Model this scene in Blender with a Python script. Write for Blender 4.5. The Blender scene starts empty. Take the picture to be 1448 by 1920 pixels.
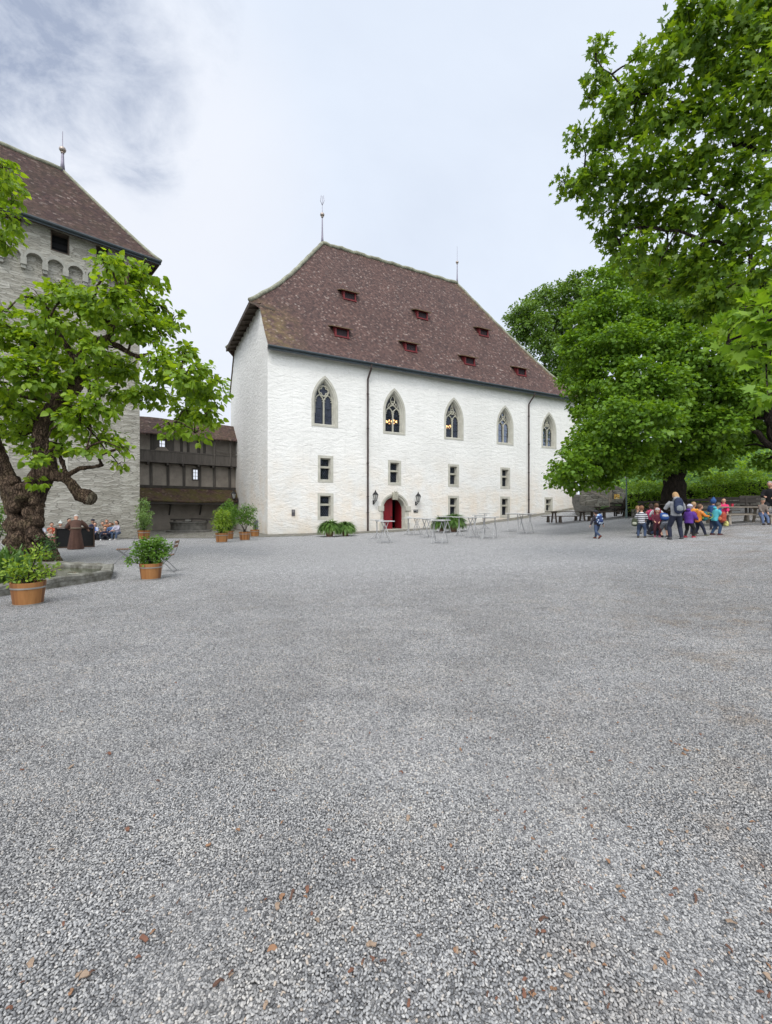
import bpy, bmesh, math, random
import numpy as np
from mathutils import Vector, Matrix
from mathutils.geometry import tessellate_polygon
R = math.radians
random.seed(7)
rng = np.random.default_rng(7)
scene = bpy.context.scene
COL = scene.collection

# ------------------------------------------------------------------ camera
FPX, CX, CY = 843.0, 724.0, 960.0          # focal length and centre in photo pixels (1448 x 1920)
CAMZ = 1.65
cam_data = bpy.data.cameras.new('camera')
cam_data.sensor_fit = 'HORIZONTAL'
cam_data.sensor_width = 36.0
cam_data.lens = 36.0 * FPX / 1448.0
cam_data.clip_start = 0.05
cam_data.clip_end = 3000.0
cam = bpy.data.objects.new('camera', cam_data)
cam.location = (0, 0, CAMZ)
cam.rotation_euler = (R(90), 0, 0)
COL.objects.link(cam)
scene.camera = cam
scene.view_settings.view_transform = 'Standard'
scene.view_settings.look = 'None'
scene.view_settings.gamma = 1.0
scene.view_settings.exposure = 0.0
SUN_EL, SUN_AZ = 52.0, 188.0               # azimuth clockwise from +Y: behind the camera
SUN_DIR = Vector((math.sin(R(SUN_AZ)) * math.cos(R(SUN_EL)), math.cos(R(SUN_AZ)) * math.cos(R(SUN_EL)), math.sin(R(SUN_EL))))


# ------------------------------------------------------------------ node helpers
class NT:
    def __init__(self, tree):
        self.t = tree; self.n = tree.nodes; self.l = tree.links
    def set(self, sock, v):
        if v is None: return
        if isinstance(v, bpy.types.NodeSocket): self.l.new(v, sock)
        elif isinstance(v, (tuple, list)) and len(v) == 3 and sock.type == 'RGBA': sock.default_value = (*v, 1)
        else: sock.default_value = v
    def node(self, kind, out=0, ins=None, **props):
        nd = self.n.new(kind)
        for k, v in props.items(): setattr(nd, k, v)
        for k, v in (ins or {}).items(): self.set(nd.inputs[k], v)
        return nd.outputs[out] if out is not None else nd
    def math(self, op, a, b=None, c=None, clamp=False):
        nd = self.n.new('ShaderNodeMath'); nd.operation = op; nd.use_clamp = clamp
        for i, v in enumerate((a, b, c)): self.set(nd.inputs[i], v)
        return nd.outputs[0]
    def vmath(self, op, a, b=None, out=0, scale=None):
        nd = self.n.new('ShaderNodeVectorMath'); nd.operation = op
        self.set(nd.inputs[0], a); self.set(nd.inputs[1], b)
        if scale is not None: self.set(nd.inputs['Scale'], scale)
        return nd.outputs[out]
    def mix(self, f, a, b, blend='MIX'):
        nd = self.n.new('ShaderNodeMix'); nd.data_type = 'RGBA'; nd.blend_type = blend
        self.set(nd.inputs[0], f); self.set(nd.inputs[6], a); self.set(nd.inputs[7], b)
        return nd.outputs[2]
    def ramp(self, f, stops, interp='LINEAR'):
        nd = self.n.new('ShaderNodeValToRGB'); cr = nd.color_ramp; cr.interpolation = interp
        while len(cr.elements) < len(stops): cr.elements.new(0.5)
        for e, (p, c) in zip(cr.elements, stops):
            e.position = p
            e.color = (c, c, c, 1) if isinstance(c, (int, float)) else (*c, 1)
        self.set(nd.inputs[0], f)
        return nd.outputs[0]
    def noise(self, vec, scale, detail=4, rough=0.55, dist=0.0, out=0):
        return self.node('ShaderNodeTexNoise', out, {'Vector': vec, 'Scale': scale, 'Detail': detail, 'Roughness': rough, 'Distortion': dist})
    def vor(self, vec, scale, feature='F1', out='Distance', dim='3D', rnd=1.0):
        nd = self.n.new('ShaderNodeTexVoronoi'); nd.voronoi_dimensions = dim; nd.feature = feature
        self.set(nd.inputs['Vector'], vec); nd.inputs['Scale'].default_value = scale; nd.inputs['Randomness'].default_value = rnd
        return nd.outputs[out]
    def mapping(self, vec, scale=(1, 1, 1), loc=(0, 0, 0), rot=(0, 0, 0)):
        return self.node('ShaderNodeMapping', 0, {'Vector': vec, 'Scale': scale, 'Location': loc, 'Rotation': rot})
    def coord(self, kind): return self.node('ShaderNodeTexCoord', kind)
    def bump(self, h, strength=0.5, dist=0.02):
        return self.node('ShaderNodeBump', 0, {'Height': h, 'Strength': strength, 'Distance': dist})


def newmat(name):
    m = bpy.data.materials.new(name); m.use_nodes = True
    nt = NT(m.node_tree); nt.n.clear()
    return m, nt


def finish(nt, col, rough=0.8, normal=None, metallic=0.0, spec=0.3, shader=None, disp=None):
    out = nt.n.new('ShaderNodeOutputMaterial')
    if shader is None:
        p = nt.n.new('ShaderNodeBsdfPrincipled')
        nt.set(p.inputs['Base Color'], col); nt.set(p.inputs['Roughness'], rough)
        nt.set(p.inputs['Metallic'], metallic); nt.set(p.inputs['Specular IOR Level'], spec)
        if normal is not None: nt.set(p.inputs['Normal'], normal)
        shader = p.outputs[0]
    nt.l.new(shader, out.inputs['Surface'])


# ------------------------------------------------------------------ world: overcast sky with a few greyer clouds
world = bpy.data.worlds.new('World'); scene.world = world
world.use_nodes = True
wn = NT(world.node_tree); wn.n.clear()
sky = wn.n.new('ShaderNodeTexSky'); sky.sky_type = 'NISHITA'; sky.sun_disc = False
sky.sun_elevation = R(SUN_EL); sky.sun_rotation = R(SUN_AZ)
d = wn.coord('Generated')
sep = wn.node('ShaderNodeSeparateXYZ', None, {0: d})
dz = wn.math('ADD', wn.math('MAXIMUM', sep.outputs[2], 0.0), 0.22)
flat = wn.node('ShaderNodeCombineXYZ', 0, {0: wn.math('DIVIDE', sep.outputs[0], dz), 1: wn.math('DIVIDE', sep.outputs[1], dz), 2: 0.0})
n1 = wn.noise(flat, 1.15, 6, 0.56, 0.35)
n2 = wn.noise(wn.mapping(flat, (1, 1, 1), (3.1, 1.7, 0)), 2.6, 6, 0.6, 0.3)
def dirpx(px, py):
    v = Vector(((px - CX) / FPX, 1, (CY - py) / FPX)); return v.normalized()
# the broken darker cloud bank high on the left
c1 = dirpx(150, 40); dark = None
def lobe(px, py, inner, outer):
    dp = wn.vmath('DOT_PRODUCT', d, tuple(dirpx(px, py)), out='Value')
    return wn.node('ShaderNodeMapRange', 0, {0: dp, 1: math.cos(R(outer)), 2: math.cos(R(inner)), 3: 0.0, 4: 1.0}, interpolation_type='SMOOTHSTEP')
bank = lobe(40, 10, 4, 17)
for lx, ly, r0_, r1_, k_ in ((150, 110, 3, 10, 1.0), (235, 215, 2, 8.5, 1.0), (-80, 150, 3, 14, 0.9), (330, 20, 2, 9, 0.5)):
    bank = wn.math('MAXIMUM', bank, wn.math('MULTIPLY', lobe(lx, ly, r0_, r1_), k_))
n3 = wn.noise(wn.mapping(flat, (1, 1, 1), (0.4, 5.2, 0)), 5.0, 7, 0.62, 0.4)
bank = wn.math('MULTIPLY', bank, wn.ramp(wn.math('ADD', wn.math('MULTIPLY', n3, 0.9), wn.math('MULTIPLY', bank, 0.34)), [(0.56, 0.0), (0.86, 1.0)]))
bank2 = wn.math('MULTIPLY', wn.ramp(n1, [(0.42, 0.0), (0.72, 1.0)]), 0.20)
greyness = wn.math('MAXIMUM', wn.math('MULTIPLY', bank, 0.92), bank2, clamp=True)
cloud = wn.mix(greyness, (0.83, 0.91, 1.04), (0.37, 0.435, 0.585))
bright = wn.math('MAXIMUM', lobe(260, 330, 3, 20), wn.math('MULTIPLY', lobe(420, 700, 5, 24), 0.7))
cloud = wn.mix(wn.math('MULTIPLY', wn.math('SUBTRACT', 1.0, bank, clamp=True), wn.math('MULTIPLY', bright, 0.6)), cloud, (0.97, 0.98, 1.03))
# cloud deck brightened round the sun direction, out of view, to light the facade
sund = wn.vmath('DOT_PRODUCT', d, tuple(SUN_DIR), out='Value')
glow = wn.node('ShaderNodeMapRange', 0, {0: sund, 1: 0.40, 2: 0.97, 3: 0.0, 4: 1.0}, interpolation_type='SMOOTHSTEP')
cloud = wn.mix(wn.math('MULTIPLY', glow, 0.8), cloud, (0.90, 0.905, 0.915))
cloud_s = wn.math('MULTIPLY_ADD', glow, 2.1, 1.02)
bg1 = wn.node('ShaderNodeBackground', 0, {'Color': sky.outputs[0], 'Strength': 0.08})
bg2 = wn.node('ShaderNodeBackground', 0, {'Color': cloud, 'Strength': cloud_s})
wout = wn.n.new('ShaderNodeOutputWorld')
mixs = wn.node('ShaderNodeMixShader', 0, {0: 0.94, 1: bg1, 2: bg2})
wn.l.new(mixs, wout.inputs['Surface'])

sun_data = bpy.data.lights.new('sun', 'SUN')
sun_data.energy = 1.5; sun_data.angle = R(15); sun_data.color = (1.0, 0.965, 0.92)
sun = bpy.data.objects.new('sun', sun_data); COL.objects.link(sun)
sun.rotation_euler = SUN_DIR.to_track_quat('Z', 'Y').to_euler()


# ------------------------------------------------------------------ terrain and pixel helpers
def T(x, y):
    a = 4.0 * math.log1p(math.exp(min((x - 5.0) / 4.0, 30)))
    if a > 18: a = 18 + (a - 18) * 0.3
    return 0.13 * a * (0.6 + 0.01 * max(0.0, min(y, 60.0)))

def gp(px, py):
    """where the ray through photo pixel px, py meets the ground"""
    ax, az = (px - CX) / FPX, (CY - py) / FPX
    y = 0.8
    while y < 120:
        if CAMZ + az * y <= T(ax * y, y):
            lo, hi = y - 0.05, y
            for _ in range(20):
                m = (lo + hi) / 2
                if CAMZ + az * m <= T(ax * m, m): hi = m
                else: lo = m
            return Vector((ax * hi, hi, T(ax * hi, hi)))
        y += 0.05
    return Vector((ax * 120, 120, 0))

def at(px, py, Y):
    return Vector(((px - CX) / FPX * Y, Y, CAMZ + (CY - py) / FPX * Y))


# ------------------------------------------------------------------ mesh helpers
class MB:
    def __init__(s): s.v = []; s.f = []; s.uv = []; s.m = []; s.mi = 0
    def add(s, vs, fs, uvs=None):
        b = len(s.v); s.v += [Vector(p) for p in vs]
        for i, f in enumerate(fs):
            s.f.append([b + k for k in f]); s.m.append(s.mi)
            s.uv.append(uvs[i] if uvs else None)
        return s
    def quad(s, a, b, c, d, uv=None): return s.add([a, b, c, d], [(0, 1, 2, 3)], [uv] if uv else None)
    def box(s, c, size, rot=None, taper=1.0):
        c = Vector(c); hx, hy, hz = (k / 2 for k in size)
        pts = []
        for z in (-1, 1):
            t = taper if z > 0 else 1.0
            for x, y in ((-1, -1), (1, -1), (1, 1), (-1, 1)):
                p = Vector((x * hx * t, y * hy * t, z * hz))
                pts.append(c + (rot @ p if rot else p))
        return s.add(pts, [(3, 2, 1, 0), (4, 5, 6, 7), (0, 1, 5, 4), (1, 2, 6, 5), (2, 3, 7, 6), (3, 0, 4, 7)])
    def bar(s, a, b, w, h=None, up=(0, 0, 1)):
        """square bar from a to b"""
        a, b = Vector(a), Vector(b); h = h or w
        dz = (b - a).normalized(); up = Vector(up)
        if abs(dz.dot(up)) > 0.98: up = Vector((0, 1, 0)) if abs(dz.y) < 0.9 else Vector((1, 0, 0))
        dx = up.cross(dz).normalized(); dy = dz.cross(dx)
        pts = [p + dx * (sx * w / 2) + dy * (sy * h / 2) for p in (a, b) for sx, sy in ((-1, -1), (1, -1), (1, 1), (-1, 1))]
        return s.add(pts, [(3, 2, 1, 0), (4, 5, 6, 7), (0, 1, 5, 4), (1, 2, 6, 5), (2, 3, 7, 6), (3, 0, 4, 7)])
    def tube(s, pts, rad, n=8, ref=None, closed=False):
        pts = [Vector(p) for p in pts]
        if not isinstance(rad, (list, tuple)): rad = [rad] * len(pts)
        rad = [r if isinstance(r, (list, tuple)) else (r, r) for r in rad]
        vs = []; N = len(pts); px = None
        for i, p in enumerate(pts):
            if closed: t = pts[(i + 1) % N] - pts[i - 1]
            else: t = pts[min(i + 1, N - 1)] - pts[max(i - 1, 0)]
            t = t.normalized() if t.length > 1e-9 else Vector((0, 0, 1))
            r0 = Vector(ref) if ref is not None else (px if px is not None else Vector((1, 0, 0)))
            x = r0 - t * r0.dot(t)
            if x.length < 0.05:
                r0 = Vector((0, 1, 0)); x = r0 - t * r0.dot(t)
                if x.length < 0.05: r0 = Vector((0, 0, 1)); x = r0 - t * r0.dot(t)
            x.normalize(); y = t.cross(x); px = x
            for k in range(n):
                a = 2 * math.pi * k / n
                vs.append(p + x * (math.cos(a) * rad[i][0]) + y * (math.sin(a) * rad[i][1]))
        fs = []
        for i in range(N if closed else N - 1):
            j = (i + 1) % N
            for k in range(n):
                k2 = (k + 1) % n
                fs.append((i * n + k, i * n + k2, j * n + k2, j * n + k))
        if not closed:
            fs.append(tuple(range(n - 1, -1, -1))); fs.append(tuple((N - 1) * n + k for k in range(n)))
        return s.add(vs, fs)
    def lathe(s, prof, n=20, o=(0, 0, 0), ph=0.0):
        o = Vector(o); vs = []; fs = []
        for r, z in prof:
            for k in range(n):
                a = 2 * math.pi * k / n + ph
                vs.append(o + Vector((r * math.cos(a), r * math.sin(a), z)))
        for i in range(len(prof) - 1):
            for k in range(n):
                k2 = (k + 1) % n
                fs.append((i * n + k, i * n + k2, (i + 1) * n + k2, (i + 1) * n + k))
        fs.append(tuple(range(n - 1, -1, -1))); fs.append(tuple((len(prof) - 1) * n + k for k in range(n)))
        return s.add(vs, fs)
    def ball(s, c, r, nu=10, nv=7, rot=None):
        c = Vector(c); r = r if isinstance(r, (tuple, list)) else (r, r, r)
        vs = []; fs = []
        for j in range(1, nv):
            th = math.pi * j / nv
            for i in range(nu):
                a = 2 * math.pi * i / nu
                p = Vector((r[0] * math.sin(th) * math.cos(a), r[1] * math.sin(th) * math.sin(a), r[2] * math.cos(th)))
                vs.append(c + (rot @ p if rot else p))
        for z in (1, -1):
            p = Vector((0, 0, r[2] * z)); vs.append(c + (rot @ p if rot else p))
        top, bot = len(vs) - 2, len(vs) - 1
        for j in range(nv - 2):
            for i in range(nu):
                i2 = (i + 1) % nu
                fs.append((j * nu + i, (j + 1) * nu + i, (j + 1) * nu + i2, j * nu + i2))
        for i in range(nu):
            i2 = (i + 1) % nu
            fs.append((top, i, i2)); fs.append((bot, (nv - 2) * nu + i2, (nv - 2) * nu + i))
        return s.add(vs, fs)
    def poly(s, outer, holes, mp, uvf=None):
        """flat polygon with holes; 2d points mapped to 3d by mp"""
        loops = [outer] + list(holes)
        flatp = [p for lp in loops for p in lp]
        tris = tessellate_polygon([[Vector((p[0], p[1], 0)) for p in lp] for lp in loops])
        uvs = [[(uvf(flatp[k]) if uvf else flatp[k]) for k in t] for t in tris]
        return s.add([mp(*p) for p in flatp], [tuple(t) for t in tris], uvs)
    def build(s, name, mats, parent=None, smooth=False, world=False, loc=None):
        off = Vector((0, 0, 0))
        if world and parent is not None:
            off = parent.location.copy()
            q = parent.parent
            while q is not None: off += q.location; q = q.parent
        if loc is not None: off = Vector(loc)
        me = bpy.data.meshes.new(name)
        me.from_pydata([tuple(p - off) for p in s.v], [], s.f)
        if any(u is not None for u in s.uv):
            lay = me.uv_layers.new(name='UVMap'); k = 0
            for f, u in zip(s.f, s.uv):
                for i in range(len(f)):
                    if u is not None: lay.data[k].uv = u[i]
                    k += 1
        mats = mats if isinstance(mats, (list, tuple)) else [mats]
        for m in mats: me.materials.append(m)
        me.polygons.foreach_set('material_index', s.m)
        if smooth: me.polygons.foreach_set('use_smooth', [True] * len(s.f))
        me.validate(); me.update()
        o = bpy.data.objects.new(name, me); COL.objects.link(o)
        if parent is not None: o.parent = parent
        elif loc is not None: o.location = loc
        return o

def tag(o, label=None, cat=None, group=None, kind=None):
    if label: o['label'] = label
    if cat: o['category'] = cat
    if group: o['group'] = group
    if kind: o['kind'] = kind
    return o

def thing(name, label, cat, loc=(0, 0, 0), rz=0.0, group=None):
    o = bpy.data.objects.new(name, None); COL.objects.link(o)
    o.location = loc; o.rotation_euler = (0, 0, rz); o.empty_display_size = 0.2
    return tag(o, label, cat, group)

def copy_tree(o, parent=None):
    c = o.copy(); COL.objects.link(c)
    if parent is not None: c.parent = parent
    for ch in list(o.children): copy_tree(ch, c)
    return c

def place(o, loc, rz, label, group=None):
    o.location = loc; o.rotation_euler = (0, 0, rz); o['label'] = label
    if group: o['group'] = group
    return o

def mark_edges(o, width, seg=2):
    b = o.modifiers.new('bevel', 'BEVEL'); b.width = width; b.segments = seg; b.limit_method = 'ANGLE'; b.angle_limit = R(40)
    return o

def remesh(mb, voxel, smooth_it=2):
    """one continuous surface out of overlapping volumes"""
    me = bpy.data.meshes.new('tmp'); me.from_pydata([tuple(p) for p in mb.v], [], mb.f); me.update()
    o = bpy.data.objects.new('tmp', me); COL.objects.link(o)
    r = o.modifiers.new('r', 'REMESH'); r.mode = 'VOXEL'; r.voxel_size = voxel; r.use_smooth_shade = True
    if smooth_it:
        sm = o.modifiers.new('s', 'SMOOTH'); sm.iterations = smooth_it; sm.factor = 0.5
    dg = bpy.context.evaluated_depsgraph_get()
    nm = bpy.data.meshes.new_from_object(o.evaluated_get(dg))
    bpy.data.objects.remove(o); bpy.data.meshes.remove(me)
    nm.polygons.foreach_set('use_smooth', [True] * len(nm.polygons))
    return nm

def link_mesh(me, name, mat, parent):
    me.name = name; me.materials.clear(); me.materials.append(mat)
    o = bpy.data.objects.new(name, me); COL.objects.link(o); o.parent = parent
    return o


# ------------------------------------------------------------------ materials
_cache = {}
def simple(name, c1, c2=None, scale=6.0, rough=0.7, bump=0.0, bscale=40.0, bdist=0.01, metallic=0.0, spec=0.3, stretch=(1, 1, 1)):
    if name in _cache: return _cache[name]
    m, nt = newmat(name)
    co = nt.mapping(nt.coord('Object'), stretch)
    c2 = c2 or tuple(k * 0.75 for k in c1)
    n = nt.noise(co, scale, 5, 0.6)
    col = nt.mix(nt.ramp(n, [(0.32, 0.0), (0.68, 1.0)]), c1, c2)
    nrm = nt.bump(nt.noise(co, bscale, 4, 0.6), bump, bdist) if bump else None
    finish(nt, col, rough, nrm, metallic, spec)
    _cache[name] = m
    return m

def m_gravel(name):
    m, nt = newmat(name)
    co = nt.coord('Object')
    stone = nt.vor(co, 95, 'F1', 'Color', '2D')
    edge = nt.vor(co, 95, 'F1', 'Distance', '2D')
    rnd = nt.node('ShaderNodeSeparateColor', 0, {0: stone})
    c = nt.ramp(rnd, [(0.0, (0.120, 0.120, 0.121)), (0.3, (0.235, 0.234, 0.233)), (0.6, (0.352, 0.349, 0.344)), (0.85, (0.47, 0.463, 0.453)), (1.0, (0.63, 0.62, 0.60))])
    big = nt.noise(co, 0.55, 5, 0.6)
    mid = nt.noise(nt.mapping(co, (1, 1.6, 1)), 3.2, 5, 0.65)
    c = nt.mix(nt.ramp(big, [(0.35, 0.0), (0.7, 0.30)]), c, nt.mix(0.75, c, (0.9, 0.88, 0.86), 'MULTIPLY'))
    c = nt.mix(nt.ramp(mid, [(0.3, 0.0), (0.75, 1.0)]), c, nt.mix(1.0, c, (1.25, 1.25, 1.25), 'MULTIPLY'))
    fine = nt.noise(co, 14, 4, 0.7)
    c = nt.mix(nt.ramp(fine, [(0.36, 1.0), (0.62, 0.0)]), c, nt.mix(1.0, c, (0.60, 0.60, 0.61), 'MULTIPLY'))
    # earth showing through towards the right edge, where the bark lies
    sx = nt.node('ShaderNodeSeparateXYZ', None, {0: co})
    earth = nt.math('MULTIPLY', nt.node('ShaderNodeMapRange', 0, {0: nt.math('SUBTRACT', sx.outputs[0], nt.math('MULTIPLY', sx.outputs[1], 0.5)), 1: 0.8, 2: 4.0, 3: 0.0, 4: 1.0}),
                    nt.ramp(nt.noise(co, 1.1, 6, 0.65), [(0.42, 0.0), (0.66, 0.75)]))
    c = nt.mix(earth, c, nt.mix(0.8, c, (0.62, 0.50, 0.40), 'MULTIPLY'))
    h = nt.math('SUBTRACT', 1.0, nt.math('MULTIPLY', edge, 95 * 0.009))
    tracks = nt.noise(nt.mapping(co, (1.0, 1.8, 1)), 3.0, 6, 0.62)
    hh = nt.math('MULTIPLY_ADD', tracks, 3.2, nt.math('MULTIPLY_ADD', fine, 2.0, h))
    finish(nt, c, 0.88, nt.bump(hh, 0.9, 0.010), spec=0.2)
    return m

def m_cobble():
    m, nt = newmat('cobbles')
    co = nt.coord('Object')
    cell = nt.node('ShaderNodeSeparateColor', 0, {0: nt.vor(co, 8.5, 'F1', 'Color', '2D')})
    e = nt.vor(co, 8.5, 'DISTANCE_TO_EDGE', 'Distance', '2D')
    c = nt.ramp(cell, [(0, (0.12, 0.11, 0.095)), (0.5, (0.21, 0.195, 0.17)), (1, (0.33, 0.315, 0.28))])
    moss = nt.noise(co, 1.4, 5, 0.6)
    joint = nt.mix(nt.ramp(moss, [(0.4, 0.0), (0.6, 1.0)]), (0.11, 0.10, 0.085), (0.085, 0.10, 0.04))
    c = nt.mix(nt.ramp(e, [(0.03, 1.0), (0.10, 0.0)]), c, joint)
    c = nt.mix(nt.ramp(moss, [(0.5, 0.0), (0.75, 0.45)]), c, (0.13, 0.135, 0.06))
    finish(nt, c, 0.85, nt.bump(nt.ramp(e, [(0, 0.0), (0.2, 1.0)]), 0.9, 0.03))
    return m

def m_plaster():
    m, nt = newmat('white_lime_plaster')
    uv = nt.coord('UV')
    st = nt.mapping(uv, (1.0, 2.1, 1))
    w1 = nt.noise(st, 1.9, 6, 0.62, 0.5)
    w2 = nt.noise(st, 6.0, 4, 0.6, 0.6)
    stains = nt.noise(nt.mapping(uv, (1.0, 0.8, 1), (5, 2, 0)), 0.35, 6, 0.62)
    sp = nt.node('ShaderNodeSeparateXYZ', None, {0: uv})
    low = nt.node('ShaderNodeMapRange', 0, {0: sp.outputs[1], 1: 7.0, 2: 0.0, 3: 0.0, 4: 1.0})
    base = nt.mix(nt.ramp(stains, [(0.36, 0.0), (0.68, 1.0)]), (0.78, 0.77, 0.735), (0.70, 0.69, 0.655))
    warm = nt.math('MULTIPLY', nt.math('MULTIPLY', low, 0.85), nt.ramp(nt.noise(uv, 0.55, 5, 0.6), [(0.40, 0.0), (0.66, 1.0)]))
    c = nt.mix(warm, base, (0.72, 0.60, 0.46))
    splash = nt.node('ShaderNodeMapRange', 0, {0: nt.math('ADD', sp.outputs[1], nt.math('MULTIPLY', nt.noise(uv, 1.6, 5, 0.65), 1.5)), 1: 2.1, 2: 0.7, 3: 0.0, 4: 0.40})
    c = nt.mix(splash, c, (0.45, 0.42, 0.36))
    crack = nt.ramp(nt.vor(nt.vmath('ADD', nt.mapping(uv, (0.35, 0.7, 1)), nt.vmath('SCALE', nt.noise(uv, 1.5, 5, 0.6, out=1), None, scale=0.5)), 0.9, 'DISTANCE_TO_EDGE', 'Distance', '2D'), [(0.0, 0.35), (0.006, 0.0)])
    c = nt.mix(nt.math('MULTIPLY', crack, nt.ramp(nt.noise(uv, 0.3, 3), [(0.5, 0.0), (0.6, 1.0)])), c, (0.45, 0.44, 0.42))
    drip = nt.noise(nt.mapping(uv, (3.0, 0.18, 1)), 1.3, 4, 0.6)
    c = nt.mix(nt.ramp(drip, [(0.55, 0.0), (0.8, 0.42)]), c, (0.58, 0.57, 0.54))
    h = nt.math('ADD', w1, nt.math('MULTIPLY', w2, 0.38))
    finish(nt, c, 0.9, nt.bump(h, 1.0, 0.070), spec=0.15)
    return m

def m_tiles(name, dark=False, mossy=0.0):
    m, nt = newmat(name)
    uv = nt.coord('UV')
    s = nt.node('ShaderNodeSeparateXYZ', None, {0: uv})
    rowf = nt.math('DIVIDE', s.outputs[1], 0.165)
    row = nt.math('FLOOR', rowf)
    uu = nt.math('ADD', nt.math('DIVIDE', s.outputs[0], 0.17), nt.math('MULTIPLY', nt.math('MODULO', row, 2.0), 0.5))
    cu = nt.math('FLOOR', uu)
    idv = nt.node('ShaderNodeCombineXYZ', 0, {0: cu, 1: row, 2: 0.0})
    rnd = nt.node('ShaderNodeTexWhiteNoise', 0, {'Vector': idv}, noise_dimensions='3D')
    rnd2 = nt.node('ShaderNodeTexWhiteNoise', 0, {'Vector': nt.vmath('ADD', idv, (7.3, 2.1, 5.5))}, noise_dimensions='3D')
    c = nt.ramp(rnd, [(0.0, (0.046, 0.029, 0.027)), (0.35, (0.068, 0.041, 0.036)), (0.7, (0.085, 0.050, 0.043)), (0.95, (0.112, 0.068, 0.057)), (0.992, (0.17, 0.125, 0.11))])
    if dark: c = nt.mix(0.85, c, (0.70, 0.69, 0.72), 'MULTIPLY')
    patch = nt.noise(uv, 0.28, 6, 0.65)
    c = nt.mix(nt.ramp(patch, [(0.36, 0.0), (0.68, 0.8)]), c, nt.mix(1.0, c, (1.22, 1.14, 1.10), 'MULTIPLY'))
    # pale worn and lichen-covered tiles, gathered in patches
    lp = nt.math('MULTIPLY', nt.ramp(nt.noise(uv, 0.55, 6, 0.7), [(0.44, 0.0), (0.66, 1.0)]), nt.ramp(rnd2, [(0.90, 0.0), (0.96, 1.0)]))
    c = nt.mix(nt.math('MULTIPLY', lp, 0.55), c, (0.40, 0.34, 0.30))
    if mossy:
        mo = nt.math('MULTIPLY', nt.ramp(nt.noise(uv, 0.8, 6, 0.65), [(0.40, 0.0), (0.62, 1.0)]), mossy)
        c = nt.mix(mo, c, (0.095, 0.085, 0.022))
    else:
        # yellow lichen at the left verge
        vx = nt.node('ShaderNodeMapRange', 0, {0: s.outputs[0], 1: 3.2, 2: -0.5, 3: 0.0, 4: 1.0})
        vy = nt.node('ShaderNodeMapRange', 0, {0: s.outputs[1], 1: 6.0, 2: 3.5, 3: 0.0, 4: 1.0})
        ve = nt.math('MULTIPLY', nt.math('MULTIPLY', vx, vy), nt.ramp(nt.noise(uv, 1.2, 5, 0.65), [(0.40, 0.0), (0.60, 0.55)]))
        c = nt.mix(ve, c, (0.24, 0.19, 0.055))
        vx2 = nt.node('ShaderNodeMapRange', 0, {0: nt.math('ADD', s.outputs[0], nt.math('MULTIPLY', s.outputs[1], 0.6)), 1: 31.0, 2: 35.0, 3: 0.0, 4: 0.7})
        c = nt.mix(nt.math('MULTIPLY', vx2, nt.ramp(nt.noise(uv, 1.4, 5, 0.65), [(0.42, 0.0), (0.6, 1.0)])), c, (0.20, 0.15, 0.055))
    fr = nt.math('FRACT', rowf); fu = nt.math('FRACT', uu)
    gap = nt.ramp(nt.math('ABSOLUTE', nt.math('SUBTRACT', fu, 0.5)), [(0.43, 0.0), (0.5, 1.0)])
    h = nt.math('SUBTRACT', nt.math('ADD', nt.math('MULTIPLY', nt.math('SUBTRACT', 1.0, fr), 1.0), nt.math('MULTIPLY', rnd2, 0.55)), nt.math('MULTIPLY', gap, 0.5))
    finish(nt, c, 0.82, nt.bump(h, 1.0, 0.035), spec=0.25)
    return m

def m_rubble(name, c0, c1, c2, joint, sc=2.1, flat=3.0, bumpd=0.05):
    m, nt = newmat(name)
    uv = nt.coord('UV')
    wob = nt.noise(uv, 1.3, 3, 0.5, out=1)
    p = nt.vmath('ADD', nt.mapping(uv, (1, flat, 1)), nt.vmath('SCALE', nt.vmath('SUBTRACT', wob, (0.5, 0.5, 0.5)), None, scale=0.55))
    cell = nt.node('ShaderNodeSeparateColor', 0, {0: nt.vor(p, sc, 'F1', 'Color', '2D', 0.9)})
    e = nt.vor(p, sc, 'DISTANCE_TO_EDGE', 'Distance', '2D', 0.9)
    c = nt.ramp(cell, [(0, c0), (0.5, c1), (1, c2)])
    gr = nt.noise(uv, 9, 6, 0.7)
    c = nt.mix(nt.ramp(gr, [(0.3, 0.0), (0.7, 0.6)]), c, nt.mix(1.0, c, (0.72, 0.72, 0.72), 'MULTIPLY'))
    blot = nt.noise(uv, 0.4, 5, 0.6)
    c = nt.mix(nt.ramp(blot, [(0.4, 0.0), (0.7, 0.5)]), c, nt.mix(1.0, c, (0.80, 0.80, 0.74), 'MULTIPLY'))
    # joints only here and there: most of the face is slurried over with mortar
    jm = nt.math('MULTIPLY', nt.ramp(e, [(0.02, 1.0), (0.10, 0.0)]), nt.ramp(nt.noise(uv, 2.0, 4, 0.6), [(0.40, 0.0), (0.58, 1.0)]))
    c = nt.mix(jm, c, joint)
    h = nt.math('ADD', nt.math('MULTIPLY', nt.ramp(e, [(0.0, 0.0), (0.16, 1.0)]), nt.math('MULTIPLY_ADD', nt.noise(uv, 1.1, 3), 1.4, -0.25)), nt.math('MULTIPLY', gr, 0.8))
    h = nt.math('ADD', h, nt.math('MULTIPLY', nt.noise(nt.mapping(uv, (1.0, 3.6, 1)), 2.6, 8, 0.72, 0.5), 2.0))
    finish(nt, c, 0.92, nt.bump(h, 1.0, bumpd), spec=0.12)
    return m

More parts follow.
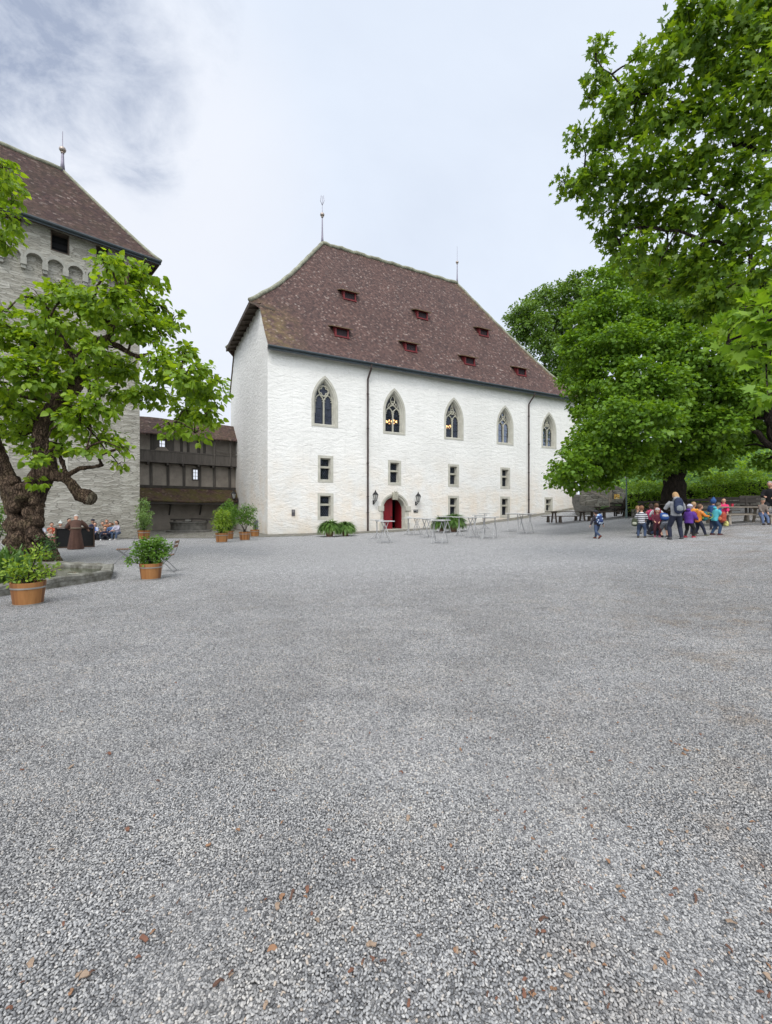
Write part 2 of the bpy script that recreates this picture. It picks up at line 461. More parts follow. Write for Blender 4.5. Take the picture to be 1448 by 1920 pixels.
def m_wood(name, c1, c2, axis='Z', rough=0.6, scale=9, bump=0.25):
    if name in _cache: return _cache[name]
    m, nt = newmat(name)
    st = {'X': (0.12, 1, 1), 'Y': (1, 0.12, 1), 'Z': (1, 1, 0.12)}[axis]
    oi = nt.node('ShaderNodeObjectInfo', 'Random')
    co = nt.vmath('ADD', nt.mapping(nt.coord('Object'), st), nt.vmath('SCALE', (3, 5, 7), None, scale=oi))
    n = nt.noise(co, scale, 6, 0.65, 0.4)
    col = nt.mix(nt.ramp(n, [(0.3, 0.0), (0.7, 1.0)]), c1, c2)
    finish(nt, col, rough, nt.bump(n, bump, 0.01), spec=0.3)
    _cache[name] = m
    return m

def m_staves():
    """vertical staves of differing brown, round a tub axis"""
    m, nt = newmat('tub_staves')
    co = nt.coord('Object')
    s = nt.node('ShaderNodeSeparateXYZ', None, {0: co})
    a = nt.math('FLOOR', nt.math('MULTIPLY', nt.math('ARCTAN2', s.outputs[1], s.outputs[0]), 3.2))
    oi = nt.node('ShaderNodeObjectInfo', 'Random')
    r = nt.node('ShaderNodeTexWhiteNoise', 0, {'W': nt.math('ADD', a, nt.math('MULTIPLY', oi, 37.0))}, noise_dimensions='1D')
    n = nt.noise(nt.mapping(co, (1, 1, 0.1)), 24, 5, 0.6)
    c = nt.ramp(r, [(0, (0.16, 0.065, 0.026)), (0.5, (0.285, 0.125, 0.042)), (1, (0.36, 0.175, 0.062))])
    c = nt.mix(nt.ramp(n, [(0.35, 0.0), (0.7, 0.5)]), c, nt.mix(1.0, c, (0.6, 0.55, 0.5), 'MULTIPLY'))
    finish(nt, c, 0.5, nt.bump(n, 0.2, 0.005))
    return m

def m_leaf(name, c1, c2, c3=None, trans=0.32, tcol=None, rough=0.45):
    m, nt = newmat(name)
    ri = nt.node('ShaderNodeNewGeometry', 'Random Per Island')
    cl = nt.noise(nt.coord('Object'), 0.9, 3, 0.6)
    f = nt.math('ADD', nt.math('MULTIPLY', ri, 0.65), nt.math('MULTIPLY', cl, 0.4), clamp=True)
    stops = [(0.1, c1), (0.75, c2)] if c3 is None else [(0.1, c1), (0.55, c2), (0.95, c3)]
    c = nt.ramp(f, stops)
    p = nt.n.new('ShaderNodeBsdfPrincipled')
    nt.set(p.inputs['Base Color'], c); nt.set(p.inputs['Roughness'], rough); nt.set(p.inputs['Specular IOR Level'], 0.35)
    tc = nt.mix(1.0, c, tcol or (1.5, 1.35, 0.45), 'MULTIPLY')
    tr = nt.node('ShaderNodeBsdfTranslucent', 0, {'Color': tc})
    sh = nt.node('ShaderNodeMixShader', 0, {0: trans, 1: p.outputs[0], 2: tr})
    finish(nt, None, shader=sh)
    return m

def m_bark(name, c1, c2, moss=0.0, scale=7):
    m, nt = newmat(name)
    co = nt.coord('Object')
    n = nt.noise(nt.mapping(co, (1, 1, 0.45)), scale, 7, 0.7, 0.6)
    c = nt.mix(nt.ramp(n, [(0.35, 0.0), (0.65, 1.0)]), c1, c2)
    if moss:
        c = nt.mix(nt.ramp(nt.noise(co, 1.6, 5, 0.6), [(0.5, 0.0), (0.7, moss)]), c, (0.075, 0.085, 0.022))
    pl = nt.vor(nt.vmath('ADD', nt.mapping(co, (1, 1, 0.38)), nt.vmath('SCALE', nt.noise(co, 4, 4, out=1), None, scale=0.25)), 13, 'DISTANCE_TO_EDGE')
    c = nt.mix(nt.ramp(pl, [(0.0, 0.8), (0.10, 0.0)]), c, tuple(k * 0.45 for k in c1))
    h = nt.math('ADD', n, nt.math('MULTIPLY', nt.ramp(pl, [(0.0, 0.0), (0.16, 1.0)]), 0.9))
    finish(nt, c, 0.95, nt.bump(h, 1.0, 0.06), spec=0.1)
    return m

def m_glass(name, tint=(0.10, 0.12, 0.16), lead=0.16, line=(0.012, 0.012, 0.014), clear=0.55):
    """dark leaded glazing: quarries between lead cames, sky in the reflection"""
    m, nt = newmat(name)
    uv = nt.coord('UV')
    s = nt.node('ShaderNodeSeparateXYZ', None, {0: uv})
    def lines(q, w):
        return nt.ramp(nt.math('ABSOLUTE', nt.math('SUBTRACT', nt.math('FRACT', nt.math('DIVIDE', q, lead)), 0.5)), [(0.5 - w, 0.0), (0.5 - w * 0.5, 1.0)])
    a = nt.math('ADD', s.outputs[0], nt.math('MULTIPLY', s.outputs[1], 0.62)); b = nt.math('SUBTRACT', s.outputs[0], nt.math('MULTIPLY', s.outputs[1], 0.62))
    lm = nt.math('MAXIMUM', lines(a, 0.10), lines(b, 0.10))
    cid = nt.node('ShaderNodeCombineXYZ', 0, {0: nt.math('FLOOR', nt.math('DIVIDE', a, lead)), 1: nt.math('FLOOR', nt.math('DIVIDE', b, lead)), 2: 0.0})
    rn = nt.node('ShaderNodeTexWhiteNoise', 1, {'Vector': cid}, noise_dimensions='3D')
    tilt = nt.vmath('SCALE', nt.vmath('SUBTRACT', rn, (0.5, 0.5, 0.5)), None, scale=0.16)
    nrm = nt.vmath('NORMALIZE', nt.vmath('ADD', nt.node('ShaderNodeNewGeometry', 'Normal'), tilt))
    gl = nt.node('ShaderNodeBsdfGlossy', 0, {'Color': (0.32, 0.35, 0.42, 1), 'Roughness': 0.06, 'Normal': nrm})
    tr = nt.node('ShaderNodeBsdfTransparent', 0, {'Color': (clear, clear, clear, 1)})
    df = nt.node('ShaderNodeBsdfDiffuse', 0, {'Color': (*tint, 1)})
    body = nt.node('ShaderNodeMixShader', 0, {0: 0.22, 1: tr, 2: df})
    fres = nt.node('ShaderNodeFresnel', 0, {'IOR': 1.5})
    body = nt.node('ShaderNodeMixShader', 0, {0: nt.math('ADD', fres, 0.03), 1: body, 2: gl})
    ld = nt.node('ShaderNodeBsdfDiffuse', 0, {'Color': (*line, 1)})
    finish(nt, None, shader=nt.node('ShaderNodeMixShader', 0, {0: lm, 1: body, 2: ld}))
    return m

def m_emit(name, col, strength):
    m, nt = newmat(name)
    finish(nt, None, shader=nt.node('ShaderNodeEmission', 0, {'Color': (*col, 1), 'Strength': strength}))
    return m

def m_water():
    m, nt = newmat('pond_water')
    co = nt.coord('Object')
    n = nt.noise(co, 5, 4, 0.5)
    c = nt.mix(nt.ramp(nt.noise(co, 1.3, 5, 0.6), [(0.4, 0.0), (0.65, 1.0)]), (0.030, 0.036, 0.018), (0.065, 0.075, 0.03))
    finish(nt, c, 0.06, nt.bump(n, 0.12, 0.01), spec=0.5)
    return m

def cloth(name, c, rough=0.85):
    return simple('cloth_' + name, c, tuple(k * 0.7 for k in c), 14, rough, 0.25, 30, 0.01)

def m_stripes(name, a, b, freq=9.0):
    m, nt = newmat(name)
    s = nt.node('ShaderNodeSeparateXYZ', None, {0: nt.coord('Object')})
    f = nt.math('FRACT', nt.math('MULTIPLY', nt.math('ADD', s.outputs[2], nt.math('MULTIPLY', nt.noise(nt.coord('Object'), 5, 2), 0.03)), freq))
    finish(nt, nt.mix(nt.math('GREATER_THAN', f, 0.5), a, b), 0.9)
    return m

def m_splotch(name, cols, scale=9):
    m, nt = newmat(name)
    f = nt.node('ShaderNodeSeparateColor', 0, {0: nt.vor(nt.coord('Object'), scale, 'F1', 'Color')})
    k = len(cols)
    finish(nt, nt.ramp(f, [((i + 0.0) / k, c) for i, c in enumerate(cols)], 'CONSTANT'), 0.8)
    return m

GRAVEL = m_gravel('gravel')
COBBLE = m_cobble()
PLASTER = m_plaster()
TILES = m_tiles('old_clay_tiles')
TILES_T = m_tiles('tower_tiles', dark=True, mossy=0.12)
TILES_G = m_tiles('gallery_tiles', mossy=0.25)
TILES_M = m_tiles('mossy_tiles', mossy=0.9)
RUBBLE = m_rubble('tower_rubble', (0.305, 0.288, 0.245), (0.40, 0.381, 0.33), (0.49, 0.47, 0.415), (0.17, 0.16, 0.135), 1.9, 4.4, 0.030)
SAND = simple('grey_sandstone', (0.50, 0.485, 0.42), (0.39, 0.375, 0.32), 2.5, 0.9, 0.5, 14, 0.02, spec=0.15)
TRAC = simple('tracery_stone', (0.44, 0.42, 0.34), (0.34, 0.33, 0.27), 3.5, 0.9, 0.3, 20, 0.01, spec=0.15)
PALE_STONE = simple('corbel_stone', (0.37, 0.36, 0.315), (0.27, 0.265, 0.235), 3.0, 0.9, 0.5, 10, 0.03, spec=0.15)
RIM = simple('weathered_rim_stone', (0.25, 0.245, 0.215), (0.085, 0.08, 0.062), 6.0, 0.95, 0.9, 14, 0.04, spec=0.1)
WELLST = simple('well_stone', (0.17, 0.163, 0.145), (0.10, 0.096, 0.086), 3.0, 0.95, 0.7, 9, 0.04, spec=0.1)
RIDGE = simple('lichen_ridge_tile', (0.31, 0.315, 0.235), (0.17, 0.165, 0.125), 3.0, 0.9, 0.6, 7, 0.05, spec=0.1)
GUTTER = simple('gutter_metal', (0.036, 0.050, 0.058), (0.026, 0.035, 0.040), 3, 0.5, spec=0.4)
EAVEWOOD = simple('eave_boards', (0.10, 0.075, 0.055), (0.06, 0.047, 0.038), 3, 0.8, 0.3, 12)
PIPE = simple('brown_pipe', (0.050, 0.030, 0.026), (0.036, 0.024, 0.021), 3, 0.45, spec=0.4)
ZINC = simple('zinc', (0.24, 0.22, 0.27), (0.19, 0.17, 0.21), 3, 0.4, metallic=0.4)
COPPER = simple('ball_metal', (0.42, 0.36, 0.32), (0.32, 0.26, 0.22), 5, 0.35, metallic=0.6)
REDWOOD = simple('dormer_red', (0.17, 0.020, 0.022), (0.11, 0.015, 0.017), 5, 0.6, 0.2, 14)
DOORRED = m_wood('door_red', (0.20, 0.010, 0.016), (0.13, 0.008, 0.012), 'Z', 0.5, 5, 0.15)
DARK = simple('dark_opening', (0.014, 0.014, 0.016), (0.010, 0.010, 0.012), 3, 0.8)
DORMER_DARK = simple('dormer_opening_dark', (0.040, 0.022, 0.026), (0.024, 0.016, 0.020), 4, 0.7)
ROOMW = simple('room_wall', (0.20, 0.16, 0.12), (0.15, 0.12, 0.09), 1, 0.9)
IRON = simple('black_iron', (0.016, 0.016, 0.017), (0.010, 0.010, 0.011), 10, 0.45, spec=0.4)
GLASS = m_glass('leaded_glass')
GLASS1 = m_glass('blue_leaded_glass', (0.13, 0.15, 0.21), 0.13, (0.05, 0.055, 0.07), 0.35)
LAMPGL = simple('lamp_glass', (0.52, 0.52, 0.50), (0.40, 0.40, 0.38), 3, 0.25, spec=0.5)
OLDWOOD = m_wood('old_grey_timber', (0.125, 0.112, 0.098), (0.065, 0.058, 0.051), 'Z', 0.85, 5, 0.4)
OLDWOODX = m_wood('old_grey_timber_beam', (0.070, 0.062, 0.053), (0.036, 0.031, 0.027), 'X', 0.85, 5, 0.4)
INFILL = simple('gallery_infill', (0.30, 0.27, 0.23), (0.20, 0.175, 0.15), 1.1, 0.95, 0.5, 6, 0.03, spec=0.1)
STAVES = m_staves()
HOOP = simple('tub_hoop', (0.36, 0.34, 0.31), (0.26, 0.25, 0.23), 8, 0.4, metallic=0.5)
SOIL = simple('potting_soil', (0.035, 0.026, 0.018), (0.02, 0.015, 0.011), 12, 0.95, 0.8, 25, 0.02)
TERRA = simple('terracotta', (0.30, 0.16, 0.10), (0.20, 0.11, 0.075), 6, 0.8, 0.3, 20)
TABLETOP = simple('table_white', (0.50, 0.50, 0.49), (0.41, 0.41, 0.40), 4, 0.45)
TABLELEG = simple('table_leg_white', (0.40, 0.40, 0.40), (0.27, 0.27, 0.27), 8, 0.4)
SLAT = m_wood('chair_slat', (0.24, 0.125, 0.062), (0.15, 0.08, 0.042), 'X', 0.55, 12)
STEEL = simple('chair_steel', (0.22, 0.22, 0.22), (0.14, 0.14, 0.14), 8, 0.4, metallic=0.5)
BENCHW = m_wood('bench_wood', (0.105, 0.080, 0.062), (0.060, 0.047, 0.038), 'X', 0.75, 7)
BENCHP = m_wood('pale_bench_wood', (0.27, 0.235, 0.19), (0.17, 0.145, 0.115), 'X', 0.75, 7)
CHEST = m_wood('chest_brown', (0.072, 0.042, 0.027), (0.045, 0.028, 0.019), 'Z', 0.6, 6)
BLACKP = simple('black_panel', (0.008, 0.008, 0.009), (0.006, 0.006, 0.006), 5, 0.7)
SKIN = simple('skin', (0.52, 0.30, 0.21), (0.45, 0.25, 0.17), 8, 0.55)
SKIN2 = simple('skin_deep', (0.30, 0.16, 0.10), (0.25, 0.13, 0.08), 8, 0.55)
EYE = simple('eye_dark', (0.02, 0.014, 0.012), None, 3, 0.3)
LIP = simple('lip', (0.33, 0.12, 0.10), None, 3, 0.5)
# ================================================================== GROUND
def grid_sheet(name, mat, xs, ys, zoff=0.0, kind='structure', keep=None):
    vs = []; fs = []; idx = {}
    for j, y in enumerate(ys):
        for i, x in enumerate(xs):
            vs.append((x, y, T(x, y) + zoff))
    nx = len(xs)
    for j in range(len(ys) - 1):
        for i in range(nx - 1):
            if keep is None or keep((xs[i] + xs[i + 1]) / 2, (ys[j] + ys[j + 1]) / 2):
                fs.append((j * nx + i, j * nx + i + 1, (j + 1) * nx + i + 1, (j + 1) * nx + i))
    me = bpy.data.meshes.new(name); me.from_pydata(vs, [], fs); me.materials.append(mat)
    me.polygons.foreach_set('use_smooth', [True] * len(fs)); me.validate(); me.update()
    o = bpy.data.objects.new(name, me); COL.objects.link(o)
    tag(o, kind=kind)
    return o

def frange(a, b, s):
    n = int(round((b - a) / s)); return [a + (b - a) * i / n for i in range(n + 1)]

grid_sheet('ground', GRAVEL, frange(-60, 70, 0.5), frange(-12, 75, 0.5))
GRASS = simple('far_grass', (0.05, 0.09, 0.025), (0.035, 0.06, 0.02), 0.5, 0.95)
mb = MB(); mb.quad((-1500, -1500, -0.8), (1500, -1500, -0.8), (1500, 1500, -0.8), (-1500, 1500, -0.8))
tag(mb.build('land', GRASS), kind='structure')

# ================================================================== GREAT HALL
A = Vector((-8.61, 32.7, 0)); DF = Vector((0.8818, 0.4717, 0)); NF = Vector((0.4717, -0.8818, 0))
LEN, DEP = 33.1, 16.0
def fac(u, d_, z): return A + DF * u + NF * d_ + Vector((0, 0, z))
def u_at(px, d_=0.0):
    k = (px - CX) / FPX; o = A + NF * d_
    return (k * o.y - o.x) / (DF.x - DF.y * k)
def z_at(py, u, d_=0.0): return CAMZ + (CY - py) / FPX * (A + DF * u + NF * d_).y

hall = thing('castle_hall', 'large white plastered medieval hall with steep brown tiled roof and gothic windows', 'building', (A.x, A.y, 0))
PROF = [(-0.55, 13.68), (0.3, 14.72), (1.2, 16.0), (2.4, 17.95), (3.8, 20.35), (8.0, 27.4)]
def pz(v):
    v = min(v, DEP - v)
    for (a, za), (b, zb) in zip(PROF, PROF[1:]):
        if v <= b: return za + (zb - za) * (v - a) / (b - a)
    return PROF[-1][1]
def on_roof(px, py, v0=-0.5, v1=8.0):
    best = None
    for i in range(801):
        v = v0 + (v1 - v0) * i / 800; u = u_at(px, -v); P = fac(u, -v, pz(v))
        e = abs(CY - FPX * (P.z - CAMZ) / P.y - py)
        if best is None or e < best[0]: best = (e, u, v)
    return best[1], best[2]
HIPL = [on_roof(*p) for p in ((519, 536), (550, 511), (575, 486), (604.5, 454))]
HIPL = [(-0.85, 2.3)] + [(u, v) for u, v in HIPL]
HIPL[-1] = (HIPL[-1][0], 8.0)
def ul(v):
    v = min(v, DEP - v)
    if v < 2.3: return -0.12
    for (ua, a), (ub, b) in zip(HIPL, HIPL[1:]):
        if v <= b: return ua + (ub - ua) * (v - a) / max(b - a, 1e-6)
    return HIPL[-1][0]
RR = on_roof(857.5, 531)[0]
def ur(v):
    v = min(v, DEP - v)
    t = (v + 0.55) / 8.55
    return LEN + 0.45 + (RR - LEN - 0.45) * t - 0.5 * math.sin(math.pi * t)
print('HIPL', [(round(a, 2), round(b, 2)) for a, b in HIPL], 'RR', RR)

vs_ = [-0.55 + i * (2.85 / 8) for i in range(9)] + [2.301] + [2.3 + (8 - 2.3) * i / 16 for i in range(1, 17)]
sl = [0.0]
for a, b in zip(vs_, vs_[1:]): sl.append(sl[-1] + math.hypot(b - a, pz(b) - pz(a)))
mb = MB()
def roof_rows(side):
    for i in range(len(vs_) - 1):
        a, b = vs_[i], vs_[i + 1]
        if b - a < 0.01: continue
        for k in range(12):
            f0, f1 = k / 12, (k + 1) / 12
            def P(v, f):
                u = ul(v) + (ur(v) - ul(v)) * f
                return fac(u, -(v if side == 0 else DEP - v), pz(v)), u
            (p0, u0), (p1, u1), (p2, u2), (p3, u3) = P(a, f0), P(a, f1), P(b, f1), P(b, f0)
            q = [p0, p1, p2, p3]; uv = [(u0, sl[i]), (u1, sl[i]), (u2, sl[i + 1]), (u3, sl[i + 1])]
            if side: q.reverse(); uv.reverse()
            mb.quad(*q, uv=uv)
roof_rows(0); roof_rows(1)
hv = [v for v in vs_ if v >= 2.3005]
for a, b in zip(hv, hv[1:]):
    for fn, flip in ((ul, 0), (ur, 1)):
        q = [fac(fn(a), -(DEP - a), pz(a)), fac(fn(a), -a, pz(a)), fac(fn(b), -b, pz(b)), fac(fn(b), -(DEP - b), pz(b))]
        uv = [(60 + DEP - a, a * 1.8), (60 + a, a * 1.8), (60 + b, b * 1.8), (60 + DEP - b, b * 1.8)]
        if flip: q.reverse(); uv.reverse()
        mb.quad(*q, uv=uv)
lv = [v for v in vs_ if v <= 2.301]
for a, b in zip(lv, lv[1:]):
    q = [fac(ur(a), -a, pz(a)), fac(ur(a), -(DEP - a), pz(a)), fac(ur(b), -(DEP - b), pz(b)), fac(ur(b), -b, pz(b))]
    mb.quad(*q, uv=[(a, a), (DEP - a, a), (DEP - b, b), (b, b)])
roof = mb.build('roof', TILES, hall, world=True)
# mortared ridge and hip tiles, slightly wavy
mb = MB()
rp = [fac(RR + (HIPL[-1][0] - RR) * i / 40, -8, 27.43 + 0.05 * math.sin(i * 1.3) + 0.03 * math.sin(i * 3.1)) for i in range(41)]
mb.tube(rp, 0.20, 8)
hp = [fac(ul(v), -v, pz(v) + 0.03 + 0.03 * math.sin(v * 9)) for v in [2.31 + (8 - 2.31) * i / 26 for i in range(27)]]
mb.tube(hp, 0.17, 8)
hp = [fac(ul(v), -(DEP - v), pz(v) + 0.03) for v in [2.31 + (8 - 2.31) * i / 16 for i in range(17)]]
mb.tube(hp, 0.17, 8)
hp = [fac(ur(v), -v, pz(v) + 0.0 + 0.03 * math.sin(v * 7)) for v in [-0.5 + 8.5 * i / 40 for i in range(41)]]
mb.tube(hp, 0.13, 8)
rc = mb.build('ridge_cap', RIDGE, roof, smooth=True, world=True)
# eaves
mb = MB()
mb.bar(fac(-0.12, 0.50, 13.52), fac(LEN + 0.4, 0.50, 13.52), 0.05, 0.24)
mb.quad(fac(-0.1, 0.5, 13.45), fac(LEN + 0.4, 0.5, 13.45), fac(LEN + 0.4, -0.05, 13.62), fac(-0.1, -0.05, 13.62))
mb.bar(fac(-0.80, -2.3, pz(2.3) - 0.16), fac(-0.80, -DEP + 2.3, pz(2.3) - 0.16), 0.06, 0.22)
mb.quad(fac(-0.82, -2.2, pz(2.3) - 0.27), fac(-0.82, -DEP + 2.2, pz(2.3) - 0.27), fac(0.02, -DEP + 2.2, pz(2.3) - 0.02), fac(0.02, -2.2, pz(2.3) - 0.02))
mb.bar(fac(-0.85, -2.25, pz(2.3) - 0.15), fac(1.0, -1.98, pz(1.98) + 0.05), 0.12, 0.14)
for i in range(9):
    v = 3 + i * 1.25
    mb.bar(fac(-0.75, -v, pz(2.3) - 0.30), fac(0.1, -v, pz(2.3) - 0.12), 0.12, 0.14)
mb.build('eave_board', EAVEWOOD, hall, world=True)
mb = MB(); mb.tube([fac(-0.1, 0.62, 13.56), fac(LEN + 0.4, 0.62, 13.56)], 0.10, 8)
mb.bar(fac(-0.1, 0.56, 13.47), fac(LEN + 0.4, 0.56, 13.47), 0.05, 0.30)
mb.build('gutter', GUTTER, hall, world=True)

def arch_loop(uc, a, zb, zs, zt, n=9):
    r = zt - zs; RA = (a * a + r * r) / (2 * a)
    th = math.acos(max(-1, min(1, (RA - a) / RA))) if r <= RA + 1e-6 else math.pi / 2
    L = [(uc - a, zb), (uc - a, zb + (zs - zb) * 0.5)]
    for i in range(n + 1):
        t = math.pi - th * i / n
        L.append((uc - a + RA + RA * math.cos(t), zs + RA * math.sin(t) * (r / (RA * math.sin(th)))))
    Rr = [(2 * uc - x, z) for x, z in reversed(L[:-1])]
    return L + Rr

def loops_mesh(mb, loops, mp):
    """connect successive closed loops given as ([(u, z)...], depth)"""
    n = len(loops[0][0]); vs = [mp(u, dd, z) for lp, dd in loops for u, z in lp]; fs = []
    for i in range(len(loops) - 1):
        for k in range(n):
            k2 = (k + 1) % n
            fs.append((i * n + k, (i + 1) * n + k, (i + 1) * n + k2, i * n + k2))
    mb.add(vs, fs)

holes = []
def pane_poly(mb, loop, depth, mp): mb.poly(loop, [], lambda u, z: mp(u, depth, z))

def gothic(pxl, pxr, pyt, pyb, style, glass):
    u0, u1 = u_at(pxl), u_at(pxr); uc = (u0 + u1) / 2; a = (u1 - u0) / 2
    zb, zt = z_at(pyb, uc), z_at(pyt, uc); zs = zb + 0.47 * (zt - zb)
    def LP(dl, ds): return arch_loop(uc, a - dl, zb + ds, zs, zt - dl * 1.35)
    holes.append(LP(0.03, 0.03))
    mb = MB()
    loops_mesh(mb, [(LP(0, 0), -0.10), (LP(0, 0), 0.025), (LP(0.17, 0.16), 0.025), (LP(0.20, 0.18), -0.05), (LP(0.26, 0.20), -0.06), (LP(0.30, 0.24), -0.16), (LP(0.40, 0.27), -0.40)], fac)
    w = mb.build('gothic_window', SAND, hall, world=True)
    ai = a - 0.36; zbi = zb + 0.25; zti = zt - 0.36 * 1.35; H = zti - zbi
    dd = -0.30
    mb = MB()
    f = lambda u, z: fac(u, dd, z)
    zsp = zbi + 0.53 * H
    mb.bar(f(uc, zbi - 0.05), f(uc, zsp + 0.1), 0.11, 0.12, up=NF)
    lanc = []
    for s in (-1, 1):
        c = uc + s * ai / 2; lz = zbi + (0.70 if style == 0 else 0.63) * H; sp = zbi + (0.52 if style == 0 else 0.46) * H
        pts = arch_loop(c, ai / 2, zbi, sp, lz, 7)[1:-1]
        mb.tube([f(*p) for p in pts], 0.05, 6)
        # cusps of the trefoil heads
        for q in (-1, 1):
            x = c + q * ai / 2
            mb.tube([f(x, sp + 0.02), f(x - q * ai * 0.13, sp + 0.10), f(x - q * ai * 0.20, sp + 0.06)], [0.045, 0.04, 0.02], 6)
            mb.tube([f(x - q * ai * 0.08, sp + (lz - sp) * 0.45), f(x - q * ai * 0.23, sp + (lz - sp) * 0.42)], [0.045, 0.02], 6)
    if style == 0:
        cz = zbi + 0.80 * H; r = 0.125 * H
        mb.tube([f(uc + r * math.cos(t), cz + r * math.sin(t)) for t in [2 * math.pi * i / 24 for i in range(24)]], 0.055, 6, closed=True)
        mb.tube([f(uc + r * (0.60 + 0.34 * abs(math.cos(2 * t + 0))) * math.cos(t), cz + r * (0.60 + 0.34 * abs(math.cos(2 * t))) * math.sin(t)) for t in [2 * math.pi * i / 40 for i in range(40)]], 0.042, 6, closed=True)
    else:
        for s in (-1, 1):
            # flowing ribs: from the jamb over to the middle and up
            pts = [(-0.98, 0.50), (-0.80, 0.60), (-0.45, 0.655), (-0.16, 0.70), (0.0, 0.78)]
            mb.tube([f(uc - s * x * ai, zbi + y * H) for x, y in pts], 0.05, 6)
            pts = [(-0.5, 0.63), (-0.30, 0.70), (-0.42, 0.77), (-0.58, 0.72), (-0.66, 0.65)]
            mb.tube([f(uc - s * x * ai, zbi + y * H) for x, y in pts], 0.04, 6)
            pts = [(0.0, 0.70), (-0.22, 0.78), (-0.30, 0.86), (-0.16, 0.93), (0, 0.975)] if style == 1 else [(0.0, 0.66), (-0.25, 0.74), (-0.16, 0.85), (-0.05, 0.93), (0, 0.985)]
            mb.tube([f(uc - s * x * ai, zbi + y * H) for x, y in pts], 0.045, 6)
            pts = [(-0.02, 0.83), (-0.14, 0.80), (-0.22, 0.83)]
            mb.tube([f(uc - s * x * ai, zbi + y * H) for x, y in pts], [0.04, 0.04, 0.02], 6)
    mb.build('tracery', TRAC, w, smooth=False, world=True)
    mb = MB(); pane_poly(mb, LP(0.37, 0.24), -0.36, fac)
    for fr in (0.20, 0.38):
        mb.bar(fac(uc - ai, -0.345, zbi + fr * H), fac(uc + ai, -0.345, zbi + fr * H), 0.03, 0.03, up=NF)
    mb.build('pane', glass, w, world=True)
    return w

cx4 = lambda x: 560 + x / 2.681
cy4 = lambda y: 680 + y / 2.681
gothic(cx4(65), cx4(198), cy4(65), cy4(323), 0, GLASS1)
gothic(cx4(425), cx4(537), cy4(128), cy4(361), 1, GLASS)
gothic(cx4(732), cx4(829), cy4(174), cy4(388), 2, GLASS)
gothic(cx4(996), cx4(1080), cy4(214), cy4(413), 1, GLASS)
gothic(cx4(1222), cx4(1296), cy4(248), cy4(431), 2, GLASS)

def small_window(x0, x1, y0, y1):
    u0, u1 = u_at(cx4(x0)), u_at(cx4(x1)); uc = (u0 + u1) / 2
    zt, zb = z_at(cy4(y0), uc), z_at(cy4(y1), uc)
    def LP(dl, ds=None):
        ds = dl if ds is None else ds
        return [(u0 + dl, zb + ds), (u1 - dl, zb + ds), (u1 - dl, zt - dl), (u0 + dl, zt - dl)]
    holes.append(LP(0.03))
    k = (u1 - u0)
    mb = MB()
    loops_mesh(mb, [(LP(0), -0.1), (LP(0), 0.022), (LP(0.20, 0.22), 0.022), (LP(0.21, 0.23), -0.02), (LP(0.29, 0.27), -0.42)], fac)
    w = mb.build('window', SAND, hall, world=True)
    zt2, zb2 = zt - 0.27, zb + 0.25
    mb = MB(); zz = zt2 - (zt2 - zb2) * 0.40
    mb.bar(fac(u0 + 0.24, -0.20, zz), fac(u1 - 0.24, -0.20, zz), 0.16, 0.13, up=NF)
    mb.build('transom', TRAC, w, world=True)
    mb = MB(); pane_poly(mb, LP(0.25), -0.34, fac)
    mb.build('pane', GLASS, w, world=True)

for bx in ((97, 174, 467, 602), (450, 515, 491, 616), (752, 806, 511, 624), (1015, 1063, 527, 634),
           (96, 175, 656, 790), (752, 806, 669, 785), (1014, 1062, 673, 779), (1237, 1277, 677, 757)):
    small_window(*bx)

# doorway
u0, u1 = u_at(cx4(412)), u_at(cx4(553)); uc = (u0 + u1) / 2; ao = (u1 - u0) / 2
zt = z_at(cy4(657), uc); zb = T(fac(uc, 0.3, 0).x, fac(uc, 0.3, 0).y) + 0.03
ain = ao - 0.40; zsd = zt - ao * 0.98
DZ = zb
def DL(dl, ds=-0.4): return arch_loop(uc, ao - dl, zb + ds, zsd, zt - dl, 10)
holes.append(DL(0.04))
mb = MB()
loops_mesh(mb, [(DL(0), -0.2), (DL(0), 0.03), (DL(0.14), 0.03), (DL(0.17), -0.03), (DL(0.30), -0.07), (DL(0.40), -0.55)], fac)
SAND_ = SAND
door = mb.build('doorway', SAND, hall, world=True)
for s in (-1, 1):
    mb = MB()
    c = fac(uc + s * (ao - 0.12), 0.03, zsd + 0.10)
    rotm = Matrix.Rotation(math.atan2(DF.y, DF.x), 3, 'Z')
    mb.box(fac(uc + s * (ao - 0.06), 0.0, zsd + 0.05), (0.50, 0.16, 0.42), rotm)
    mark_edges(mb.build('impost', SAND, door, world=True), 0.02)
    mb = MB(); mb.box(fac(uc + s * (ao - 0.12), 0.0, zb + 0.25), (0.42, 0.14, 0.6), rotm)
    mark_edges(mb.build('jamb_base', SAND, door, world=True), 0.02)
mb = MB(); kz = zt - 0.22
mb.box(fac(uc, 0.05, kz), (0.44, 0.20, 0.62), rotm, 1.2)
mb.tube([fac(uc + 0.14 * math.cos(t), 0.17, kz + 0.17 * math.sin(t)) for t in [2 * math.pi * i / 12 for i in range(12)]], 0.03, 6, closed=True)
mb.tube([fac(uc - 0.15, 0.16, kz + 0.42), fac(uc - 0.05, 0.18, kz + 0.33), fac(uc + 0.05, 0.18, kz + 0.33), fac(uc + 0.15, 0.16, kz + 0.42)], 0.035, 6)
mb.box(fac(uc, 0.16, kz + 0.02), (0.05, 0.04, 0.24), rotm)
mb.build('keystone', TRAC, door, world=True)
mb = MB(); mb.box(fac(uc, -0.15, zb - 0.02), (2 * ain + 0.2, 1.0, 0.12), rotm); mb.build('threshold', SAND, door, world=True)
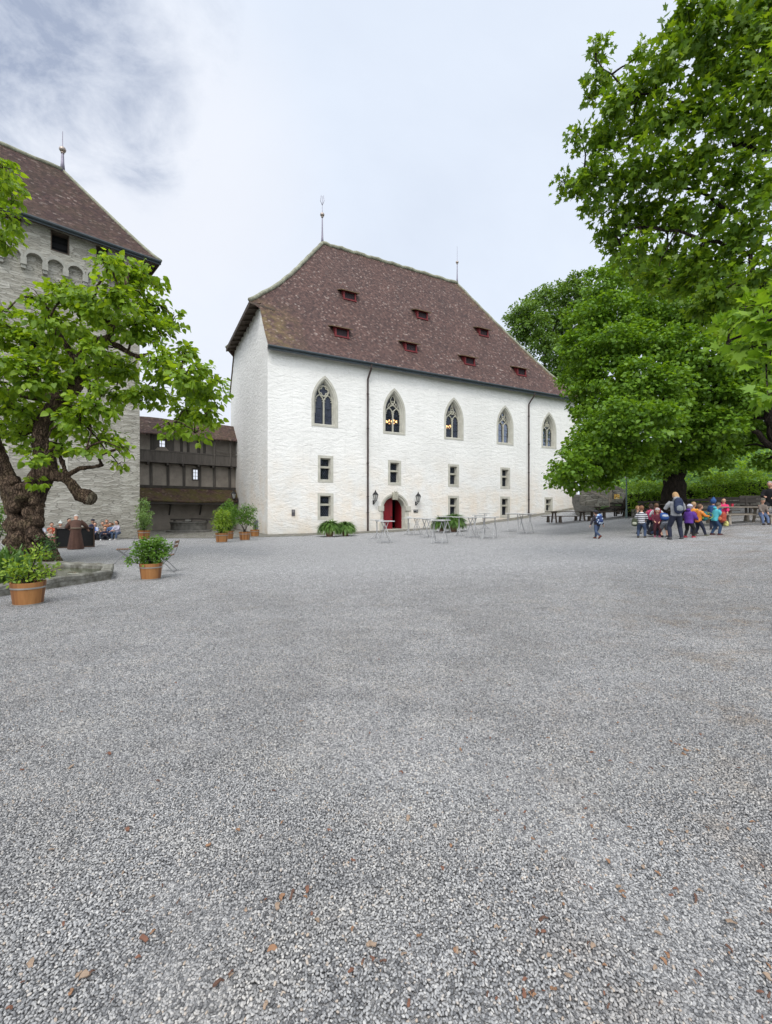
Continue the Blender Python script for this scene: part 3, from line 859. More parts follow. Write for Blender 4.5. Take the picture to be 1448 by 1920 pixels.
# leaves: left one shut, right one swung inwards
half = [p for p in arch_loop(0, ain, 0.03, zsd - zb, zt - 0.4 - zb, 10) if p[0] <= 1e-6]
def leaf(mp):
    mb = MB(); n = len(half)
    lp = half + [(0, 0.03)]
    mb.poly(lp, [], lambda x, z: mp(x, 0.0, z)); mb.poly(lp, [], lambda x, z: mp(x, 0.07, z))
    for i in range(len(lp)):
        a, b = lp[i], lp[(i + 1) % len(lp)]
        mb.quad(mp(a[0], 0, a[1]), mp(b[0], 0, b[1]), mp(b[0], 0.07, b[1]), mp(a[0], 0.07, a[1]))
    for k in (0.35, 1.6): mb.add([mp(x, y, z) for x, y, z in ((-ain + 0.02, 0.085, k), (-0.25, 0.085, k), (-0.25, 0.085, k + 0.05), (-ain + 0.02, 0.085, k + 0.05))], [(0, 1, 2, 3)])
    return mb
l1 = leaf(lambda x, d_, z: fac(uc + x, -0.50 + d_, zb + z)).build('door_leaf', DOORRED, door, world=True)
ang = R(86)
def mpo(x, d_, z):
    xx = ain + x                      # distance from the hinge
    return fac(uc + ain - xx * math.cos(ang) - d_ * math.sin(ang), -0.50 - xx * math.sin(ang) + d_ * math.cos(ang), zb + z)
leaf(mpo).build('door_leaf', DOORRED, door, world=True)
mb = MB(); mb.ball(fac(uc - 0.10, -0.40, zb + 1.05), 0.05); mb.bar(fac(uc - 0.10, -0.40, zb + 1.0), fac(uc - 0.10, -0.40, zb + 0.9), 0.03)
mb.build('handle', IRON, l1, world=True)

# walls
rect = [(0, -1.0), (LEN, -1.0), (LEN, 14.1), (0, 14.1)]
mb = MB()
mb.poly(rect, holes, lambda u, z: fac(u, 0, z))
def gab(v, d_, z): return A - NF * v - DF * d_ + Vector((0, 0, z))
def v_at(px):
    k = (px - CX) / FPX
    return (k * A.y - A.x) / (-NF.x + NF.y * k)
prof_l = [(v, pz(v) - 0.1) for v in (0.0, 0.3, 0.75, 1.2, 1.8, 2.35)]
gl = [(0, -1.0), (DEP, -1.0)] + [(DEP - v, z) for v, z in prof_l] + list(reversed(prof_l))
slits = []
for x, y0, y1 in ((466, 588, 626), (452, 616, 656), (438, 648, 681)):
    v = v_at(x); Y = gab(v, 0, 0).y
    slits.append((v - 0.24, v + 0.24, CAMZ + (CY - y1) / FPX * Y, CAMZ + (CY - y0) / FPX * Y))
mb.poly(gl, [[(a, c), (b, c), (b, d2), (a, d2)] for a, b, c, d2 in slits], lambda v, z: gab(v, 0, z), lambda p: (p[0] + 50, p[1]))
mb.poly([(0, -1.0), (LEN, -1.0), (LEN, 14.1), (0, 14.1)], [], lambda u, z: fac(u, -DEP, z), lambda p: (p[0] + 80, p[1]))
mb.poly([(0, -1.0), (DEP, -1.0), (DEP, 14.1), (0, 14.1)], [], lambda v, z: fac(LEN, -v, z), lambda p: (p[0] + 120, p[1]))
# battered far corner of the gable
mb.add([gab(DEP - 2.2, 0.0, 4.6), gab(DEP + 0.2, 0.0, 4.6), gab(DEP + 0.2, 0.5, -1), gab(DEP - 2.2, 0.5, -1), gab(DEP - 2.2, 0, -1)], [(0, 1, 2, 3), (0, 3, 4)],
       [[(60, 4.6), (62.4, 4.6), (62.4, -1), (60, -1)], [(60, 4.6), (60, -1), (59.5, -1)]])
mb.build('wall', PLASTER, hall, world=True)
for a, b, c, d2 in slits:
    mb = MB(); loops_mesh(mb, [([(a, c), (b, c), (b, d2), (a, d2)], 0.0), ([(a, c), (b, c), (b, d2), (a, d2)], -0.14)], gab)
    mb.quad(gab(a, -0.14, c), gab(b, -0.14, c), gab(b, -0.14, d2), gab(a, -0.14, d2))
    mb.build('slit_window', DARK, hall, world=True)
# rooms behind the windows
mb = MB()
for z0, z1, v1 in ((7.2, 13.3, 14.0), (0.25, 3.6, 7.0), (3.8, 7.0, 6.0)):
    c = [fac(0.4, -0.6, z0), fac(LEN - 0.4, -0.6, z0), fac(LEN - 0.4, -v1, z0), fac(0.4, -v1, z0)]
    t = [p + Vector((0, 0, z1 - z0)) for p in c]
    mb.add(c + t, [(0, 1, 2, 3), (4, 5, 6, 7), (3, 2, 6, 7), (0, 3, 7, 4), (1, 2, 6, 5)])
mb.build('interior', ROOMW, hall, world=True)

# downpipes with their swan necks
for px, ptop in ((690, 697), (992, 1003)):
    u = u_at(px, 0.12); ut = u_at(ptop, 0.6)
    gz = T(fac(u, 0.12, 0).x, fac(u, 0.12, 0).y)
    mb = MB()
    mb.tube([fac(ut, 0.6, 13.50), fac(ut, 0.58, 13.2), fac(u + (ut - u) * 0.4, 0.3, 12.75), fac(u, 0.12, 12.4), fac(u, 0.12, 12.1), fac(u, 0.12, gz - 0.1)], 0.075, 8)
    for z in (11.2, 8.4, 5.6, 2.9, 1.6):
        mb.lathe([(0.10, z - 0.04), (0.10, z + 0.04)], 8, fac(u, 0.12, 0)); mb.box(fac(u, 0.05, z), (0.05, 0.12, 0.05), rotm)
    mb.build('downpipe', PIPE, hall, world=True)

# finials on the ridge ends
def finial(px, py0, pyb, py1, fork, parent, base=None, thick=1.0):
    if base is None: base = fac(u_at(px, -8), -8, 27.4)
    k = base.y / FPX
    zb_, zt_ = base.z + (py0 - pyb) * k, base.z + (py0 - py1) * k
    mb = MB()
    mb.lathe([(0.16 * thick, -0.1), (0.10 * thick, 0.5), (0.07 * thick, 1.2), (0.045 * thick, (py0 - pyb) * k), (0.025 * thick, (py0 - pyb) * k + 0.1), (0.018 * thick, (py0 - py1) * k)], 8, base)
    if fork:
        for s in (-1, 1):
            mb.tube([Vector((base.x, base.y, zt_ - 0.9)), Vector((base.x + s * 0.18, base.y, zt_ - 0.45)), Vector((base.x + s * 0.10, base.y, zt_ + 0.05))], 0.022, 5)
    f = mb.build('finial', ZINC, parent, smooth=True, world=True)
    mb = MB(); mb.ball((base.x, base.y, zb_), (0.21 * thick, 0.21 * thick, 0.19 * thick), 12, 8); mb.lathe([(0.10 * thick, 0), (0.11 * thick, 0.08)], 10, (base.x, base.y, zb_ - 0.27 * thick))
    mb.build('ball', COPPER, f, smooth=True, world=True)
finial(604.5, 455, 401, 366, True, hall)
finial(857.5, 531, 491, 461, False, hall, thick=0.8)

# dormers
def dormer(px, py, wpx=1.0):
    u, v = on_roof(px, py + 6)
    w, h = 0.60 * wpx, 0.80
    z0 = pz(v) - 0.05; ms = (pz(v + 0.5) - pz(v)) / 0.5; dl = h / (ms - 0.30)
    f = lambda du, dv, z: fac(u + du, -(v + dv), z)
    mb = MB()
    for s in (-1, 1):
        mb.add([f(s * w, 0, z0 - 0.1), f(s * w, 0, z0 + h), f(s * w, dl, z0 + h + 0.30 * dl), f(s * w * 0.97, 0.02, z0 - 0.1)], [(0, 1, 2)])
        mb.bar(f(s * (w - 0.06), -0.02, z0 - 0.05), f(s * (w - 0.06), -0.02, z0 + h), 0.13, 0.10, up=NF)
    mb.bar(f(-w, -0.03, z0 + h - 0.06), f(w, -0.03, z0 + h - 0.06), 0.13, 0.10, up=NF)
    mb.bar(f(-w - 0.04, -0.04, z0 + 0.04), f(w + 0.04, -0.04, z0 + 0.04), 0.12, 0.16, up=NF)
    o = mb.build('dormer', REDWOOD, hall, world=True)
    mb = MB()
    a = [f(-w - 0.28, -0.26, z0 + h - 0.03), f(w + 0.28, -0.26, z0 + h - 0.03), f(w + 0.36, dl + 0.15, z0 + h + 0.05 + 0.30 * (dl + 0.3)), f(-w - 0.36, dl + 0.15, z0 + h + 0.05 + 0.30 * (dl + 0.3))]
    b = [p + Vector((0, 0, -0.07)) for p in a]
    mb.add(a + b, [(0, 1, 2, 3), (7, 6, 5, 4), (0, 4, 5, 1), (1, 5, 6, 2), (3, 7, 4, 0)], [[(u, v * 2), (u + 1.3, v * 2), (u + 1.3, v * 2 + 0.8), (u, v * 2 + 0.8)]] + [[(0, 0)] * 4] * 4)
    mb.build('dormer_roof', TILES, o, world=True)
    mb = MB(); mb.quad(f(-w + 0.1, 0.05, z0 + 0.05), f(w - 0.1, 0.05, z0 + 0.05), f(w - 0.1, 0.05, z0 + h - 0.1), f(-w + 0.1, 0.05, z0 + h - 0.1))
    for i in (-1, 0, 1): mb.bar(f(i * 0.22, 0.03, z0 + 0.08), f(i * 0.22, 0.03, z0 + h - 0.12), 0.03)
    mb.build('shutter', DORMER_DARK, o, world=True)
for p in ((655.6, 556.5), (641, 626), (792, 592), (770.6, 652.8), (907, 624), (881, 678), (978, 698)): dormer(*p)

# cobbled strip along the hall and in the corner below the gallery
def strip_keep(x, y):
    p = Vector((x, y, 0)) - A
    u, d_ = p.dot(DF), p.dot(NF)
    wob = 0.25 * math.sin(x * 1.7) + 0.2 * math.sin(y * 2.3 + x)
    if u >= 0: return -0.6 < d_ < 3.4 - 0.02 * u + wob
    edge = 28.3 + 0.16 * (x + 15) + wob * 1.0
    return y > edge and x < -4 and u < 0.2 or (u < 0 and d_ < 3.4 and y > 28)
grid_sheet('cobble_strip', COBBLE, frange(-24, 30, 0.25), frange(26.5, 52, 0.25), 0.016, keep=strip_keep)

# wall lanterns
def lantern(px, py, Y, normal, label):
    base = at(px, py, Y)                          # where the bracket meets the wall
    t = thing('wall_lantern', label, 'lantern', base, math.atan2(normal.y, normal.x) - math.pi / 2, 'black wall lanterns on the hall')
    mb = MB()
    mb.box((0, 0.03, 0), (0.10, 0.05, 0.34))
    mb.tube([(0, 0.03, -0.12), (0, 0.18, -0.10), (0, 0.36, 0.02), (0, 0.42, 0.14)], 0.025, 6)
    mb.tube([(0, 0.05, 0.1), (0, 0.2, 0.12), (0, 0.3, 0.02), (0, 0.2, -0.04)], 0.015, 5)
    mb.build('bracket', IRON, t)
    mb = MB()
    c = (0, 0.42, 0)
    for k in range(6):
        a = 2 * math.pi * k / 6
        mb.bar((0.10 * math.cos(a), 0.42 + 0.10 * math.sin(a), 0.14), (0.235 * math.cos(a), 0.42 + 0.235 * math.sin(a), 0.62), 0.028)
    mb.lathe([(0.11, 0.11), (0.11, 0.15)], 6, c)
    mb.lathe([(0.27, 0.61), (0.25, 0.65), (0.13, 0.80), (0.08, 0.82), (0.08, 0.88), (0.045, 0.92), (0.02, 1.0)], 6, c)
    mb.build('cage', IRON, t)
    mb = MB(); mb.lathe([(0.088, 0.145), (0.222, 0.615)], 6, c); mb.build('glass', LAMPGL, t)
for px, py, lab in ((700, 942, 'black six-sided wall lantern left of the red door'), (779.5, 944, 'black six-sided wall lantern right of the red door')):
    uu = u_at(px); lantern(px, py, fac(uu, 0, 0).y, NF, lab)
vv = v_at(448); lantern(447, 938, gab(vv, 0, 0).y, -DF, 'black wall lantern on the side wall above the potted shrubs')

# signs on the wall
def plaque(px0, px1, py0, py1, mat_, name, label, marks):
    ua, ub = u_at(px0), u_at(px1); um = (ua + ub) / 2
    za, zb_ = z_at(py1, um), z_at(py0, um)
    t = thing(name, label, 'sign', fac(um, 0.012, (za + zb_) / 2))
    mb = MB(); mb.box(fac(um, 0.03, (za + zb_) / 2), (ub - ua, 0.04, zb_ - za), rotm)
    mb.build('board', mat_, t, world=True)
    for x0, x1, y0, y1 in marks:
        mb = MB(); w_, h_ = ub - ua, zb_ - za
        mb.quad(*[fac(um + (x - 0.5) * w_, 0.056, za + y * h_) for x, y in ((x0, y0), (x1, y0), (x1, y1), (x0, y1))])
        mb.build('lettering', TABLETOP, t, world=True)
plaque(775.5, 783.5, 955.5, 960.8, IRON, 'door_sign', 'small black sign with a white mark beside the red door', [(0.12, 0.32, 0.45, 0.8), (0.45, 0.62, 0.45, 0.7), (0.68, 0.88, 0.3, 0.7)])
plaque(547, 553, 955.5, 967.5, simple('plaque_grey', (0.10, 0.09, 0.10), (0.07, 0.065, 0.07), 5, 0.5), 'wall_plaque', 'narrow dark grey plaque low on the white wall', [(0.2, 0.8, 0.82, 0.86), (0.2, 0.7, 0.70, 0.73), (0.2, 0.75, 0.6, 0.63)])

# chandeliers in the hall
BULB = m_emit('candle_bulb', (1.0, 0.55, 0.2), 9.0)
def chandelier(px, py, wpx, depth, label, n=12):
    kx = (px - CX) / FPX
    u = u_at(px, -depth); P = fac(u, -depth, 0); Y = P.y
    c = at(px, py, Y); r = wpx / 2 / FPX * Y
    t = thing('chandelier', label, 'chandelier', c, 0, 'lit chandeliers in the hall')
    mb = MB()
    mb.tube([(r * math.cos(a), r * math.sin(a), 0) for a in [2 * math.pi * i / 20 for i in range(20)]], 0.03, 6, closed=True)
    for k in range(6):
        a = math.pi * k / 3; mb.tube([(r * math.cos(a), r * math.sin(a), 0), (0, 0, r * 0.6)], 0.018, 5)
    mb.tube([(0, 0, r * 0.4), (0, 0, 13.2 - c.z)], 0.025, 5)
    mb.build('ring', COPPER, t)
    for k in range(n):
        a = 2 * math.pi * k / n + 0.2
        mb = MB(); mb.ball((r * math.cos(a), r * math.sin(a), 0.10 + 0.09 * (k % 2)), (0.055, 0.055, 0.085), 8, 6)
        mb.build('bulb', BULB, t, smooth=True)
chandelier(734.5, 794, 19, 2.6, 'glowing candle chandelier behind the gothic window above the red door', 14)
chandelier(842, 803, 12, 2.6, 'glowing candle chandelier behind the middle gothic window')
chandelier(936, 811, 6, 2.6, 'faintly lit chandelier behind the fourth gothic window, smallest of the three', 8)

# ================================================================== STONE TOWER
T0 = Vector((-15.73, 28.7, 0)); DT = Vector((-0.736, -0.677, 0)); NTW = Vector((0.677, -0.736, 0))
def tw(s, d_, z): return T0 + DT * s + NTW * d_ + Vector((0, 0, z))
def s_at(px, d_=0.0):
    k = (px - CX) / FPX; o = T0 + NTW * d_
    return (k * o.y - o.x) / (DT.x - DT.y * k)
def tz(py, s, d_=0.0): return CAMZ + (CY - py) / FPX * tw(s, d_, 0).y
tower = thing('stone_tower', 'grey rubble stone castle keep with arched frieze and dark tiled hipped roof', 'building', (T0.x, T0.y, 0))
SL = 26.0; ZE = 17.75; ZC, ZA = 15.05, 16.0
def trect(x0, x1, y0, y1, d_):
    s0, s1 = s_at(x1, d_), s_at(x0, d_); sm = (s0 + s1) / 2
    return (s0, s1, tz(y1, sm, d_), tz(y0, sm, d_))
low_open = [trect(-6, 5, 842, 886, 0), trect(118.5, 122.5, 862, 882, 0)]
mb = MB()
rc_ = lambda b: [(b[0], b[2]), (b[1], b[2]), (b[1], b[3]), (b[0], b[3])]
mb.poly([(0, -1), (SL, -1), (SL, ZA + 0.6), (0, ZA + 0.6)], [rc_(b) for b in low_open], lambda s, z: tw(s, 0, z))
mb.poly([(0, -1), (11, -1), (11, ZE), (0, ZE)], [], lambda v, z: tw(0, -v, z), lambda p: (p[0] + 40, p[1]))
# jettied top storey with an arched lower edge
D2 = 0.26
edge = []; pit = 0.95; n = int(SL / pit)
pts = []
for i in range(n):
    s0 = 0.0 + i * pit
    pts += [(s0, ZC + 0.25), (s0 + 0.20, ZC + 0.25)]
    for k in range(0, 9):
        a = math.pi * (1 - k / 8)
        pts.append((s0 + 0.20 + (pit - 0.20) / 2 * (1 + math.cos(a)), ZA - 0.38 + 0.36 * math.sin(a)))
pts = [p for i, p in enumerate(pts) if i == 0 or (abs(p[0] - pts[i - 1][0]) + abs(p[1] - pts[i - 1][1])) > 1e-4]
top_open = [trect(97, 128, 424, 472, D2), trect(20, 38, 395, 440, D2), trect(182, 200, 452, 492, D2)]
top_open = [(a, b, c, min(dd, ZE - 0.2)) for a, b, c, dd in top_open]
mb.poly(pts + [(pts[-1][0], ZE), (0, ZE)], [rc_(b) for b in top_open], lambda s, z: tw(s, D2, z), lambda p: (p[0] + 3.3, p[1] + 1.7))
for p, q in zip(pts, pts[1:]):
    mb.quad(tw(p[0], 0, p[1]), tw(q[0], 0, q[1]), tw(q[0], D2, q[1]), tw(p[0], D2, p[1]), uv=[(p[0], p[1]), (q[0], q[1]), (q[0], q[1] + 0.26), (p[0], p[1] + 0.26)])
mb.quad(tw(0, 0, ZC + 0.25), tw(0, D2, ZC + 0.25), tw(0, D2, ZE), tw(0, 0, ZE), uv=[(0, 0), (0.26, 0), (0.26, 3), (0, 3)])
mb.build('wall', RUBBLE, tower, world=True)
# frieze arches and corbels
mb = MB()
for i in range(n):
    s0 = i * pit
    a0 = []
    for k in range(9):
        a = math.pi * (1 - k / 8)
        cc, sn = math.cos(a), math.sin(a)
        m_ = s0 + 0.20 + (pit - 0.20) / 2
        a0.append(((m_ + (pit - 0.20) / 2 * cc, ZA - 0.38 + 0.36 * sn), (m_ + pit / 2 * cc, ZA - 0.38 + 0.56 * sn)))
    for (p, P), (q, Q) in zip(a0, a0[1:]):
        mb.quad(tw(p[0], D2 + 0.02, p[1]), tw(q[0], D2 + 0.02, q[1]), tw(Q[0], D2 + 0.02, Q[1]), tw(P[0], D2 + 0.02, P[1]))
    for z0, z1, dd, ww in ((ZC + 0.18, ZA - 0.38, D2 + 0.02, 0.27), (ZC, ZC + 0.18, D2 - 0.06, 0.22)):
        c = s0 + 0.10
        c8 = [tw(c + sx * ww / 2, d_, z) for z in (z0, z1) for sx, d_ in ((-1, -0.02), (1, -0.02), (1, dd), (-1, dd))]
        mb.add(c8, [(3, 2, 1, 0), (4, 5, 6, 7), (0, 1, 5, 4), (1, 2, 6, 5), (2, 3, 7, 6), (3, 0, 4, 7)])
mb.build('arched_frieze', PALE_STONE, tower, world=True)
def opening(b, d_, name, frame_mat, fw, parent, mapf, deep=0.45):
    a, b2, c, e = b
    lp = lambda k: [(a + k, c + k), (b2 - k, c + k), (b2 - k, e - k), (a + k, e - k)]
    mb = MB(); loops_mesh(mb, [(lp(-fw), d_ - 0.05), (lp(-fw), d_ + 0.02), (lp(0.0), d_ + 0.02), (lp(0.0), d_ - deep)], mapf)
    o = mb.build(name, frame_mat, parent, world=True)
    mb = MB(); L = lp(-0.01); mb.quad(*[mapf(p[0], d_ - deep + 0.02, p[1]) for p in L])
    for k in (0.33, 0.66): mb.bar(mapf(a, d_ - deep + 0.08, c + (e - c) * k), mapf(b2, d_ - deep + 0.08, c + (e - c) * k), 0.03)
    mb.build('pane', DARK, o, world=True)
for b in top_open: opening(b, D2, 'loft_window', EAVEWOOD, 0.05, tower, tw)
for b, fw in zip(low_open, (0.25, 0.12)): opening(b, 0, 'window', SAND, fw, tower, tw)
# roof
ts = [i / 14 for i in range(15)]
def tv(t): return -0.75 + 5.75 * t
def tzz(t): return ZE + (24.5 - ZE) * (t ** 1.10)
def tr(t): return -1.05 + (3.42 + 1.05) * t - 0.25 * math.sin(math.pi * t) * 0.6
mb = MB()
for a, b in zip(ts, ts[1:]):
    for k in range(8):
        f0, f1 = k / 8, (k + 1) / 8
        P = lambda t, f: (tr(t) + (SL - tr(t)) * f)
        for side in (0, 1):
            vv_ = (lambda t: -tv(t)) if side == 0 else (lambda t: -(10 - tv(t)))
            q = [tw(P(a, f0), vv_(a), tzz(a)), tw(P(a, f1), vv_(a), tzz(a)), tw(P(b, f1), vv_(b), tzz(b)), tw(P(b, f0), vv_(b), tzz(b))]
            uv = [(P(a, f0) + 5, a * 8.9), (P(a, f1) + 5, a * 8.9), (P(b, f1) + 5, b * 8.9), (P(b, f0) + 5, b * 8.9)]
            mb.quad(*q, uv=uv)
    mb.quad(tw(tr(a), -tv(a), tzz(a)), tw(tr(a), -(10 - tv(a)), tzz(a)), tw(tr(b), -(10 - tv(b)), tzz(b)), tw(tr(b), -tv(b), tzz(b)),
            uv=[(70 + tv(a), a * 8.9), (80 - tv(a), a * 8.9), (80 - tv(b), b * 8.9), (70 + tv(b), b * 8.9)])
troof = mb.build('roof', TILES_T, tower, world=True)
mb = MB()
mb.tube([tw(tr(1) + (SL - tr(1)) * i / 30, -5, 24.52 + 0.03 * math.sin(i * 2.1)) for i in range(31)], 0.15, 8)
mb.tube([tw(tr(t), -tv(t), tzz(t) + 0.02) for t in ts], 0.10, 8)
mb.build('ridge_cap', RIDGE, troof, world=True, smooth=True)
mb = MB()
mb.quad(tw(-1.0, 0.72, ZE - 0.06), tw(SL, 0.72, ZE - 0.06), tw(SL, 0.2, ZE - 0.02), tw(-1.0, 0.2, ZE - 0.02))
mb.quad(tw(-1.0, 0.72, ZE - 0.06), tw(-1.0, -11, ZE - 0.06), tw(0.1, -11, ZE - 0.02), tw(0.1, 0.72, ZE - 0.02))
mb.bar(tw(-1.0, 0.66, ZE - 0.15), tw(SL, 0.66, ZE - 0.15), 0.05, 0.22)
mb.bar(tw(-0.98, 0.66, ZE - 0.15), tw(-0.98, -10.6, ZE - 0.15), 0.05, 0.22)
mb.build('eave_board', EAVEWOOD, tower, world=True)
mb = MB(); mb.tube([tw(-1.05, 0.80, ZE - 0.07), tw(SL, 0.80, ZE - 0.07)], 0.09, 8); mb.bar(tw(-1.05, 0.74, ZE - 0.12), tw(SL, 0.74, ZE - 0.12), 0.04, 0.26); mb.build('gutter', GUTTER, tower, world=True)
finial(118, 320, 281, 247, False, tower, tw(3.42, -5, 24.5), 1.0)

# ================================================================== TIMBER GALLERY
G0 = Vector((-21.65, 39.5, 0)); DG = Vector((0.8145, 0.5801, 0)); NG = Vector((0.5801, -0.8145, 0))
def ga(t, d_, z): return G0 + DG * t + NG * d_ + Vector((0, 0, z))
def t_at(px, d_=0.0):
    k = (px - CX) / FPX; o = G0 + NG * d_
    return (k * o.y - o.x) / (DG.x - DG.y * k)
def gz_(py, t, d_=0.0): return CAMZ + (CY - py) / FPX * ga(t, d_, 0).y
cx3 = lambda x: 240 + x / 5.57
cy3 = lambda y: 760 + y / 5.57
gal = thing('timber_gallery', 'old grey timber wall walk with tiled roof between tower and white hall', 'building', (G0.x, G0.y, 0))
GA, GB = -5.0, 8.75
gh = []
for x0, x1, y0, y1 in ((313, 395, 362, 436), (679, 739, 668, 775)):
    ta, tb = t_at(cx3(x0)), t_at(cx3(x1)); tm = (ta + tb) / 2
    gh.append((ta, tb, gz_(cy3(y1), tm), gz_(cy3(y0), tm)))
mb = MB()
mb.poly([(GA, -1), (GB, -1), (GB, 9.3), (GA, 9.3)], [rc_(b) for b in gh], lambda t, z: ga(t, 0, z))
mb.poly([(GA, -1), (GB, -1), (GB, 9.3), (GA, 9.3)], [rc_(b) for b in gh], lambda t, z: ga(t, -0.35, z))
mb.build('wall', INFILL, gal, world=True)
for i, b in enumerate(gh):
    a, b2, c, e = b
    lp = lambda k: [(a + k, c + k), (b2 - k, c + k), (b2 - k, e - k), (a + k, e - k)]
    mb = MB(); loops_mesh(mb, [(lp(-0.10), 0.0), (lp(-0.10), 0.05), (lp(0.02), 0.05), (lp(0.02), -0.36)], ga)
    w = mb.build('window', OLDWOOD, gal, world=True)
    mb = MB()
    mb.bar(ga((a + b2) / 2, -0.2, c), ga((a + b2) / 2, -0.2, e), 0.035)
    for k in ((0.5,) if i == 0 else (0.34, 0.67)): mb.bar(ga(a, -0.2, c + (e - c) * k), ga(b2, -0.2, c + (e - c) * k), 0.035)
    mb.build('glazing_bars', OLDWOOD, w, world=True)
    if i == 0:
        for s, x in ((-1, a - 0.12), (1, b2 + 0.62)):
            mb = MB(); mb.box(ga(x - 0.25 * (s > 0), 0.09, (c + e) / 2), (0.5 if s < 0 else 0.62, 0.05, e - c + 0.8), Matrix.Rotation(math.atan2(DG.y, DG.x), 3, 'Z')); mb.build('shutter', OLDWOOD, w, world=True)
        mb = MB(); mb.add([ga(a, 0.06, c), ga(b2, 0.06, c), ga(b2 + 0.2, 0.35, c - 0.35), ga(a - 0.3, 0.35, c - 0.35), ga(b2 + 0.2, 0.06, c - 0.45), ga(a - 0.3, 0.06, c - 0.45)], [(0, 1, 2, 3), (3, 2, 4, 5)])
        mb.build('sill', BENCHP, w, world=True)
grot = Matrix.Rotation(math.atan2(DG.y, DG.x), 3, 'Z')
for x in (240, 418, 585, 750, 900, 1062):
    t = t_at(cx3(x)); mb = MB(); mb.bar(ga(t, 0.06, 3.9), ga(t, 0.06, 6.1), 0.20, 0.16); mb.build('post', OLDWOOD, gal, world=True)
for x, d_ in ((250, 0.06), (560, 0.06), (630, 0.06), (740, 0.06), (800, 0.06), (905, 0.62), (1072, 0.62)):
    t = t_at(cx3(x), d_); mb = MB(); mb.bar(ga(t, d_, 6.1), ga(t, d_, 8.75), 0.19, 0.17); mb.build('post', OLDWOOD, gal, world=True)
mb = MB()
for i in range(70):
    t = GA + (GB - GA) * i / 70
    mb.box(ga(t + 0.1, 0.62 + 0.006 * (i % 3), 6.58), (0.185, 0.035, 0.92), grot)
mb.bar(ga(GA, 0.62, 7.07), ga(GB, 0.62, 7.07), 0.14, 0.10); mb.bar(ga(GA, 0.62, 6.12), ga(GB, 0.62, 6.12), 0.14, 0.14)
mb.bar(ga(t_at(cx3(915), 0.62), 0.62, 7.4), ga(GB, 0.62, 7.4), 0.08, 0.10)
mb.build('railing', OLDWOOD, gal, world=True)
mb = MB()
mb.box(ga((GA + GB) / 2, 0.31, 6.06), (GB - GA, 0.62, 0.10), grot)
for x in (200, 400, 560, 720, 870, 1060):
    t = t_at(cx3(x)); mb.bar(ga(t, -0.1, 5.93), ga(t, 0.74, 5.93), 0.17, 0.18)
mb.bar(ga(GA, 0.05, 8.72), ga(GB, 0.05, 8.72), 0.14, 0.16)
mb.bar(ga(GA, 0.10, 3.92), ga(GB, 0.10, 3.92), 0.2, 0.24)
mb.bar(ga(GA, 0.62, 8.62), ga(GB, 0.62, 8.62), 0.14, 0.16)
for i in range(14):
    t = GA + 0.4 + i * (GB - GA - 0.6) / 13; mb.bar(ga(t, 0.95, 8.36), ga(t, -0.6, 9.62), 0.10, 0.12)
mb.build('beam', OLDWOODX, gal, world=True)
mb = MB()
for i in range(14):
    t0, t1 = GA + (GB + 0.25 - GA) * i / 14, GA + (GB + 0.25 - GA) * (i + 1) / 14
    sag = lambda t: 0.05 * math.sin(t * 1.1) - 0.06
    a, b, c, e = ga(t0, 1.0, 8.55 + sag(t0)), ga(t1, 1.0, 8.55 + sag(t1)), ga(t1, -1.2, 10.35 + sag(t1)), ga(t0, -1.2, 10.35 + sag(t0))
    dn = Vector((0, 0, -0.08))
    mb.quad(a, b, c, e, uv=[(t0, 0), (t1, 0), (t1, 2.9), (t0, 2.9)]); mb.quad(e + dn, c + dn, b + dn, a + dn, uv=[(0, 0)] * 4); mb.quad(a, a + dn, b + dn, b, uv=[(t0, 0), (t0, 0.1), (t1, 0.1), (t1, 0)])
    f_, g_ = ga(t1, -3.2, 8.7), ga(t0, -3.2, 8.7); mb.quad(e, c, f_, g_, uv=[(t0, 2.9), (t1, 2.9), (t1, 5.5), (t0, 5.5)])
mb.quad(ga(GB + 0.25, 1.0, 8.55), ga(GB + 0.25, 1.0, 8.47), ga(GB + 0.25, -1.2, 10.27), ga(GB + 0.25, -1.2, 10.35), uv=[(0, 0)] * 4)
mb.build('roof', TILES_G, gal, world=True)
mb = MB()
LB = t_at(446, 1.7)
for i in range(12):
    t0, t1 = GA + (GB + 0.1 - GA) * i / 12, GA + (GB + 0.1 - GA) * (i + 1) / 12
    k0, k1 = [min(1.0, max(0.0, 1 - 0.0)) for _ in (0, 1)]
    sag = lambda t: 0.05 * math.sin(t * 0.9 + 1)
    x0, x1 = GA + (LB - GA) * i / 12, GA + (LB - GA) * (i + 1) / 12
    a, b, c, e = ga(x0, 1.75, 2.62 + sag(x0)), ga(x1, 1.75, 2.62 + sag(x1)), ga(t1, 0.12, 3.82), ga(t0, 0.12, 3.82)
    dn = Vector((0, 0, -0.09))
    mb.quad(a, b, c, e, uv=[(x0, 0), (x1, 0), (t1, 2.1), (t0, 2.1)]); mb.quad(e + dn, c + dn, b + dn, a + dn, uv=[(0, 0)] * 4); mb.quad(a, a + dn, b + dn, b, uv=[(x0, 0), (x0, .1), (x1, .1), (x1, 0)])
mb.build('lean_to_roof', TILES_M, gal, world=True)
mb = MB(); mb.bar(ga(GA, 1.62, 2.42), ga(LB - 0.2, 1.62, 2.42), 0.14, 0.16)
for x in (430, 750, 1010):
    t = t_at(cx3(x)); mb.bar(ga(t, 0.0, 2.35), ga(t, 1.66, 2.35), 0.14, 0.14); mb.tube([ga(t, 0.02, 1.4), ga(t, 0.3, 1.75), ga(t, 0.6, 2.3)], 0.07, 6)
mb.build('lean_to_beam', OLDWOODX, gal, world=True)

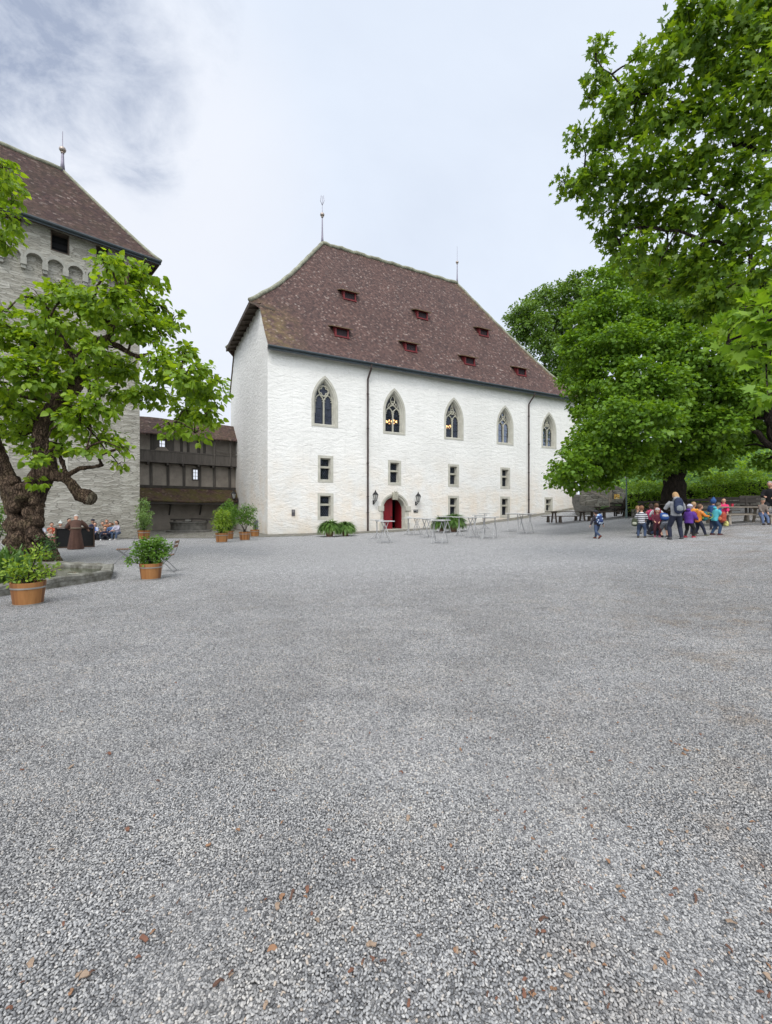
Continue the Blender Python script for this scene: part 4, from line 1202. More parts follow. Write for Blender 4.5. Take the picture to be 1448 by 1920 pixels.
# old well
wb = gp(354.5, 997)
well = thing('stone_well', 'low round dark stone well under the mossy lean-to roof', 'well', wb)
kk = wb.y / FPX; rw = 33 * kk
mb = MB(); mb.lathe([(rw + 0.28, -0.1), (rw + 0.28, 0.10), (rw + 0.22, 0.16), (rw, 0.16)], 28); mb.build('plinth', WELLST, well)
mb = MB(); mb.lathe([(rw * 0.96, 0.12), (rw * 0.94, 0.5), (rw * 0.97, 0.72), (rw * 1.0, 0.76), (rw * 1.0, 0.86), (rw * 0.82, 0.86), (rw * 0.82, 0.3), (0.01, 0.3)], 28); mb.build('basin', WELLST, well)
mb = MB()
for a, b in (((-rw * 1.1, 0.2, 1.02), (-0.2, 0.3, 1.02)), ((0.05, 0.3, 1.08), (rw * 1.15, 0.25, 1.02))): mb.bar(a, b, 0.16, 0.12)
mb.bar((-rw * 0.9, 0.25, 0.84), (-rw * 0.9, 0.25, 1.0), 0.14); mb.bar((rw * 0.95, 0.25, 0.84), (rw * 0.95, 0.25, 1.0), 0.14); mb.bar((0, 0.3, 0.3), (0, 0.3, 1.1), 0.2)
mb.build('beam', OLDWOODX, well)
mb = MB(); mb.box((0.05, -0.25, 0.95), (0.45, 0.2, 0.12)); mark_edges(mb.build('spout', PALE_STONE, well), 0.03)
# board leaning at the side wall
bp = gp(481, 999)
bd = thing('notice_board', 'grey round-topped board standing against the side wall behind the tubs', 'board', bp, R(25))
mb = MB(); lp = arch_loop(0, 0.24, 0.0, 0.75, 0.98, 6)
mb.poly(lp, [], lambda x, z: (x, -0.03, z)); mb.poly(lp, [], lambda x, z: (x, 0.03, z)); loops_mesh(mb, [(lp, -0.03), (lp, 0.03)], lambda u, d_, z: (u, d_, z))
mb.build('panel', simple('board_grey', (0.13, 0.14, 0.15), (0.09, 0.095, 0.10), 4, 0.7), bd)
mb = MB(); mb.tube([(x, -0.035, z) for x, z in lp], 0.022, 6, closed=True); mb.build('frame', OLDWOOD, bd)
# ================================================================== FOLIAGE
HEART = ([(0, 0, 0), (0.20, -0.03, 0.05), (0.37, 0.14, 0.09), (0.40, 0.36, 0.08), (0.27, 0.66, 0.03), (0, 1.0, -0.14), (-0.27, 0.66, 0.03), (-0.40, 0.36, 0.08), (-0.37, 0.14, 0.09), (-0.20, -0.03, 0.05), (0, 0.5, -0.02)],
         [(0, 1, 2, 3, 10), (10, 3, 4, 5), (0, 10, 7, 8, 9), (10, 5, 6, 7)])
STAR = ([(0, 0.08, 0), (0.20, 0.0, 0.03), (0.52, 0.06, 0.0), (0.34, 0.26, 0.05), (0.56, 0.62, -0.02), (0.23, 0.56, 0.05), (0.0, 1.0, -0.10), (-0.23, 0.56, 0.05), (-0.56, 0.62, -0.02), (-0.34, 0.26, 0.05), (-0.52, 0.06, 0.0), (-0.20, 0.0, 0.03), (0, 0.42, -0.04)],
        [(0, 1, 2, 3, 12), (12, 3, 4, 5), (12, 5, 6, 7), (12, 7, 8, 9), (0, 12, 9, 10, 11)])
RHOMB = ([(0, 0, 0), (0.34, 0.42, 0.07), (0, 1.0, -0.12), (-0.34, 0.42, 0.07)], [(0, 1, 2), (0, 2, 3)])
WIDE = ([(0, 0, 0), (0.42, 0.22, 0.06), (0.40, 0.62, 0.02), (0, 1.0, -0.14), (-0.40, 0.62, 0.02), (-0.42, 0.22, 0.06)], [(0, 1, 2, 3), (0, 3, 4, 5)])
OVAL = ([(0, 0, 0), (0.22, 0.25, 0.05), (0.24, 0.6, 0.04), (0, 1.0, -0.10), (-0.24, 0.6, 0.04), (-0.22, 0.25, 0.05), (0, 0.5, -0.02)],
        [(0, 1, 2, 6), (6, 2, 3), (0, 6, 4, 5), (6, 3, 4)])
BLADE = ([(-0.035, 0, 0), (0.035, 0, 0), (0.045, 0.4, 0.10), (0.035, 0.75, 0.02), (0, 1.0, -0.16), (-0.035, 0.75, 0.02), (-0.045, 0.4, 0.10)],
         [(0, 1, 2, 6), (6, 2, 3, 5), (5, 3, 4)])

def unit(a): return a / np.maximum(np.linalg.norm(a, axis=-1, keepdims=True), 1e-9)

def leaves_obj(name, pos, size, tip, nrm, tmpl, mat, parent=None, origin=(0, 0, 0)):
    """one mesh of leaves: pos (n,3), size (n,), tip direction (n,3), rough normal (n,3)"""
    tv_, tf = np.array(tmpl[0], float), tmpl[1]
    n = len(pos); y = unit(tip); x = unit(np.cross(y, nrm)); z = np.cross(x, y)
    V = (pos - np.array(origin))[:, None, :] + size[:, None, None] * (x[:, None, :] * tv_[None, :, 0:1] + y[:, None, :] * tv_[None, :, 1:2] + z[:, None, :] * tv_[None, :, 2:3])
    k = len(tv_); V = V.reshape(-1, 3)
    cnt = np.array([len(f) for f in tf]); flat_ = np.concatenate([np.array(f) for f in tf])
    L = (flat_[None, :] + (np.arange(n) * k)[:, None]).reshape(-1)
    tot = np.tile(cnt, n); start = np.concatenate([[0], np.cumsum(tot)[:-1]])
    me = bpy.data.meshes.new(name)
    me.vertices.add(len(V)); me.vertices.foreach_set('co', V.astype(np.float32).ravel())
    me.loops.add(len(L)); me.loops.foreach_set('vertex_index', L.astype(np.int32))
    me.polygons.add(len(tot)); me.polygons.foreach_set('loop_start', start.astype(np.int32)); me.polygons.foreach_set('loop_total', tot.astype(np.int32))
    me.materials.append(mat); me.update(calc_edges=True)
    o = bpy.data.objects.new(name, me); COL.objects.link(o)
    if parent is not None: o.parent = parent
    return o

def rdir(n):
    return unit(rng.normal(size=(n, 3)))

def sprays(tufts, tr_, nper, flat_=0.55, droop=0.5, out_c=None, size=(0.1, 0.15), up=0.9, rnd=0.5):
    """leaves hung on small sprays: tufts (m,3) centres with outward directions"""
    P, S, Tt, N = [], [], [], []
    for c, o_ in tufts:
        k = max(2, int(nper * (0.6 + 0.8 * random.random())))
        d_ = rdir(k); r = tr_ * rng.random((k, 1)) ** 0.45
        off = d_ * r; off[:, 2] *= flat_
        P.append(c + off)
        t = unit(off * np.array([1, 1, 0.4]) + 0.001) * 0.8 + o_ * 0.6 + rng.normal(size=(k, 3)) * rnd * 0.7 + np.array([0, 0, -droop])
        Tt.append(t)
        N.append(np.array([0, 0, up]) + o_ * 0.45 + rng.normal(size=(k, 3)) * rnd)
        S.append(size[0] + (size[1] - size[0]) * rng.random(k))
    return np.concatenate(P), np.concatenate(S), np.concatenate(Tt), np.concatenate(N)

def tufts_on(blobs, per_m2, shell=0.75, zsq=0.8, under=1.0):
    out = []
    for c, r in blobs:
        m = max(3, int(per_m2 * 4 * math.pi * r * r * 0.5))
        d_ = rdir(m)
        d_[:, 2] = np.where((d_[:, 2] < -0.25) & (rng.random(m) > under), -d_[:, 2], d_[:, 2])
        rad = r * (shell + (1 - shell) * rng.random((m, 1))) * np.where(rng.random((m, 1)) < 0.25, rng.random((m, 1)), 1.0)
        p = np.array(c) + d_ * rad * np.array([1, 1, zsq])
        for a, b in zip(p, d_): out.append((a, b))
    return out

def limb(mb, pts, r0, r1, n=7, wob=0.0, seg=4):
    """tapering crooked limb through the given points"""
    P = [Vector(p) for p in pts]; out = []
    for i in range(len(P) - 1):
        a, b = P[i], P[i + 1]; pa = P[i - 1] if i else a - (b - a); pb = P[i + 2] if i + 2 < len(P) else b + (b - a)
        for k in range(seg):
            t = k / seg
            out.append(0.5 * ((2 * a) + (b - pa) * t + (2 * pa - 5 * a + 4 * b - pb) * t * t + (3 * a - pa - 3 * b + pb) * t ** 3))
    out.append(P[-1])
    if wob: out = [p + Vector((random.gauss(0, wob), random.gauss(0, wob), random.gauss(0, wob))) if 0 < i < len(out) - 1 else p for i, p in enumerate(out)]
    m = len(out) - 1
    mb.tube(out, [r0 + (r1 - r0) * (i / m) ** 0.8 for i in range(m + 1)], n)
    return out

LEAF_CAT = m_leaf('catalpa_leaf', (0.085, 0.165, 0.014), (0.18, 0.30, 0.022), (0.30, 0.43, 0.035), 0.48)
LEAF_PLANE = m_leaf('plane_leaf', (0.060, 0.130, 0.013), (0.118, 0.215, 0.018), (0.215, 0.325, 0.026), 0.50)
LEAF_MAPLE = m_leaf('maple_leaf', (0.065, 0.145, 0.016), (0.125, 0.24, 0.021), (0.20, 0.34, 0.03), 0.42)
LEAF_FAR = m_leaf('far_leaf', (0.080, 0.155, 0.032), (0.13, 0.23, 0.042), (0.18, 0.29, 0.055), 0.34)
LEAF_HEDGE = m_leaf('hedge_leaf', (0.10, 0.20, 0.018), (0.20, 0.35, 0.028), (0.32, 0.46, 0.045), 0.40)
LEAF_SHRUB = m_leaf('shrub_leaf', (0.055, 0.13, 0.018), (0.10, 0.21, 0.024), (0.17, 0.29, 0.04), 0.30)
LEAF_LIME = m_leaf('lime_leaf', (0.10, 0.19, 0.018), (0.18, 0.29, 0.026), (0.30, 0.38, 0.04), 0.36)
LEAF_STRAP = m_leaf('strap_leaf', (0.045, 0.11, 0.02), (0.085, 0.17, 0.03), (0.15, 0.25, 0.06), 0.18)
IVY = m_leaf('ivy_leaf', (0.018, 0.05, 0.012), (0.035, 0.085, 0.018), (0.06, 0.12, 0.02), 0.12)
BARK_CAT = m_bark('catalpa_bark', (0.030, 0.021, 0.016), (0.125, 0.086, 0.060), 0.35, 6)
BARK_DARK = m_bark('dark_bark', (0.022, 0.018, 0.015), (0.055, 0.043, 0.034), 0.1, 6)

# ---------------------------------------------- gnarled catalpa on the left
CY0 = 14.4
cbase = Vector((at(52, 1050, CY0).x, CY0, 0.0))
cat_t = thing('catalpa_tree', 'old gnarled tree with burled trunk and large heart-shaped leaves beside the pond', 'tree', cbase)
q = lambda px, py, Y=CY0: at(px, py, Y)
mb = MB()
trunk = [(50, 1075, 42), (48, 1040, 33), (46, 1005, 26), (46, 975, 25), (46, 945, 26), (48, 915, 27)]
mb.tube([q(x, y) for x, y, r in trunk], [r / FPX * CY0 for x, y, r in trunk], 16)
def mlimb(pts, n=10):
    P = [q(*p[:2], (p[3] if len(p) > 3 else CY0)) for p in pts]; Rr = [p[2] * 0.80 / FPX * CY0 for p in pts]
    mb.tube(P, Rr, n)
mlimb([(36, 960, 26), (20, 915, 22), (6, 885, 20), (-14, 830, 18), (-40, 770, 16), (-60, 700, 14), (-52, 600, 10), (-44, 500, 7), (-34, 420, 5), (-14, 365, 3)])
mlimb([(50, 950, 31), (68, 912, 26), (86, 880, 25), (84, 850, 21), (74, 822, 17), (78, 795, 15), (98, 765, 16), (128, 742, 17), (144, 720, 15), (142, 700, 13), (148, 680, 10), (156, 655, 9), (156, 640, 10), (172, 642, 11), (190, 640, 11), (203, 636, 10), (210, 622, 7), (200, 600, 6), (185, 580, 5)])
mlimb([(206, 642, 8), (226, 650, 6), (246, 664, 5), (262, 668, 4), (290, 660, 3)], 7)
mlimb([(120, 745, 13), (92, 746, 11), (60, 742, 10), (28, 738, 9), (-10, 728, 7)])
mlimb([(85, 882, 18), (104, 893, 13), (120, 896, 11), (132, 905, 11), (144, 922, 12), (152, 934, 13)])
mlimb([(148, 926, 15), (156, 929, 17), (164, 932, 18), (171, 934, 16)])
mlimb([(118, 894, 7), (133, 888, 5.5), (150, 878, 5), (172, 876, 5), (192, 872, 4.5), (186, 862, 4), (192, 852, 4), (206, 846, 3.5), (220, 842, 3), (226, 852, 2.2)], 7)
mlimb([(96, 850, 10), (106, 838, 6), (118, 870, 5), (124, 890, 5)], 7)
mlimb([(150, 690, 8), (120, 640, 6), (100, 610, 5), (90, 580, 4)], 7)
mlimb([(205, 630, 7), (222, 580, 6), (235, 545, 5), (240, 510, 3.5)], 7)
mlimb([(246, 664, 4.5), (300, 690, 4), (340, 700, 3.4), (372, 742, 2.6)], 7)
# spreading roots
for x, y in ((95, 1052), (112, 1056), (20, 1062), (70, 1066)): mlimb([(58, 1000, 22), ((58 + x) / 2 + 4, 1030, 18), (x, y, 9)], 8)
# burls
for i in range(120):
    h = random.random(); py = 1045 - h * 150
    r0 = 25 + 7 * (1 - h)
    a = random.uniform(0, 2 * math.pi)
    cx_ = 46 + r0 * math.cos(a); Yb = CY0 - math.sin(a) * r0 / FPX * CY0 * 0.95
    rr = random.uniform(4.5, 11.5) / FPX * CY0
    mb.ball(q(cx_, py, Yb), (rr, rr * 0.85, rr * random.uniform(0.7, 1.0)), 9, 6)
for x, y, r in ((26, 950, 13), (70, 975, 12), (62, 1000, 12), (36, 1010, 13), (72, 1008, 10), (54, 962, 11), (28, 985, 12), (66, 940, 10), (48, 985, 13), (74, 958, 8)):
    mb.ball(q(x, y, CY0 - 0.55), r / FPX * CY0, 10, 7)
me = remesh(mb, 0.032, 0)
me.transform(Matrix.Translation(-cbase))
BARK_BURL = m_bark('burled_bark', (0.045, 0.031, 0.023), (0.17, 0.118, 0.082), 0.35, 3.2)
tr_o = link_mesh(me, 'trunk', BARK_BURL, cat_t)
tex = bpy.data.textures.new('bark_lumps', 'CLOUDS'); tex.noise_scale = 0.16; tex.noise_depth = 3
dm = tr_o.modifiers.new('lumps', 'DISPLACE'); dm.texture = tex; dm.strength = 0.06; dm.mid_level = 0.5; dm.texture_coords = 'LOCAL'
# crown
CB = [(238, 505, 40), (205, 500, 26), (275, 520, 30), (170, 565, 44), (225, 560, 42), (120, 560, 34), (130, 540, 26), (90, 600, 42), (285, 575, 40), (130, 620, 44), (200, 590, 30), (250, 610, 44), (300, 625, 34), (325, 600, 20),
      (60, 650, 40), (30, 625, 24), (95, 665, 42), (20, 690, 40), (60, 715, 42), (105, 705, 34), (5, 745, 36), (305, 680, 40), (345, 665, 24), (345, 710, 40), (375, 690, 24), (385, 735, 36), (408, 715, 14), (290, 735, 34), (350, 770, 36), (385, 780, 30), (320, 800, 24), (365, 812, 22),
      (260, 740, 26), (180, 760, 38), (215, 745, 30), (150, 790, 36), (190, 815, 30), (110, 800, 26), (225, 840, 18), (222, 870, 10), (45, 785, 30), (15, 800, 30), (60, 835, 22), (30, 770, 30), (85, 850, 14), (100, 890, 16), (62, 905, 10), (-20, 600, 60), (-50, 720, 70), (-60, 830, 50),
      (200, 700, 26), (180, 725, 22), (230, 700, 24), (150, 690, 36), (120, 730, 30), (88, 770, 34), (180, 660, 34), (240, 690, 34), (120, 835, 24), (160, 845, 18), (62, 868, 20), (130, 765, 26), (40, 815, 26), (75, 560, 24), (10, 585, 18), (12, 355, 30), (18, 410, 24), (-20, 330, 50), (5, 315, 22), (-20, 430, 40), (5, 455, 14)]
blobs = []
for x, y, r in CB:
    Y = CY0 + random.uniform(-1.6, 1.8); blobs.append((tuple(q(x, y, Y)), max(0.24, r / FPX * Y * 1.08)))
tf = tufts_on(blobs, 9.5, 0.35, 0.85)
P, S, Tt, N = sprays(tf, 0.26, 10, 0.45, 0.6, size=(0.10, 0.235), up=0.8, rnd=0.55)
mb = MB()
nodes = [q(*p) for p in ((-34, 420), (-44, 500), (72, 800), (128, 742), (150, 690), (203, 638), (240, 660), (28, 738), (85, 870), (-20, 800), (340, 700), (300, 690), (235, 545), (100, 610))]
for c, r in sorted(blobs, key=lambda b: min((p - Vector(b[0])).length for p in nodes)):
    c = Vector(c); nd = min(nodes, key=lambda p: (p - c).length)
    limb(mb, [nd, nd.lerp(c, 0.5) + Vector((random.gauss(0, .15), random.gauss(0, .15), 0.22)), c], 0.04, 0.016, 5, 0.02)
    nodes.append(c)
    for _ in range(5):
        e = c + Vector(tuple(rdir(1)[0])) * r * 0.95; limb(mb, [c, c.lerp(e, 0.5) + Vector((0, 0, 0.08)), e], 0.018, 0.006, 4, 0.01, 2)
bo = mb.build('branches', BARK_CAT, cat_t, world=True)
mb = MB(); ca, cb_ = q(173, 936), q(177, 938)
mb.tube([q(168, 934), ca, cb_], [(0.23, 0.21), (0.22, 0.20), (0.15, 0.13)], 9); mb.build('sawn_end', m_bark('sawn_wood', (0.10, 0.08, 0.055), (0.26, 0.22, 0.16), 0.4, 5), cat_t, world=True)
leaves_obj('crown', P, S, Tt, N, HEART, LEAF_CAT, cat_t, cbase)
# ivy round the foot
tf = [(np.array(q(88 + random.uniform(-16, 14), 1030 + random.uniform(-22, 18), CY0 - 0.75 + random.uniform(-.2, .3))), rdir(1)[0]) for _ in range(46)]
iv = thing('ivy_plant', 'dark green ivy clump growing at the foot of the gnarled trunk', 'plant', (q(88, 1045, CY0 - 0.8).x, CY0 - 0.8, 0.02))
P, S, Tt, N = sprays(tf, 0.13, 9, 0.9, 0.3, size=(0.05, 0.09), up=0.4, rnd=0.6)
leaves_obj('foliage', P, S, Tt, N, OVAL, IVY, iv, iv.location)

# ---------------------------------------------- plane tree whose branches hang in at the right
ptx = Vector((11.6, 6.6, T(11.6, 6.6)))
plane = thing('plane_tree', 'near tree hanging lobed bright green leaves into the top right of the view', 'tree', ptx)
mb = MB()
tp = [(0, 0, -0.2), (0.05, 0.02, 2.2), (-0.05, 0.1, 4.4), (0.1, 0.3, 7.0), (0.0, 0.5, 10.0), (0.1, 0.6, 12.5)]
limb(mb, [ptx + Vector(p) for p in tp], 0.42, 0.12, 12)
PB = []   # x, y, radius px, depth
def pb(rows):
    for x, y, r, Y in rows: PB.append((x, y, r, Y))
pb([(1118, 95, 26, 9.6), (1122, 150, 30, 9.5), (1150, 200, 36, 9.2), (1105, 185, 16, 9.7), (1195, 160, 46, 9.0), (1205, 100, 22, 9.2), (1250, 120, 48, 8.8), (1290, 70, 48, 8.6), (1290, 15, 34, 8.6), (1340, 30, 54, 8.4), (1400, 30, 56, 8.2), (1440, 60, 56, 8.0), (1470, 0, 60, 8),
    (1330, 120, 56, 8.5), (1390, 130, 56, 8.2), (1440, 160, 56, 8.0), (1090, 255, 26, 9.6), (1135, 260, 44, 9.3), (1190, 240, 50, 9.0), (1250, 220, 54, 8.8), (1310, 200, 54, 8.6), (1370, 220, 56, 8.3), (1430, 250, 58, 8.0),
    (1060, 345, 22, 9.8), (1085, 350, 28, 9.6), (1120, 330, 44, 9.3), (1180, 320, 52, 9.0), (1245, 310, 54, 8.8), (1310, 300, 54, 8.6), (1380, 330, 56, 8.3), (1440, 350, 56, 8.0), (1105, 385, 22, 9.5),
    (1155, 400, 42, 9.2), (1140, 440, 28, 9.3), (1165, 470, 26, 9.2), (1210, 400, 52, 9.0), (1270, 400, 54, 8.7), (1335, 410, 54, 8.5), (1400, 430, 54, 8.2), (1195, 465, 34, 9.0), (1250, 470, 40, 8.8), (1310, 480, 46, 8.5), (1370, 500, 48, 8.2), (1430, 510, 50, 7.8), (1185, 500, 28, 9.2), (1225, 520, 34, 9.0), (1285, 530, 42, 8.8), (1345, 550, 44, 8.4), (1400, 560, 46, 8.2), (1320, 580, 34, 8.6), (1375, 600, 36, 8.3), (1430, 570, 44, 8.0)])
pb([(1400, 575, 34, 6.0), (1435, 600, 36, 5.6), (1380, 610, 22, 6.2), (1360, 650, 20, 6.3), (1410, 650, 36, 5.9), (1445, 680, 36, 5.6), (1385, 680, 20, 6.1), (1440, 740, 16, 5.6), (1450, 550, 30, 5.6)])
limbs = [[ptx + Vector((-0.05, 0.1, 4.2)), at(1470, 480, 8.4), at(1380, 400, 8.5), at(1270, 350, 8.8), at(1160, 330, 9.2), at(1075, 345, 9.6)],
         [ptx + Vector((0, 0.2, 6.0)), at(1470, 300, 8.2), at(1370, 250, 8.4), at(1280, 190, 8.7), at(1180, 170, 9.1), at(1118, 110, 9.5)],
         [ptx + Vector((0.05, 0.3, 7.0)), at(1480, 120, 8.0), at(1400, 70, 8.2), at(1320, 60, 8.5), at(1285, 40, 8.6)],
         [ptx + Vector((0.0, 0.1, 4.0)), at(1490, 560, 7.5), at(1400, 480, 8.2), at(1300, 440, 8.6), at(1200, 430, 9.0), at(1160, 450, 9.2)],
         [ptx + Vector((-0.1, 0.0, 3.6)), Vector((6.8, 6.0, 4.9)), at(1460, 600, 5.7), at(1410, 620, 5.9), at(1365, 650, 6.2)]]
nodes = []
for l in limbs: nodes += limb(mb, l, 0.06 if l is not limbs[-1] else 0.05, 0.012, 6, 0.03)
blobs = [(tuple(at(x, y, Y + random.uniform(-0.5, 0.6))), max(0.16, r / FPX * Y * 0.95)) for x, y, r, Y in PB]
for c, r in blobs:
    c = Vector(c); nd = min(nodes, key=lambda p: (p - c).length)
    limb(mb, [nd, nd.lerp(c, 0.5) + Vector((random.gauss(0, .04), random.gauss(0, .04), 0.05)), c], 0.022, 0.008, 4, 0.01, 3)
    for _ in range(4):
        e = c + Vector(tuple(rdir(1)[0])) * r; limb(mb, [c, c.lerp(e, 0.5) + Vector((0, 0, 0.03)), e], 0.008, 0.003, 4, 0.0, 2)
mb.build('trunk', BARK_DARK, plane, world=True)
far_b = [b for b, p in zip(blobs, PB) if p[3] > 7]; near_b = [b for b, p in zip(blobs, PB) if p[3] <= 7]
tf = tufts_on(far_b, 46, 0.2, 0.95)
P, S, Tt, N = sprays(tf, 0.17, 4.6, 0.8, 0.5, size=(0.085, 0.15), up=0.6, rnd=0.75)
leaves_obj('crown', P, S, Tt, N, STAR, LEAF_PLANE, plane, ptx)
LEAF_NEAR = m_leaf('near_plane_leaf', (0.085, 0.19, 0.016), (0.15, 0.28, 0.022), (0.24, 0.38, 0.03), 0.48)
tf = tufts_on(near_b, 34, 0.3, 0.85)
P, S, Tt, N = sprays(tf, 0.12, 5, 0.7, 0.25, size=(0.10, 0.17), up=0.9, rnd=0.5)
leaves_obj('foliage', P, S, Tt, N, STAR, LEAF_NEAR, plane, ptx)

# ---------------------------------------------- big maple in the middle right
def big_tree(name, label, base, trunk_r, limbs, blob_px, leaf, tmpl, per_m2, tr_, nper, size, droop=0.5, zsq=0.6, bark=BARK_DARK, jit=1.5, up=1.0, rnd=0.35, flat_=0.28, roots=True):
    t = thing(name, label, 'tree', base)
    mb = MB(); nodes = []
    for pts, r0, r1 in limbs: nodes += limb(mb, [base + Vector(p) for p in pts], r0, r1, 9, 0.04)
    if roots:
        for k in range(7):
            a = 2 * math.pi * k / 7; mb.tube([base + Vector((0.5 * trunk_r * math.cos(a), 0.5 * trunk_r * math.sin(a), 1.1)), base + Vector((1.0 * trunk_r * math.cos(a), 1.0 * trunk_r * math.sin(a), 0.35)), base + Vector((1.9 * trunk_r * math.cos(a), 1.9 * trunk_r * math.sin(a), -0.15))], [0.35 * trunk_r, 0.35 * trunk_r, 0.15 * trunk_r], 7)
    blobs = []
    for x, y, r, Y in blob_px:
        Yj = Y + random.uniform(-jit, jit); blobs.append((tuple(at(x, y, Yj)), r / FPX * Yj))
    for c, r in blobs:
        c = Vector(c); nd = min(nodes, key=lambda p: (p - c).length)
        limb(mb, [nd, nd.lerp(c, 0.5) + Vector((random.gauss(0, .25), random.gauss(0, .25), 0.25)), c], 0.09, 0.03, 5, 0.05, 3)
    mb.build('trunk', bark, t, world=True)
    tf = tufts_on([(c, r * 0.86) for c, r in blobs], per_m2, 0.80, zsq, 0.72)
    P, S, Tt, N = sprays(tf, tr_, nper, flat_, droop, size=size, up=up, rnd=rnd)
    print(name, len(P))
    leaves_obj('crown', P, S, Tt, N, tmpl, leaf, t, base)
    return t

mY = 25.0
mbx = Vector((at(1264, 960, mY).x, mY, 0)); mbx.z = T(mbx.x, mbx.y)
MBL = [(1130, 545, 44, 26), (1165, 520, 40, 26), (1215, 520, 44, 26), (1270, 530, 50, 26), (1330, 540, 50, 26), (1390, 560, 50, 26), (1440, 560, 50, 26),
       (1100, 600, 40, 25), (1150, 590, 46, 24), (1205, 580, 50, 24), (1265, 590, 50, 23), (1325, 600, 50, 23), (1390, 620, 50, 23), (1450, 640, 50, 23),
       (1090, 660, 46, 25), (1140, 650, 50, 23), (1200, 650, 54, 22.5), (1260, 660, 54, 22), (1320, 670, 54, 22), (1385, 690, 50, 22), (1445, 710, 50, 22),
       (1085, 715, 38, 24), (1130, 715, 50, 22.5), (1190, 720, 54, 21.5), (1250, 730, 54, 21), (1315, 740, 54, 21), (1380, 750, 50, 22.5), (1440, 770, 40, 26),
       (1092, 765, 24, 23.5), (1118, 780, 38, 22), (1165, 785, 50, 21), (1225, 795, 52, 20.5), (1290, 800, 50, 21), (1350, 805, 46, 22), (1410, 825, 34, 26),
       (1100, 815, 28, 22), (1132, 822, 36, 21.5), (1080, 838, 16, 22), (1150, 870, 36, 21), (1240, 868, 34, 23.5), (1295, 870, 30, 24), (1048, 902, 18, 21.8), (1070, 908, 16, 21.4), (1046, 888, 18, 22), (1096, 905, 18, 21), (1126, 905, 15, 21), (1150, 898, 18, 21), (1054, 878, 18, 22), (1074, 862, 24, 21.5), (1100, 840, 36, 21), (1055, 895, 20, 21.8), (1085, 885, 28, 21.2), (1130, 850, 42, 20.8), (1130, 885, 26, 20.8), (1180, 850, 42, 21), (1170, 880, 22, 21.5), (1225, 860, 34, 22), (1305, 850, 34, 23), (1210, 880, 18, 22.5),
       (1350, 850, 30, 24), (1180, 640, 50, 27), (1250, 620, 50, 28), (1330, 700, 50, 27), (1230, 760, 50, 26), (1310, 780, 50, 27), (1170, 740, 50, 26), (1390, 700, 50, 27), (1440, 640, 50, 27)]
big_tree('maple_tree', 'broad dark-trunked maple with layered green crown hanging beside the white hall', mbx, 0.72,
         [([(0, 0, -0.3), (0, 0, 1.5), (0.05, 0, 3.0), (-0.1, 0.1, 5.0), (0.1, 0.2, 8.0), (0, 0, 12.5)], 0.78, 0.12),
          ([(0, 0, 2.6), (-1.2, -0.5, 4.6), (-3.2, -1.2, 6.2), (-4.8, -1.4, 7.0)], 0.34, 0.08), ([(0, 0, 3.0), (1.4, -0.8, 5.0), (3.4, -1.5, 6.6), (5.2, -1.8, 7.2)], 0.34, 0.08),
          ([(0, 0, 4.0), (-0.8, -1.6, 6.0), (-1.6, -3.2, 8.0)], 0.25, 0.07), ([(0, 0.1, 5.0), (-2, 0.6, 8), (-3.4, 1, 10.5)], 0.22, 0.06), ([(0, 0.1, 5.0), (2.4, 0.6, 8), (4, 1, 10.5)], 0.22, 0.06),
          ([(0, 0, 2.8), (-1.8, -1.5, 3.6), (-3.6, -2.8, 3.8), (-5.6, -3.2, 3.6)], 0.2, 0.05)],
         MBL, LEAF_MAPLE, WIDE, 6.5, 0.44, 32, (0.12, 0.21), 0.55, 0.95, flat_=0.60, rnd=0.6, up=0.7)

# tree at the right edge with the forked dark trunk
eY = 22.0
eb = Vector((at(1492, 960, eY).x, eY, 0)); eb.z = T(eb.x, eb.y)
big_tree('edge_tree', 'dark forked trunk leaning in at the right edge under drooping foliage', eb, 0.35,
         [([(0, 0, -0.3), (-0.2, 0, 1.8), (-0.9, 0, 3.2), (-1.3, 0, 4.6), (-1.6, 0.1, 6.5), (-1.5, 0.2, 8.5)], 0.36, 0.08), ([(-0.75, 0, 2.9), (-1.9, 0, 3.8), (-3.2, -0.1, 5.0), (-4.2, -0.2, 5.6)], 0.17, 0.06)],
         [(1420, 700, 40, 22), (1395, 745, 40, 22), (1370, 800, 36, 24), (1440, 800, 40, 25.5), (1350, 830, 26, 24), (1440, 860, 22, 25.5), (1470, 720, 50, 22), (1500, 800, 44, 24), (1390, 840, 20, 25), (1490, 660, 60, 22)],
         LEAF_MAPLE, WIDE, 6.5, 0.44, 32, (0.12, 0.20), 0.55, 0.95, jit=0.7, flat_=0.60, rnd=0.6, up=0.7)

# trees behind the hall
fY = 66.0
def far_tree(label, x0, rows, Y=fY):
    b = Vector((at(x0, 900, Y).x, Y, 2.0))
    big_tree('broadleaf_tree', label, b, 0.6, [([(0, 0, -3), (0.3, 0, 6), (-0.2, 0, 14), (0.3, 0, 24)], 0.6, 0.15), ([(0, 0, 8), (-3, 0, 14), (-4.5, 0, 19)], 0.25, 0.08), ([(0, 0, 9), (3, 0, 15), (4.5, 0, 20)], 0.25, 0.08)],
             [(x, y, r, Y) for x, y, r in rows], LEAF_FAR, RHOMB, 2.6, 0.75, 20, (0.30, 0.48), 0.4, 0.8, jit=2.0, roots=False, flat_=0.5, rnd=0.6, up=0.7)
far_tree('tall rounded tree rising behind the right end of the hall roof', 1020,
         [(968, 600, 24), (975, 625, 26), (985, 580, 26), (1010, 565, 28), (1040, 552, 28), (1075, 550, 30), (1105, 560, 30), (1000, 610, 34), (1040, 600, 38), (1080, 600, 38), (1020, 650, 38), (1060, 650, 40), (1050, 700, 40), (1090, 690, 40), (1085, 530, 24), (1120, 590, 36), (1110, 740, 40)])
